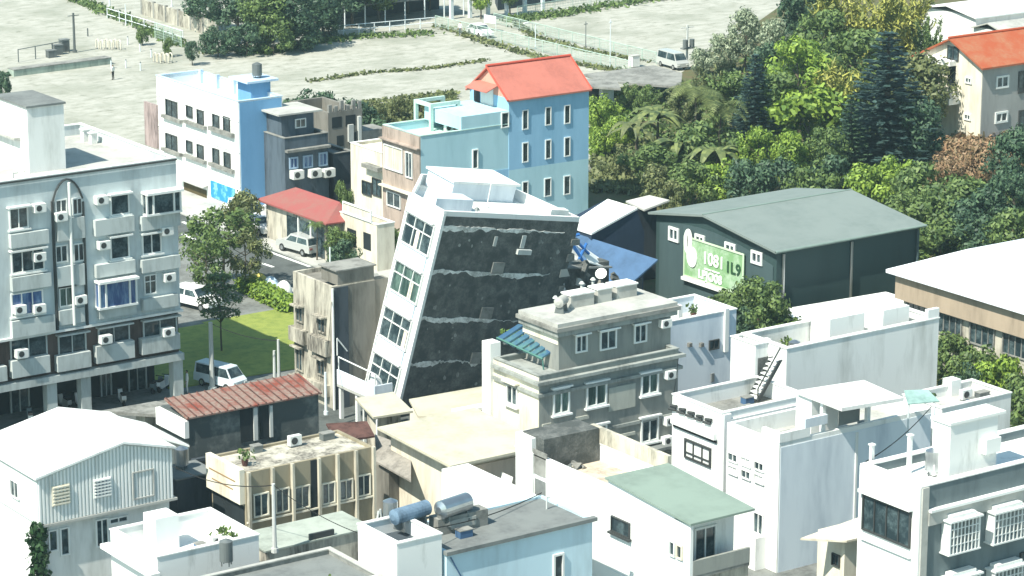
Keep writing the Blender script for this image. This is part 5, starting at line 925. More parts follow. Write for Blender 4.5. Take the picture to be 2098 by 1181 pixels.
def crown_pine(h, w, seed, per=30):
    rk = random.Random(seed); b = MB(); tiers = int(h * 2.1)
    for t in range(tiers):
        f_ = t / tiers; z = h * (.06 + .94 * f_); r = w * (1 - f_) ** .8 * rk.uniform(.85, 1.08) + .12; nb = max(5, int(13 * (1 - f_) + 4)); a0 = rk.random() * 6
        for k in range(nb):
            a = a0 + 2 * PI * k / nb + rk.gauss(0, .1); L = r * rk.uniform(.8, 1.08)
            for i in range(int(per * (.35 + .65 * (1 - f_)))):
                s = rk.random() ** .7; p = Vector((math.cos(a) * L * s, math.sin(a) * L * s, z - .16 * L * s + .22 * L * s * s + rk.gauss(0, .05)))
                sd_ = rk.choice((-1, 1)); aa = a + sd_ * rk.uniform(.5, 1.1); e = Euler((rk.gauss(0, .3), rk.uniform(-.25, .2), aa)).to_matrix(); ln = .24 * (1.15 - s * .5); quad(b, p, e, ln, .085)
    return b
def crown_bamboo(h, w, seed, culms=34):
    rk = random.Random(seed); b = MB()
    for k in range(culms):
        a = rk.random() * 2 * PI; out = w * rk.uniform(.2, .95); H_ = h * rk.uniform(.6, 1.0)
        for i in range(95):
            s = rk.uniform(.12, 1.0); p = Vector((math.cos(a) * out * s ** 1.6, math.sin(a) * out * s ** 1.6, H_ * (s - .12 * s ** 5))); sp = .45 * (1.15 - s)
            p += Vector((rk.gauss(0, sp), rk.gauss(0, sp), rk.gauss(0, .2))); e = Euler((rk.gauss(0, .4), -rk.uniform(.3, 1.2) if rk.random() < .65 else .4, a + rk.gauss(0, .8))).to_matrix(); quad(b, p, e, rk.uniform(.25, .5), .1)
    return b
def crown_palm(h, w, seed, fronds=15, banana=False):
    rk = random.Random(seed); b = MB()
    for k in range(fronds):
        a = 2 * PI * k / fronds + rk.gauss(0, .2); L = w * rk.uniform(.8, 1.15); rise = rk.uniform(.3, 1.3); prev = None
        for i in range(13):
            s = i / 12; p = Vector((math.cos(a) * L * s, math.sin(a) * L * s, h + L * (rise * s * 1.6 - (rise + .75) * s * s))); side = Vector((-math.sin(a), math.cos(a), 0)); wd = (.28 if banana else .5) * L * math.sin(PI * min(1, s * .9 + .1)) * .5
            if prev and banana: b.add([prev[0] - side * prev[1] - Vector((0, 0, .05)), p - side * wd - Vector((0, 0, .05)), p, prev[0]], [(0, 1, 2, 3)]); b.add([prev[0], p, p + side * wd - Vector((0, 0, .12)), prev[0] + side * prev[1] - Vector((0, 0, .12))], [(0, 1, 2, 3)])
            elif prev:
                for sd_ in (-1, 1):
                    for j in range(2):
                        q = prev[0].lerp(p, j / 2); tip = q + side * sd_ * wd + Vector((math.cos(a), math.sin(a), 0)) * .25 - Vector((0, 0, .25 * wd + .08)); d = (p - prev[0]) * .3; b.add([q, q + d, tip + d * .4, tip], [(0, 1, 2, 3)])
            prev = (p, wd)
    return b
MESH = {}
def tree_meshes(kind, leaf, v):
    k = (kind, leaf, v)
    if k in MESH: return MESH[k]
    s = v * 17 + len(kind); H0 = 10.0
    if kind == 'broad': c, t = crown_broad(H0, 3.6, s), trunk_mesh(H0, .22, s)
    elif kind == 'loose': c, t = crown_broad(H0, 3.7, s, .22, 26, 62, 1.0, .3), trunk_mesh(H0, .2, s, 9)
    elif kind == 'bush': c, t = crown_broad(6.0, 3.5, s, .21, 30, 100, 1.0, .12), trunk_mesh(4.0, .16, s, 4)
    elif kind == 'pine': c, t = crown_pine(H0, 2.6, s), trunk_mesh(H0, .2, s, 0, .01, .97)
    elif kind == 'bamboo': c, t = crown_bamboo(H0, 4.0, s), trunk_mesh(H0, .12, s, 5, .1, .6)
    elif kind == 'palm': c, t = crown_palm(6.0, 3.0, s), trunk_mesh(6.0, .2, s, 0, .05, 1.0)
    elif kind == 'banana': c, t = crown_palm(3.2, 2.7, s, 11, True), trunk_mesh(3.2, .22, s, 0, .04, 1.0)
    elif kind == 'tiered':
        c = MB(); rk = random.Random(s)
        for z, r in ((4.2, 2.6), (5.6, 3.0), (6.8, 2.4), (8.0, 1.5)):
            for i in range(420):
                a = rk.random() * 2 * PI; q = Vector((math.cos(a), math.sin(a), 0)) * r * rk.random() ** .5; q.z = z + rk.gauss(0, .13); quad(c, q, Euler((rk.gauss(0, .35), rk.gauss(0, .35), rk.random() * 6)).to_matrix(), .2, .12)
        t = trunk_mesh(H0, .14, s, 8, .03, .8)
    MESH[k] = (raw(c, 'crown', LM[leaf]), raw(t, 'trunk', BARK)); return MESH[k]
BASEH = {'broad': 10, 'loose': 10, 'bush': 6, 'pine': 10, 'bamboo': 10, 'palm': 7, 'banana': 5, 'tiered': 8.4}
NM = {'broad': ('broadleaf_tree', 'tree'), 'loose': ('broadleaf_tree', 'tree'), 'bush': ('bushy_shrub', 'shrub'), 'pine': ('conifer_tree', 'tree'), 'bamboo': ('bamboo_clump', 'bamboo'), 'palm': ('palm_tree', 'palm'), 'banana': ('banana_plant', 'banana plant'), 'tiered': ('tiered_tree', 'tree')}
TR_ = random.Random(21); CNT = [0]
def tree(kind, leaf, px, py, h, w, label, group=None, base=False):
    b = P(px, py, 0) if base else P(px, py, h); cr, tr = tree_meshes(kind, leaf, CNT[0] % 3); CNT[0] += 1; s = h / BASEH[kind]
    t = tag(bpy.data.objects.new(NM[kind][0], None), label, NM[kind][1], group); COL.objects.link(t); t.location = (b.x, b.y, 0); t.rotation_euler.z = TR_.random() * 6; t.scale = (s * w, s * w, s)
    for nm, me in (('crown', cr), ('trunk', tr)): o = bpy.data.objects.new(nm, me); COL.objects.link(o); o.parent = t
    return t
V = [  # kind, leaf, px, py of the crown top, height, width factor, label
 ('pine', 'pine', 1548, 105, 10.5, 1.15, 'slim dark conifer standing left of the big dark conifer, above the hall roof'),
 ('pine', 'pine', 1822, 56, 14.5, 1.6, 'largest dark blue green conifer, left of the orange roofed house'),
 ('broad', 'dark', 1648, -30, 10, .9, 'very dark tree cut by the top edge above the bright green tree'),
 ('broad', 'bright', 1642, 78, 10, .95, 'tall bright green tree between the two dark conifers'),
 ('pine', 'dark', 1745, 190, 9, 1.1, 'shorter dark conifer at the foot of the largest conifer'),
 ('bamboo', 'bamboo', 1725, -70, 13, .8, 'tall yellow green bamboo clump left of centre at the top edge'),
 ('bamboo', 'bamboo', 1800, -50, 13, .9, 'tall yellow green bamboo clump directly above the largest conifer'),
 ('bamboo', 'bamboo', 1868, -40, 11, .8, 'yellow green bamboo clump nearest the orange roofed house'),
 ('bamboo', 'mid', 1905, 20, 9, .7, 'greener bamboo clump leaning by the orange roof'),
 ('bamboo', 'bamboo', 1722, 110, 10, .85, 'lower olive bamboo clump in front of the bamboo, left of the largest conifer'),
 ('broad', 'pale', 1528, 20, 7, .9, 'pale silvery tree at the top beside the gravel lot'),
 ('broad', 'pale', 1588, 40, 7, .8, 'silvery tree right of the palest tree by the gravel lot'),
 ('bush', 'pale', 1480, 75, 4, .9, 'pale shrub at the corner of the gravel lot near the transformer pole'),
 ('bush', 'pale', 1435, 100, 3, .9, 'small pale shrub under the transformer pole'),
 ('bamboo', 'olive', 1470, 118, 8, .8, 'olive feathery clump left of the slim dark conifer'),
 ('bamboo', 'olive', 1430, 150, 6, .8, 'low olive feathery clump right of the parked van'),
 ('broad', 'olive', 1395, 178, 5, .8, 'olive tree behind the banana plants'),
 ('palm', 'palm', 1425, 172, 8, 1.1, 'tallest palm with spreading fronds among the banana plants'),
 ('palm', 'palm', 1475, 210, 6.5, 1.1, 'palm leaning right of the tallest palm'),
 ('banana', 'palm', 1350, 205, 5, 1.3, 'banana plant left of the tallest palm'),
 ('banana', 'olive', 1305, 235, 4.5, 1.3, 'leftmost banana plant near the low shed'),
 ('banana', 'palm', 1395, 262, 5, 1.3, 'banana plant in front of the tallest palm'),
 ('banana', 'palm', 1468, 280, 5, 1.2, 'banana plant left of the bright shrubs'),
 ('bush', 'bright', 1232, 195, 3.5, .9, 'bright green shrub just right of the teal house'),
 ('bush', 'bright', 1265, 245, 3, 1.0, 'bright green shrub below the low grey shed'),
 ('bush', 'bright', 1228, 262, 3, .8, 'bright green shrub low against the teal house'),
 ('bush', 'mid', 1292, 175, 3, .8, 'green shrub between low shed and banana plants'),
 ('bush', 'mid', 1330, 180, 3, .8, 'green shrub below the flat weathered shelter'),
 ('broad', 'bright', 1555, 262, 6, .9, 'bright yellow green tree at the foot of the slim conifer'),
 ('broad', 'bright', 1618, 270, 6, .9, 'bright yellow green tree right of its twin, above the hall ridge'),
 ('broad', 'mid', 1690, 262, 6, 1.0, 'mid green tree left of the largest conifer\'s foot'),
 ('bush', 'mid', 1420, 335, 4.2, 1.0, 'green shrub behind the left slope of the hall roof'),
 ('bush', 'bright', 1470, 330, 4.2, 1.0, 'lighter green shrub second from left behind the hall roof'),
 ('bush', 'dark', 1530, 335, 4.5, 1.0, 'dark shrub third from left behind the hall roof'),
 ('bush', 'dark', 1590, 325, 4.5, 1.0, 'dark shrub behind the hall roof ridge'),
 ('bush', 'mid', 1655, 335, 4.5, 1.0, 'green shrub behind the hall ridge\'s right end'),
 ('bush', 'dark', 1710, 330, 4.5, 1.0, 'dark shrub under the largest conifer'),
 ('bush', 'bright', 1775, 340, 4.5, 1.0, 'light green shrub right of the hall ridge end'),
 ('bush', 'bright', 1835, 330, 4.5, 1.0, 'light green shrub below the bare russet bank'),
 ('bush', 'mid', 1890, 345, 5, 1.0, 'green shrub right of the light pair above the hall eave'),
 ('bush', 'olive', 1380, 372, 3, .8, 'low olive shrub at the hall roof\'s left corner'),
 ('bush', 'red', 1945, 318, 4, .9, 'russet shrub nearest the largest conifer, below the orange house\'s garden'),
 ('bush', 'red', 1990, 290, 4.5, 1.0, 'russet bare looking shrub below the orange roofed house'),
 ('bush', 'red', 2045, 295, 4.5, 1.0, 'russet shrub right of the other russet shrub'),
 ('bush', 'mid', 1915, 395, 5, 1.1, 'green shrub past the right end of the hall roof'),
 ('bush', 'mid', 1975, 370, 5, 1.1, 'green shrub left of the dark right edge tree'),
 ('broad', 'dark', 2085, 262, 8, .9, 'dark tree at the right edge below the orange house'),
 ('broad', 'dark', 2060, 350, 7, .9, 'dark tree at the right edge above the white hipped roof'),
 ('bush', 'dark', 2020, 400, 5, 1.1, 'dark green shrub above the white hipped roof peak'),
 ('bush', 'mid', 1930, 455, 4, 1.1, 'green shrub between the hall corner and white hipped roof'),
 ('bush', 'dark', 1985, 440, 4.5, 1.0, 'dark shrub just above the white hipped roof'),
 ('bush', 'mid', 2075, 440, 4.5, 1.0, 'green shrub above the hipped roof at the right edge'),
 ('bush', 'mid', 1858, 400, 4, .9, 'green shrub touching the hall roof\'s far right slope'),
 ('bush', 'bright', 1880, 475, 3, .8, 'low light shrub at the right corner of the hall'),
 ('broad', 'mid', 1555, 572, 6.5, 1.0, 'bushy tree in front of the hall signboard'),
 ('bush', 'mid', 1505, 590, 4.5, .8, 'shrub left of the tree before the signboard'),
 ('bush', 'mid', 1585, 625, 4.5, .8, 'shrub right of the tree before the signboard'),
 ('bush', 'dark', 1530, 640, 4, .8, 'dark shrub below the tree before the signboard'),
 ('bush', 'mid', 1950, 688, 4, .9, 'green shrub nearest the long white parapet house'),
 ('bush', 'mid', 2005, 712, 4, .9, 'green shrub in the middle below the long beige wall'),
 ('bush', 'bright', 2055, 740, 4, .9, 'light shrub below the beige wall near the right edge'),
 ('bush', 'mid', 2095, 770, 4, .9, 'green shrub at the right edge below the beige wall'),
 ('bush', 'dark', 1980, 755, 3.5, .8, 'dark shrub behind the white cluttered roof'),
 ('loose', 'mid', 455, 420, 6.8, 1.15, 'leafy street tree hiding the road beside the apartment block'),
 ('loose', 'mid', 425, 480, 5.5, 1.0, 'leafy street tree at the apartment block\'s right corner'),
 ('loose', 'olive', 500, 470, 5.2, 1.0, 'leafy street tree nearest the silver parked car'),
 ('tiered', 'mid', 450, 560, 6, .8, 'flat tiered tree in front of the white street car'),
 ('bush', 'olive', 500, 395, 4, .8, 'olive street shrub left of the red roofed shop'),
 ('palm', 'mid', 648, 452, 3.5, .8, 'small potted palm by the red roofed shop front'),
 ('bush', 'mid', 690, 470, 3, .8, 'green garden shrub below the terrace balustrade'),
 ('bush', 'mid', 735, 462, 3, .9, 'green garden shrub in the middle by the leaning front'),
 ('bush', 'mid', 785, 462, 3, .8, 'green garden shrub touching the leaning white front'),
 ('bush', 'dark', 705, 498, 3, .8, 'dark garden shrub behind the soot stained roof'),
 ('bush', 'mid', 700, 372, 3, .5, 'narrow shrub between dark houses and cream house'),
 ('bush', 'olive', 770, 205, 2.6, .8, 'olive scrub bush left of the mint roof frame'),
 ('bush', 'olive', 815, 200, 2.4, .8, 'olive scrub bush behind the mint roof frame'),
 ('bush', 'olive', 862, 196, 2.2, .8, 'olive scrub bush right behind the mint roof frame'),
 ('bush', 'dark', 612, 192, 5, .9, 'dark shrub behind the blue house roof'),
 ('bush', 'dark', 665, 200, 5, 1.0, 'dark shrub behind the ruined shell'),
 ('bush', 'dark', 735, 208, 5, .9, 'dark bush against the ruined shell\'s right side'),
 ('bush', 'dark', 5, 148, 3, .6, 'dark shrub at the left edge above the stair tower'),
 ('broad', 'dark', 393, 84, 2.8, .9, 'small round dark tree on the gravel lot'),
 ('bush', 'mid', 345, 78, 2.2, .5, 'low green shrub by the fence on the gravel lot'),
 ('bush', 'mid', 290, 55, 2.2, .6, 'low green shrub below the concrete boundary wall'),
 ('broad', 'dark', 425, -45, 6.5, 1.25, 'leftmost tree of the dark row at the top, by the concrete wall'),
 ('broad', 'dark', 485, -50, 8, 1.25, 'second tree of the dark row at the top'),
 ('broad', 'mid', 545, -35, 8, 1.25, 'third, lighter tree of the row at the top'),
 ('broad', 'dark', 600, -40, 8, 1.25, 'fourth tree of the dark row at the top, its shade on the lot'),
 ('broad', 'dark', 660, -60, 8, 1.25, 'fifth tree of the dark row at the top'),
 ('broad', 'dark', 720, -80, 8, 1.25, 'sixth tree of the dark row, behind the white guard rail'),
 ('broad', 'mid', 775, -80, 7.5, 1.25, 'seventh tree of the row, near the dark carport'),
 ('broad', 'dark', 835, -95, 7.5, 1.25, 'eighth tree of the row, above the carport'),
 ('broad', 'bright', 880, -75, 6, .8, 'light tree right of the dark row at the top edge'),
 ('broad', 'bright', 985, -60, 6, .8, 'light tree behind the white gate posts'),
 ('broad', 'mid', 1045, -65, 6, .8, 'green tree right of the gate posts at the top'),

 ('broad', 'mid', 1600, 150, 8, 1.1, 'mid green tree between slim conifer and the tall bright tree'),
 ('broad', 'mid', 1690, 20, 9, 1.1, 'green tree behind the bamboo left of the largest conifer'),
 ('broad', 'mid', 1505, 150, 7, 1.1, 'green tree just left behind the slim dark conifer'),
 ('broad', 'dark', 1590, 90, 8, 1.0, 'dark tree behind the slim conifer, below the silvery trees'),
 ('broad', 'mid', 1760, 60, 10, 1.2, 'green tree filling the gap left behind the largest conifer'),
 ('broad', 'olive', 1880, 110, 9, 1.1, 'olive tree between the largest conifer and the orange roofed house'),
 ('broad', 'dark', 1880, 200, 8, 1.0, 'dark tree right of the largest conifer\'s foot'),
 ('bush', 'mid', 1330, 300, 4, 1.2, 'green shrub below the leftmost banana plant'),
 ('bush', 'olive', 1350, 340, 3.5, 1.1, 'olive shrub on the bank behind the small pale roofed shed'),
 ('bush', 'olive', 1290, 300, 3, 1.0, 'olive shrub near the teal house\'s right corner'),
 ('bush', 'mid', 1440, 260, 5, 1.1, 'green undergrowth shrub between the banana plants'),
 ('bush', 'bright', 1660, 180, 7, 1.2, 'bright shrub below the tall bright green tree'),
 ('bush', 'dark', 445, 55, 3.5, 1.0, 'dark shrub under the left end of the top tree row'),
 ('bush', 'dark', 505, 52, 3.5, 1.2, 'dark shrub under the second tree of the top row'),
 ('bush', 'mid', 560, 50, 3.5, 1.2, 'lighter shrub under the third tree of the top row'),
 ('bush', 'dark', 620, 42, 3.5, 1.2, 'dark shrub under the fourth tree of the top row'),
 ('bush', 'dark', 672, 30, 3, 1.0, 'dark shrub by the left end of the carport'),
]
for kind, leaf, px, py, h, w_, lab in V: tree(kind, leaf, px, py, h, w_, lab)

def ground_cover(name, poly, n, mtl, lo, hi, leaf=.25, seed=1, label=None):
    rk = random.Random(seed); xs = [p.x for p in poly]; ys = [p.y for p in poly]; b = MB(); k = 0
    def inside(x, y):
        c = False; j = len(poly) - 1
        for i in range(len(poly)):
            if (poly[i].y > y) != (poly[j].y > y) and x < (poly[j].x - poly[i].x) * (y - poly[i].y) / (poly[j].y - poly[i].y) + poly[i].x: c = not c
            j = i
        return c
    while k < n:
        x, y = rk.uniform(min(xs), max(xs)), rk.uniform(min(ys), max(ys)); k += 1
        if not inside(x, y): continue
        hh = rk.uniform(lo, hi) * (.5 + .5 * abs(math.sin(x * .9) * math.cos(y * .7)))
        for i in range(5):
            c = Vector((x + rk.gauss(0, .3), y + rk.gauss(0, .3), hh * rk.random() + .05)); e = Euler((rk.gauss(0, .8), rk.gauss(0, .8), rk.random() * 6)).to_matrix(); f_ = leaf * rk.uniform(.6, 1.3); quad(b, c, e, f_, f_ * .6)
    o = bpy.data.objects.new(name, raw(b, name, mtl)); COL.objects.link(o); tag(o, label, 'ground cover', kind='stuff')
gp = [P(1225, 330), P(1215, 190), P(1300, 190), P(1420, 170), P(1600, 90), P(1900, 60), P(1960, 290), P(2100, 300), P(2150, 480), P(1900, 470), P(1790, 390), P(1600, 370), P(1370, 410)]
ground_cover('undergrowth', gp, 9000, LM['mid'], .2, 1.1, seed=3, label='tangled green undergrowth beneath the trees behind the hall')
ground_cover('undergrowth', [P(1212, 230), P(1300, 225), P(1290, 330), P(1212, 330)], 1500, LM['bright'], .2, .9, seed=4, label='bright grass and weeds right of the teal house')
ground_cover('undergrowth', [P(1925, 740), P(2098, 830), P(2200, 850), P(2200, 790), P(1990, 700)], 1500, LM['mid'], .3, 1.2, seed=5, label='green weeds below the long beige wall')
ground_cover('undergrowth', [P(1215, 330), P(1215, 395), P(1330, 400), P(1420, 350), P(1340, 290), P(1260, 300)], 3500, LM['olive'], .2, 1.0, seed=14, label='olive brown scrub on the bank below the banana plants')
ground_cover('undergrowth', [P(1870, 345), P(1905, 315), P(1960, 285), P(2075, 275), P(2085, 335), P(1990, 350)], 2600, LM['red'], .3, 1.6, seed=15, label='russet orange brush on the bank below the orange roofed house')
ground_cover('undergrowth', [P(750, 262), P(745, 225), P(930, 195), P(940, 240)], 900, LM['olive'], .2, .8, seed=6, label='olive scrub behind the low teal roof')
def strip(name, pts, w_, n, mtl, lo, hi, lab, seed=1):
    rk = random.Random(seed); b = MB()
    for k in range(n):
        s = rk.random() * (len(pts) - 1); i = int(s); q = P(*pts[i]).lerp(P(*pts[min(i + 1, len(pts) - 1)]), s - i); q = q + Vector((rk.gauss(0, w_), rk.gauss(0, w_), 0)); c = Vector((q.x, q.y, rk.uniform(lo, hi) * rk.random() + .04))
        f_ = rk.uniform(.15, .32); quad(b, c, Euler((rk.gauss(0, .7), rk.gauss(0, .7), rk.random() * 6)).to_matrix(), f_, f_ * .6)
    o = bpy.data.objects.new(name, raw(b, name, mtl)); COL.objects.link(o); tag(o, lab, 'grass', kind='stuff')
strip('grass_strip', [(140, -5), (250, 38), (370, 95)], .55, 1500, LM['mid'], .1, .6, 'rough grass under the fence at the upper left', 1)
strip('grass_strip', [(632, 168), (760, 150), (880, 142), (1000, 124)], .3, 420, LM['olive'], .03, .16, 'thin dark weed line across the middle gravel lot', 2)
strip('grass_strip', [(690, 222), (800, 205), (930, 190)], .4, 300, LM['olive'], .03, .2, 'weed line at the near edge of the gravel lot', 3)
strip('grass_strip', [(510, 108), (560, 106), (620, 92), (720, 78), (880, 70)], .8, 1300, LM['mid'], .1, .4, 'grass verge under the dark tree row', 4)
strip('grass_strip', [(900, 55), (1010, 92), (1130, 125), (1290, 150)], .5, 800, LM['olive'], .05, .3, 'grass along the right mesh fence', 5)
strip('grass_strip', [(1050, 44), (1150, 30), (1300, 5), (1420, -12)], .9, 1500, LM['mid'], .1, .6, 'grass bank at the far edge of the right gravel lot', 6)
strip('grass_strip', [(1060, 52), (1100, 78), (1200, 105), (1330, 128)], .5, 450, LM['olive'], .05, .3, 'grass along the inner mesh fence', 7)
strip('grass_strip', [(0, 158), (110, 142), (215, 128)], .25, 500, LM['dark'], .05, .4, 'dark weeds under the long planter', 8)
strip('grass_strip', [(420, 110), (480, 104), (560, 100), (640, 96)], .4, 500, LM['olive'], .05, .3, 'weedy edge of the lot near the round tree', 9)
hg = MB(); rk = random.Random(9); h0, h1 = P(500, 592), P(600, 640)   # hedge beside the lawn
for k in range(3500):
    f_ = rk.random(); q = h0.lerp(h1, f_); d = Vector((1, 0, 0)); c = Vector((q.x + rk.uniform(-.9, .9), q.y + rk.gauss(0, .2), rk.uniform(.05, 1.0))); e = Euler((rk.gauss(0, .7), rk.gauss(0, .7), rk.random() * 6)).to_matrix(); quad(hg, c, e, .17, .1)
o = bpy.data.objects.new('hedge', raw(hg, 'hedge', LM['bright'])); COL.objects.link(o); tag(o, 'long clipped green hedge between the lawn and the road', 'hedge')

# ================================================================== fences, walls, rails on the lots
def run(name, label, cat, a, b, n, h, post, rails, mtl, mesh_=None, rr=.05):
    a, b = P(*a), P(*b); t = thing(name, label, cat, a); d = b - a
    for k in range(n + 1): q = a + d * k / n; MB().tube((q.x, q.y, 0), (q.x, q.y, h), post, n=6).build('post', mtl, t)
    for z in rails: MB().tube((a.x, a.y, z), (b.x, b.y, z), rr, n=6).build('rail', mtl, t)
    if mesh_:
        m_ = MB(); L = d.length; k = 0.0
        while k < L: q = a + d * (k / L); m_.tube((q.x, q.y, .15), (q.x, q.y, h - .05), .018, n=3); k += .28
        z = .3
        while z < h: m_.tube((a.x, a.y, z), (b.x, b.y, z), .018, n=3); z += .3
        m_.build('mesh_panel', mesh_, t)
    return t
run('guard_rail', 'white two bar guard rail in front of the dark carport', 'guard rail', (672, 76), (892, 56), 7, 1.25, .07, (.6, 1.2), RAILW)
run('mesh_fence', 'pale green mesh fence running right from the guard rail', 'fence', (892, 57), (1292, 152), 14, 1.5, .05, (1.45,), FENCE, FENCE)
run('mesh_fence', 'pale green mesh fence beyond the white car, around the right gravel lot', 'fence', (1012, 50), (1345, 132), 12, 1.4, .05, (1.35,), FENCE, FENCE)
run('mesh_fence', 'pale mesh fence along the far grass bank', 'fence', (1060, 36), (1420, -18), 10, 1.4, .05, (1.35,), FENCE, FENCE)
run('wire_fence', 'white railed fence along the upper left grass strip', 'fence', (220, 38), (375, 85), 6, 1.3, .06, (.5, 1.25), RAILW)
run('mesh_fence', 'green mesh gate panel beside the round tree', 'fence', (318, 80), (372, 98), 3, 2.0, .05, (1.95,), FENCE, FENCE)
run('rail_fence', 'dark posted rail fence on the left gravel lot', 'fence', (38, 128), (142, 108), 3, 1.5, .07, (1.45,), STEELD)
bw = thing('boundary_wall', 'pale concrete panel boundary wall at the upper left', 'wall', P(290, 25)); a, b_ = P(292, 30), P(445, 78); d = b_ - a; n_ = Vector((-d.y, d.x, 0)).normalized() * .12; MB().slab([Vector((q.x, q.y, 1.9)) for q in (a - n_, b_ - n_, b_ + n_, a + n_)], 1.9).build('wall_body', CREAMD, bw)
for k in range(7): q = a + d * k / 6; MB().box(q.x - .14, q.x + .14, q.y - .2, q.y + .2, 0, 2.05).build('pier', CONC, bw)
pl = thing('planter_wall', 'long low green grey planter wall on the left gravel lot', 'wall', P(30, 150)); a, b_ = P(22, 156), P(222, 130); d = b_ - a; n_ = Vector((-d.y, d.x, 0)).normalized() * .7; MB().slab([Vector((q.x, q.y, .7)) for q in (a - n_, b_ - n_, b_ + n_, a + n_)], .7).build('wall_body', mat('green_grey_concrete', (.35, .42, .36), dirt=.3), pl); MB().slab([Vector((q.x, q.y, .78)) for q in (a - n_ * 1.06, b_ - n_ * 1.06, b_ + n_ * 1.06, a + n_ * 1.06)], .078).build('wall_cap', CONC, pl)
for i, (px, py) in enumerate(((105, 118), (118, 112), (132, 106))):
    a = P(px, py); t = thing('machine', 'dark machine box behind the planter wall, %s' % ('lowest and leftmost', 'middle', 'rightmost')[i], 'machine', a, 'machine boxes'); MB().box(a.x - .5, a.x + .5, a.y - .4, a.y + .4, 0, .8 + .3 * i).build('body', STEELD, t); MB().box(a.x - .55, a.x + .55, a.y - .45, a.y + .45, .802 + .3 * i, .88 + .3 * i).build('lid', CONCG, t)
def pole(label, px, py, h, r=.12, mtl=POLEM, arm=0, name='utility_pole', extra=None, z0=0):
    a = P(px, py, z0); t = thing(name, label, name.replace('_', ' ').replace('utility ', ''), (a.x, a.y, z0)); MB().tube(a, a + Vector((0, 0, h)), r, r * .75, 8).build('shaft', mtl, t); MB().tube(a, a + Vector((0, 0, .25)), r * 1.6, n=8).build('base', mtl, t)
    if arm: MB().tube(a + Vector((-arm, 0, h - .3)), a + Vector((arm, 0, h - .3)), .05, n=6).build('cross_arm', mtl, t)
    if extra: extra(t, a, h)
    return t
def lamp(t, a, h): MB().tube(a + Vector((0, 0, h)), a + Vector((-1.0, .2, h + .2)), .05, n=6).build('arm', POLEM, t); MB().box(a.x - 1.5, a.x - .9, a.y + .05, a.y + .35, a.z + h + .12, a.z + h + .24).build('lamp_head', PLAST, t)
pole('dark pole with a small top bracket on the left gravel lot', 153, 108, 4.6, .17, STEELD, .7)
pole('tallest white pole at the upper left behind the fence', 225, 22, 3.2, .12, RAILW); pole('white pole in front of the dark tree row', 352, 14, 4, .08, RAILW)
pole('thin white pole in the fence line by the boundary wall', 258, 52, 2.6, .07, RAILW)
pole('thin pole with camera head on the right gravel lot', 1200, 104, 3.4, .06, STEELD, .25); pole('taller plain lamp pole right of the camera pole', 1250, 138, 5.4, .06, RAILW, .2)
pole('street lamp beside the mesh fence near the white car', 1097, 100, 2.9, .06, RAILW, 0, 'street_lamp', lamp)
def trafo(t, a, h):
    for dx in (-.5, .45): MB().tube(a + Vector((dx, -.3, h * .5)), a + Vector((dx, -.3, h * .5 + .9)), .28, n=10).build('transformer', STEELD, t)
    MB().box(a.x - .9, a.x + .9, a.y - .5, a.y + .1, h * .5 - .15, h * .5 - .01).build('platform', CONCG, t)
pole('transformer pole at the corner of the right gravel lot', 1407, 142, 5, .14, POLEM, .9, extra=trafo)
pole('tall pale utility pole on the shaded lawn', 435, 800, 5.0, .2, POLEM); 
pole('taller of two pale poles by the lawn\'s lower corner', 572, 790, 3.4, .13, POLEM); pole('shorter of two pale poles by the lawn\'s lower corner', 563, 785, 2.4, .13, POLEM)
pole('thin white pole rising behind the soot stained house corner', 678, 640, 5.2, .08, RAILW); pole('pale pole standing before the tan panelled shop house', 563, 1132, 4.0, .13, POLEM, 0, z0=4.4)
pole('white pole left of the bent balcony rail', 668, 850, 3.0, .1, RAILW, z0=1)
# bollards (inverted U hoops)
hb = 0
for gx, gy, n, nm in ((200, 100, 6, 'left'), (318, 128, 5, 'right')):
    for k in range(n):
        a = P(gx + k * (9 if nm == 'left' else 8), gy + (k % 2) * 2); t = thing('hoop_barrier', 'pale hoop barrier, %s from the left in the %s row on the gravel lot' % (('first', 'second', 'third', 'fourth', 'fifth', 'sixth')[k], nm), 'barrier', a, 'hoop barriers in the %s row' % nm)
        b = MB(); pts = [Vector((a.x + .0, a.y + .35 * math.cos(i * PI / 8), .75 + .35 * math.sin(i * PI / 8))) for i in range(9)]; pts = [Vector((a.x, a.y + .35, 0))] + pts + [Vector((a.x, a.y - .35, 0))]
        for i in range(len(pts) - 1): b.tube(pts[i], pts[i + 1], .07, n=5)
        b.build('hoop', CREAM, t); MB().box(a.x - .1, a.x + .1, a.y - .45, a.y + .45, .0, .06).build('foot_plate', CONC, t)
for k, (px, py) in enumerate(((262, 92), (287, 106), (258, 140), (288, 145), (180, 75), (228, 140), (455, 102), (310, 118))):
    a = P(px, py); t = thing('bollard', ('pale bollard nearest the hoop row', 'pale bollard between the two hoop rows', 'slim bollard on the open lot, leftmost low one', 'slim bollard on the open lot, right low one', 'slim dark marker post near the dark pole', 'pale bollard nearest the standing person', 'dark stubby bollard right of the round tree', 'pale bollard left of the right hoop row')[k], 'bollard', a)
    MB().tube(a, a + Vector((0, 0, .9)), .09, .08).build('shaft', RAILW if k not in (4, 6) else STEELD, t); MB().tube(a + Vector((0, 0, .902)), a + Vector((0, 0, 1.0)), .1, .05).build('cap', STEELD, t)
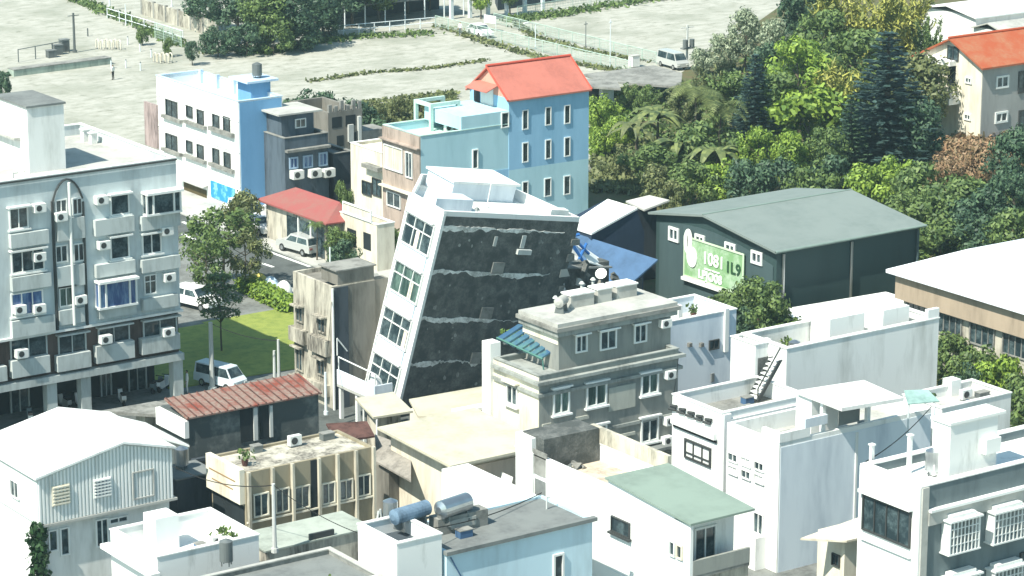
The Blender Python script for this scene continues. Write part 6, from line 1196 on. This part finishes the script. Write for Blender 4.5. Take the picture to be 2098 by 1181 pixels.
# carport, gate, sign at the top
cp = thing('carport', 'long dark open carport behind the white guard rail', 'carport', P(780, 40)); a, b_ = P(665, 62), P(950, 32); d = b_ - a; nn = Vector((-d.y, d.x, 0)).normalized(); nn = nn if nn.dot(FWH) > 0 else -nn
MB().slab([a + Vector((0, 0, 2.6)), b_ + Vector((0, 0, 2.6)), b_ + nn * 6 + Vector((0, 0, 3)), a + nn * 6 + Vector((0, 0, 3))], .15).build('roof', CONCG, cp)
MB().slab([a + nn * 5.8 + Vector((0, 0, 2.8)), b_ + nn * 5.8 + Vector((0, 0, 2.8)), b_ + nn * 6 + Vector((0, 0, 2.8)), a + nn * 6 + Vector((0, 0, 2.8))], 2.8).build('back_wall', DHOUSE, cp)
for k in range(8): q = a + d * k / 7; MB().tube((q.x, q.y, 0), (q.x, q.y, 2.44), .09, n=6).build('post', RAILW, cp)
for k, px in enumerate((925, 963, 1000, 1038, 1075, 1112)):
    a = P(px, 40 - k * 3.2); t = thing('gate_post', 'thick white gate post at the top, %s from the left' % ('first', 'second', 'third', 'fourth', 'fifth', 'sixth')[k], 'gate post', a, 'white gate posts'); MB().box(a.x - .2, a.x + .2, a.y - .2, a.y + .2, 0, 2.6).build('shaft', RAILW, t); MB().box(a.x - .28, a.x + .28, a.y - .28, a.y + .28, 2.602, 2.72).build('cap', RAILW, t)
db = thing('storage_shed', 'long dark storage shed behind the right gate posts', 'shed', P(1060, 10)); a, b_ = P(1020, 22), P(1130, 5); MB().slab([Vector((a.x, a.y, 3)), Vector((b_.x, b_.y, 3)), Vector((b_.x + 3, b_.y + 5, 3)), Vector((a.x + 3, a.y + 5, 3))], 3).build('wall', DHOUSE, db); MB().slab([Vector((a.x - .2, a.y - .2, 3.15)), Vector((b_.x + .2, b_.y - .2, 3.15)), Vector((b_.x + 3, b_.y + 5, 3.15)), Vector((a.x + 3, a.y + 5, 3.15))], .14).build('roof', CONCG, db)
sp = thing('notice_board', 'blank white notice board behind the white car', 'sign', P(1004, 62)); a = P(992, 62); b_ = P(1016, 66); 
for q in (a, b_): MB().tube((q.x, q.y, 0), (q.x, q.y, 1.8), .04, n=6).build('post', RAILW, sp)
MB().slab([Vector((a.x, a.y, 1.9)), Vector((b_.x, b_.y, 1.9)), Vector((b_.x, b_.y, .95)), Vector((a.x, a.y, .95))], .06, (-.5, -.8, 0)).build('board', WHITE, sp)
wb = thing('kiosk_box', 'white box beside the shelter and the parked van', 'box', P(1300, 136)); a = P(1299, 138); MB().box(a.x - .5, a.x + .5, a.y - .4, a.y + .4, .1, 1.3).build('body', PLAST, wb); MB().box(a.x - .55, a.x + .55, a.y - .45, a.y + .45, 1.302, 1.38).build('lid', CONCL, wb); MB().box(a.x - .4, a.x + .4, a.y - .3, a.y + .3, 0, .098).build('plinth', CONC, wb)

# ================================================================== vehicles
def car(label, px, py, rz, paint, kind='car', s=1.0, loc=None):
    a = loc or P(px, py); M = Matrix.Translation((a.x, a.y, a.z)) @ Matrix.Rotation(rz, 4, 'Z') @ Matrix.Scale(s, 4); t = thing('parked_car' if kind != 'van' else 'parked_van', label, 'car' if kind != 'van' else 'van', M=M); W = lambda x, y, z: M @ Vector((x, y, z))
    Lh, Wd = 2.2, .85
    if kind == 'sedan': up = [(-1.95, .88), (-1.35, 1.38), (.35, 1.4), (1.05, .92)]; low = [(-2.2, .35), (-2.2, .82), (-1.95, .9), (1.05, .92), (2.05, .72), (2.2, .5), (2.2, .35)]
    elif kind == 'suv': up = [(-2.1, .98), (-1.85, 1.6), (.4, 1.66), (1.05, 1.05)]; low = [(-2.25, .4), (-2.2, 1.0), (1.05, 1.05), (2.1, .92), (2.25, .6), (2.25, .4)]
    else: up = [(-2.25, 1.05), (-2.2, 1.95), (1.3, 1.95), (1.95, 1.1)]; low = [(-2.3, .4), (-2.28, 1.07), (1.95, 1.12), (2.25, .85), (2.3, .4)]
    def prism(prof, w0, w1):
        m_ = MB(); n = len(prof); zs = [z for x, z in prof]; lo_, hi_ = min(zs), max(zs); wf = lambda z: w0 + (w1 - w0) * (z - lo_) / (hi_ - lo_)
        m_.add([W(x, -wf(z), z) for x, z in prof] + [W(x, wf(z), z) for x, z in prof], [tuple(range(n)), tuple(range(2 * n - 1, n - 1, -1))] + [(i, (i + 1) % n, (i + 1) % n + n, i + n) for i in range(n)]); return m_
    prism(low, Wd, Wd - .03).build('body', paint, t); prism(up, Wd - .04, Wd - .2).build('cabin', paint, t)
    zl, zh = up[0][1] + .08, up[1][1] - .1
    def side(xa, xb, xc, xd, sy):
        wz = lambda z: (Wd - .04) + (-.16) * (z - up[0][1]) / (up[1][1] - up[0][1]) + .012
        return [W(xa, sy * wz(zl), zl), W(xb, sy * wz(zl), zl), W(xc, sy * wz(zh), zh), W(xd, sy * wz(zh), zh)]
    x0_, x1_ = up[0][0] + .22, up[3][0] - .2; xm = (x0_ + x1_) / 2
    for sy in (-1, 1):
        MB().add(side(x0_, xm - .06, xm - .06, up[1][0] + .15, sy), [(0, 1, 2, 3)]).build('side_window', GLASS, t); MB().add(side(xm + .06, x1_, up[2][0] - .02, xm + .06, sy), [(0, 1, 2, 3)]).build('side_window', GLASS, t)
    def end(a_, b_, nm, o):
        f0, f1 = .1, .9; pt = lambda f_, sy: W(a_[0] + (b_[0] - a_[0]) * f_ + o, sy * (Wd - .1 - .14 * f_), a_[1] + (b_[1] - a_[1]) * f_ + .01); MB().add([pt(f0, -1), pt(f0, 1), pt(f1, 1), pt(f1, -1)], [(0, 1, 2, 3)]).build(nm, GLASS, t)
    end(up[3], up[2], 'windscreen', .012); end(up[0], up[1], 'rear_window', -.012)
    for x in (-1.35, 1.4):
        for sy in (-1, 1):
            o = MB().tube(W(x, sy * (Wd - .22), .33), W(x, sy * (Wd + .01), .33), .33 * s, n=14).build('wheel', BLACK, t); MB().tube(W(x, sy * (Wd + .012), .33), W(x, sy * (Wd + .03), .33), .19 * s, n=10).build('rim', STEEL, o)
    for sy in (-.62, .62): MB().hexa([W(low[-1][0] + dx, sy + dy, z) for z in (.6, .74) for dx, dy in ((-.12, -.16), (.012, -.16), (.012, .16), (-.12, .16))]).build('headlight', PLAST, t); MB().hexa([W(-2.24 + dx, sy + dy, z) for z in (.68, .84) for dx, dy in ((-.03, -.14), (.1, -.14), (.1, .14), (-.03, .14))]).build('tail_light', REDF, t)
    return t
car('white car driving near the end of the guard rail', 984, 74, R_(-100), CARW, 'sedan'); car('pale van parked beside the flat weathered shelter', 1378, 139, R_(-95), CARS, 'van', .95)
f0 = P(615, 520); zc_ = Vector((f0.x, f0.y, .12)); car('silver estate car parked in front of the red roofed shop', 0, 0, R_(98), CARS, 'suv', 1.0, zc_)
f0 = P(530, 478); car('white car behind the silver estate, by the red roofed shop', 0, 0, R_(-88), CARW, 'sedan', 1.0, Vector((f0.x, f0.y, .12)))
f0 = P(512, 462); car('white van top half hidden behind the second parked white car', 0, 0, R_(-88), CARW, 'van', .9, Vector((P(505, 455).x, P(505, 455).y, .12)))
f0 = P(402, 630); car('white car under the tiered tree beside the lawn', 0, 0, R_(-75), CARW, 'suv', 1.0, Vector((f0.x, f0.y, .03)))
f0 = P(452, 792); car('pale van parked in the shade behind the utility pole', 0, 0, R_(-72), mat('pale_blue_car_paint', (.6, .68, .72), dirt=0, rough=.3), 'van', .85, Vector((f0.x, f0.y, .0)))
for k, (px, py, col, lab) in enumerate(((533, 590, mat('yellow_cover', (.75, .6, .15), dirt=.1), 'rounded yellow cover by the hedge'), (556, 597, mat('pale_blue_cover', (.55, .68, .8), dirt=.1), 'pale blue cover between the yellow and white ones'), (582, 606, PLAST, 'white rounded cover at the hedge\'s right end'))):
    a = P(px, py); t = thing('covered_scooter', lab, 'covered scooter', a, 'covered scooters by the hedge'); b = MB(); n = 10
    rings = [(0, .62, .42), (.5, .66, .45), (.9, .5, .34), (1.15, .25, .18), (1.22, .02, .02)]
    vs = [Vector((a.x + rx * .9 * math.sin(2 * PI * i / n), a.y + rx * 1.3 * math.cos(2 * PI * i / n), z + (.06 * math.sin(i * 2.1) if z else .16))) for z, rx, _ in rings for i in range(n)]
    fs = [(l_ * n + i, l_ * n + (i + 1) % n, (l_ + 1) * n + (i + 1) % n, (l_ + 1) * n + i) for l_ in range(4) for i in range(n)] + [tuple(range(4 * n, 5 * n))]
    b.add(vs, fs).build('cover', col, t, smooth=True)
    for dy in (-.5, .5): MB().tube((a.x - .07, a.y + dy, .26), (a.x + .07, a.y + dy, .26), .26, n=12).build('wheel', BLACK, t)
def scooter(label, a, rz, col):
    M = Matrix.Translation(a) @ Matrix.Rotation(rz, 4, 'Z'); t = thing('parked_scooter', label, 'scooter', M=M, group='scooters parked by the arcade'); W = lambda x, y, z: M @ Vector((x, y, z))
    for x in (-.6, .6): MB().tube(W(x, -.06, .25), W(x, .06, .25), .25, n=12).build('wheel', BLACK, t)
    m_ = MB(); pr = [(-.85, .55), (-.8, .8), (-.1, .78), (.0, .4), (.35, .35), (.5, .95), (.62, .95), (.55, .3), (-.5, .25)]; n = len(pr); m_.add([W(x, -.16, z) for x, z in pr] + [W(x, .16, z) for x, z in pr], [tuple(range(n)), tuple(range(2 * n - 1, n - 1, -1))] + [(i, (i + 1) % n, (i + 1) % n + n, i + n) for i in range(n)]); m_.build('body', col, t)
    MB().hexa([W(x, y, z) for z in (.81, .9) for x, y in ((-.8, -.15), (-.1, -.13), (-.1, .13), (-.8, .15))]).build('seat', BLACK, t); MB().tube(W(.5, -.34, 1.03), W(.5, .34, 1.03), .03, n=6).build('handlebar', BLACK, t)
sc_ = ((62, 868, 1.2, DGREY, 'dark scooter in front of the arcade near the left edge'), (132, 838, 1.6, CARS, 'silver scooter between the two arcade columns'), (163, 836, 1.4, CARW, 'white scooter just left of the second arcade column'), (250, 828, 1.3, CARS, 'grey scooter inside the wide arcade bay'), (335, 800, .6, CARW, 'white scooter deep in the arcade near its right end'), (322, 803, .6, DGREY, 'dark scooter beside the white one near the arcade\'s right end'))
for px, py, rz, c, lab in sc_: scooter(lab, P(px, py), rz, c)

# ================================================================== people (small, far away)
def person(label, a, rz, shirt, trousers):
    M = Matrix.Translation(a) @ Matrix.Rotation(rz, 4, 'Z')
    J = [((0, 0, .95), .13), ((0, 0, 1.18), .13), ((0, 0, 1.38), .15), ((0, 0, 1.5), .055), ((0, 0, 1.62), .1), ((0, 0, 1.7), .085)]; E = [(0, 1), (1, 2), (2, 3), (3, 4), (4, 5)]
    for s in (-1, 1):
        n = len(J); J += [((s * .1, 0, .88), .09), ((s * .11, .02, .48), .06), ((s * .12, -.02, .08), .045), ((s * .12, .14, .04), .04)]; E += [(0, n), (n, n + 1), (n + 1, n + 2), (n + 2, n + 3)]
        n = len(J); J += [((s * .2, 0, 1.4), .06), ((s * .26, -.02, 1.12), .042), ((s * .25, .08, .88), .032), ((s * .25, .1, .8), .035)]; E += [(2, n), (n, n + 1), (n + 1, n + 2), (n + 2, n + 3)]
        n0 = n + 3
        for i in range(5): n = len(J); J += [((s * .25 + (i - 2) * .02, .11 + (.03 if i == 0 else 0), .72 + .006 * abs(i - 2)), .009)]; E += [(n0, n)]
    me = bpy.data.meshes.new('person'); me.from_pydata([j[0] for j in J], E, []); o = bpy.data.objects.new('person', me); COL.objects.link(o); mo = o.modifiers.new('skin', 'SKIN')
    for i, j in enumerate(J): me.skin_vertices[0].data[i].radius = (j[1], j[1])
    me.skin_vertices[0].data[0].use_root = True
    o.modifiers.new('sub', 'SUBSURF').levels = 1; dg = bpy.context.evaluated_depsgraph_get(); nm = bpy.data.meshes.new_from_object(o.evaluated_get(dg)); bpy.data.objects.remove(o)
    for m_ in (SKIN, shirt, trousers, BLACK): nm.materials.append(m_)
    for p in nm.polygons:
        c = p.center; p.use_smooth = True; p.material_index = 3 if c.z < .09 else 2 if c.z < .98 and abs(c.x) < .2 else 1 if .98 <= c.z < 1.48 else 3 if c.z > 1.66 or (c.z > 1.56 and c.y < -.02) else 0
    o = bpy.data.objects.new('person', nm); COL.objects.link(o); o.matrix_world = M; tag(o, label, 'person')
    h = MB(); WM[o.name] = M
person('person in white top and dark trousers standing alone on the gravel lot', P(232, 164), .5, PLAST, BLACK)
person('person in white walking by the apartment block\'s right corner', P(384, 806), 1.0, PLAST, PLAST)
person('person in pale top standing beside the white car', P(943, 74), 2.0, PLAST, DGREY)

# ================================================================== haze volume added to lift and tint the shadows
hz = MB().box(-170, 1520, -230, 1520, -1, 82); hm = bpy.data.materials.new('haze'); hm.use_nodes = True; n = hm.node_tree.nodes; n.remove(n['Principled BSDF'])
pv = n.new('ShaderNodeVolumePrincipled'); pv.inputs['Color'].default_value = (.6, .85, .95, 1); pv.inputs['Density'].default_value = .00016; hm.node_tree.links.new(pv.outputs[0], n['Material Output'].inputs['Volume'])
hz_o = tag(hz.build('haze', hm), 'thin teal haze added to lift the shadows over the town', 'haze', kind='stuff')

# ================================================================== wires and roof clutter
def wire(label, a, b, sag=1.0):
    t = thing('cable', label, 'cable', a); m_ = MB(); a, b = Vector(a), Vector(b); prev = a; t['group'] = 'overhead cables'
    pts = [a.lerp(b, k / 14) - Vector((0, 0, sag * 4 * (k / 14) * (1 - k / 14))) for k in range(15)]; vs = []; fs = []
    for q in pts: vs += [q + Vector((0, .03, 0)), q + Vector((0, -.03, .0)), q + Vector((.0, 0, .05))]
    for k in range(14):
        for e in range(3): fs.append((k * 3 + e, k * 3 + (e + 1) % 3, k * 3 + 3 + (e + 1) % 3, k * 3 + 3 + e))
    m_.add(vs, fs).build('wire', BLACK, t)
pa = P(678, 640, 0); top1 = Vector((pa.x, pa.y, 5.0)); pb_ = P(435, 800, 0); top2 = Vector((pb_.x, pb_.y, 4.9)); pc = P(563, 1132, 4.4); top3 = Vector((pc.x, pc.y, 8.3))
wire('thin dark cable from the shaded lawn pole to the pair of pale poles', top2, Vector((P(572, 790).x, P(572, 790).y, 3.3)), .3)
wire('thin dark cable from the pole before the tan shop house to the roof tanks', top3, Vector((TK.x0, TK.y0, 8.6)), .5)
wire('thin dark cable from the pole before the tan shop house to the corrugated warehouse', top3, Vector((xe_w, WF.y0, 7.0)), .5)
wire('thin cable from the balcony pole up to the soot stained house', Vector((P(668, 850, 1).x, P(668, 850, 1).y, 3.9)), Vector((C_.x0, C_.y0, 8.0)), .2)
wire('thin cable between the tank block and the light blue house\'s far roof corner', Vector((TK.x1, TK.y0 + 1, 8.6)), Vector((LBH.x1, LBH.y1, 7.7)), .3)
wire('thin cable from the charcoal building roof to the tall white house', Vector((DR.x0 + .3, DR.y1, 11.1)), Vector((W4.x1, W4.y0, 8.1)), .3)
wire('thin cable from the grey tiled building to the shop house with dark ornament', Vector((G.x1, G.y0, 8.0)), Vector((W3.x0, W3.y1, 7.6)), .3)
CL = random.Random(77)
def clutter(B_, n, where, zr):
    x0, x1, y0, y1 = B_.x0 + .6, B_.x1 - .8, B_.y0 + .6, B_.y1 - .8
    for k in range(n):
        x, y = CL.uniform(x0, max(x0 + .1, x1)), CL.uniform(y0, max(y0 + .1, y1)); kd = CL.randrange(4); nth = ('nearest', 'second nearest', 'third nearest', 'fourth nearest', 'fifth nearest', 'sixth nearest')[k]
        if kd == 0:
            t = thing('roof_pipe', 'short upright pipe on the %s, %s item' % (where, nth), 'pipe', (x, y, zr)); MB().tube((x, y, zr), (x, y, zr + .7), .05, n=6).build('riser', POLEM, t); MB().tube((x, y, zr + .65), (x + .35, y, zr + .65), .045, n=6).build('elbow', POLEM, t)
        elif kd == 1:
            t = thing('condenser_unit', 'small boxy air condenser on the %s, %s item' % (where, nth), 'air conditioner', (x, y, zr)); MB().box(x, x + .8, y, y + .35, zr + .1, zr + .7).build('casing', PLAST, t); MB().tube((x + .3, y - .01, zr + .4), (x + .3, y - .02, zr + .4), .22, n=12).build('fan_grille', FRAMED, t); MB().box(x + .05, x + .75, y + .03, y + .32, zr, zr + .098).build('base', CONCG, t)
        elif kd == 2:
            t = thing('potted_plant', 'leafy potted plant on the %s, %s item' % (where, nth), 'plant', (x, y, zr)); MB().tube((x, y, zr), (x, y, zr + .35), .16, .22).build('pot', RUSTD, t); lf = MB()
            for i in range(50):
                c = Vector((x + CL.gauss(0, .2), y + CL.gauss(0, .2), zr + .4 + CL.random() * .55)); e = Euler((CL.random() * 6, CL.random() * 6, 0)).to_matrix(); quad(lf, c, e, .12, .07)
            o = bpy.data.objects.new('leaves', raw(lf, 'leaves', LM['mid'])); COL.objects.link(o); o.parent = t; o.matrix_parent_inverse = WM[t.name].inverted()
        else:
            t = thing('storage_crate', 'low grey crate with a lid on the %s, %s item' % (where, nth), 'crate', (x, y, zr)); w_ = CL.uniform(.5, 1.0); MB().box(x, x + w_, y, y + .5, zr, zr + .4).build('crate_body', CL.choice((CONCG, STEELD, BLUESH)), t); MB().box(x - .03, x + w_ + .03, y - .03, y + .53, zr + .402, zr + .45).build('crate_lid', CONC, t)
clutter(W2, 3, 'long white house roof', 7.11); clutter(W5, 4, 'white cluttered roof', 7.01); clutter(WT, 4, 'white roof terrace', 6.01); clutter(DR, 2, 'charcoal building roof', 10.51); clutter(W3, 3, 'shop house roof yard', 7.01)
clutter(LBH, 4, 'light blue house roof', 7.49); clutter(W1, 2, 'pale blue terrace', 6.91); clutter(T, 3, 'low teal roof', 8.31); clutter(BN, 4, 'tan shop house roof', 6.26); clutter(W4, 3, 'tall white house roof', 7.01); clutter(D1, 2, 'slate house roof', 6.21); clutter(BL, 5, 'grey roof at the bottom edge', 6.76)
AR = Bld(); AR.x0, AR.x1, AR.y0, AR.y1 = -50, -37, -10, 2.6; clutter(AR, 4, 'apartment block roof', 16.46)
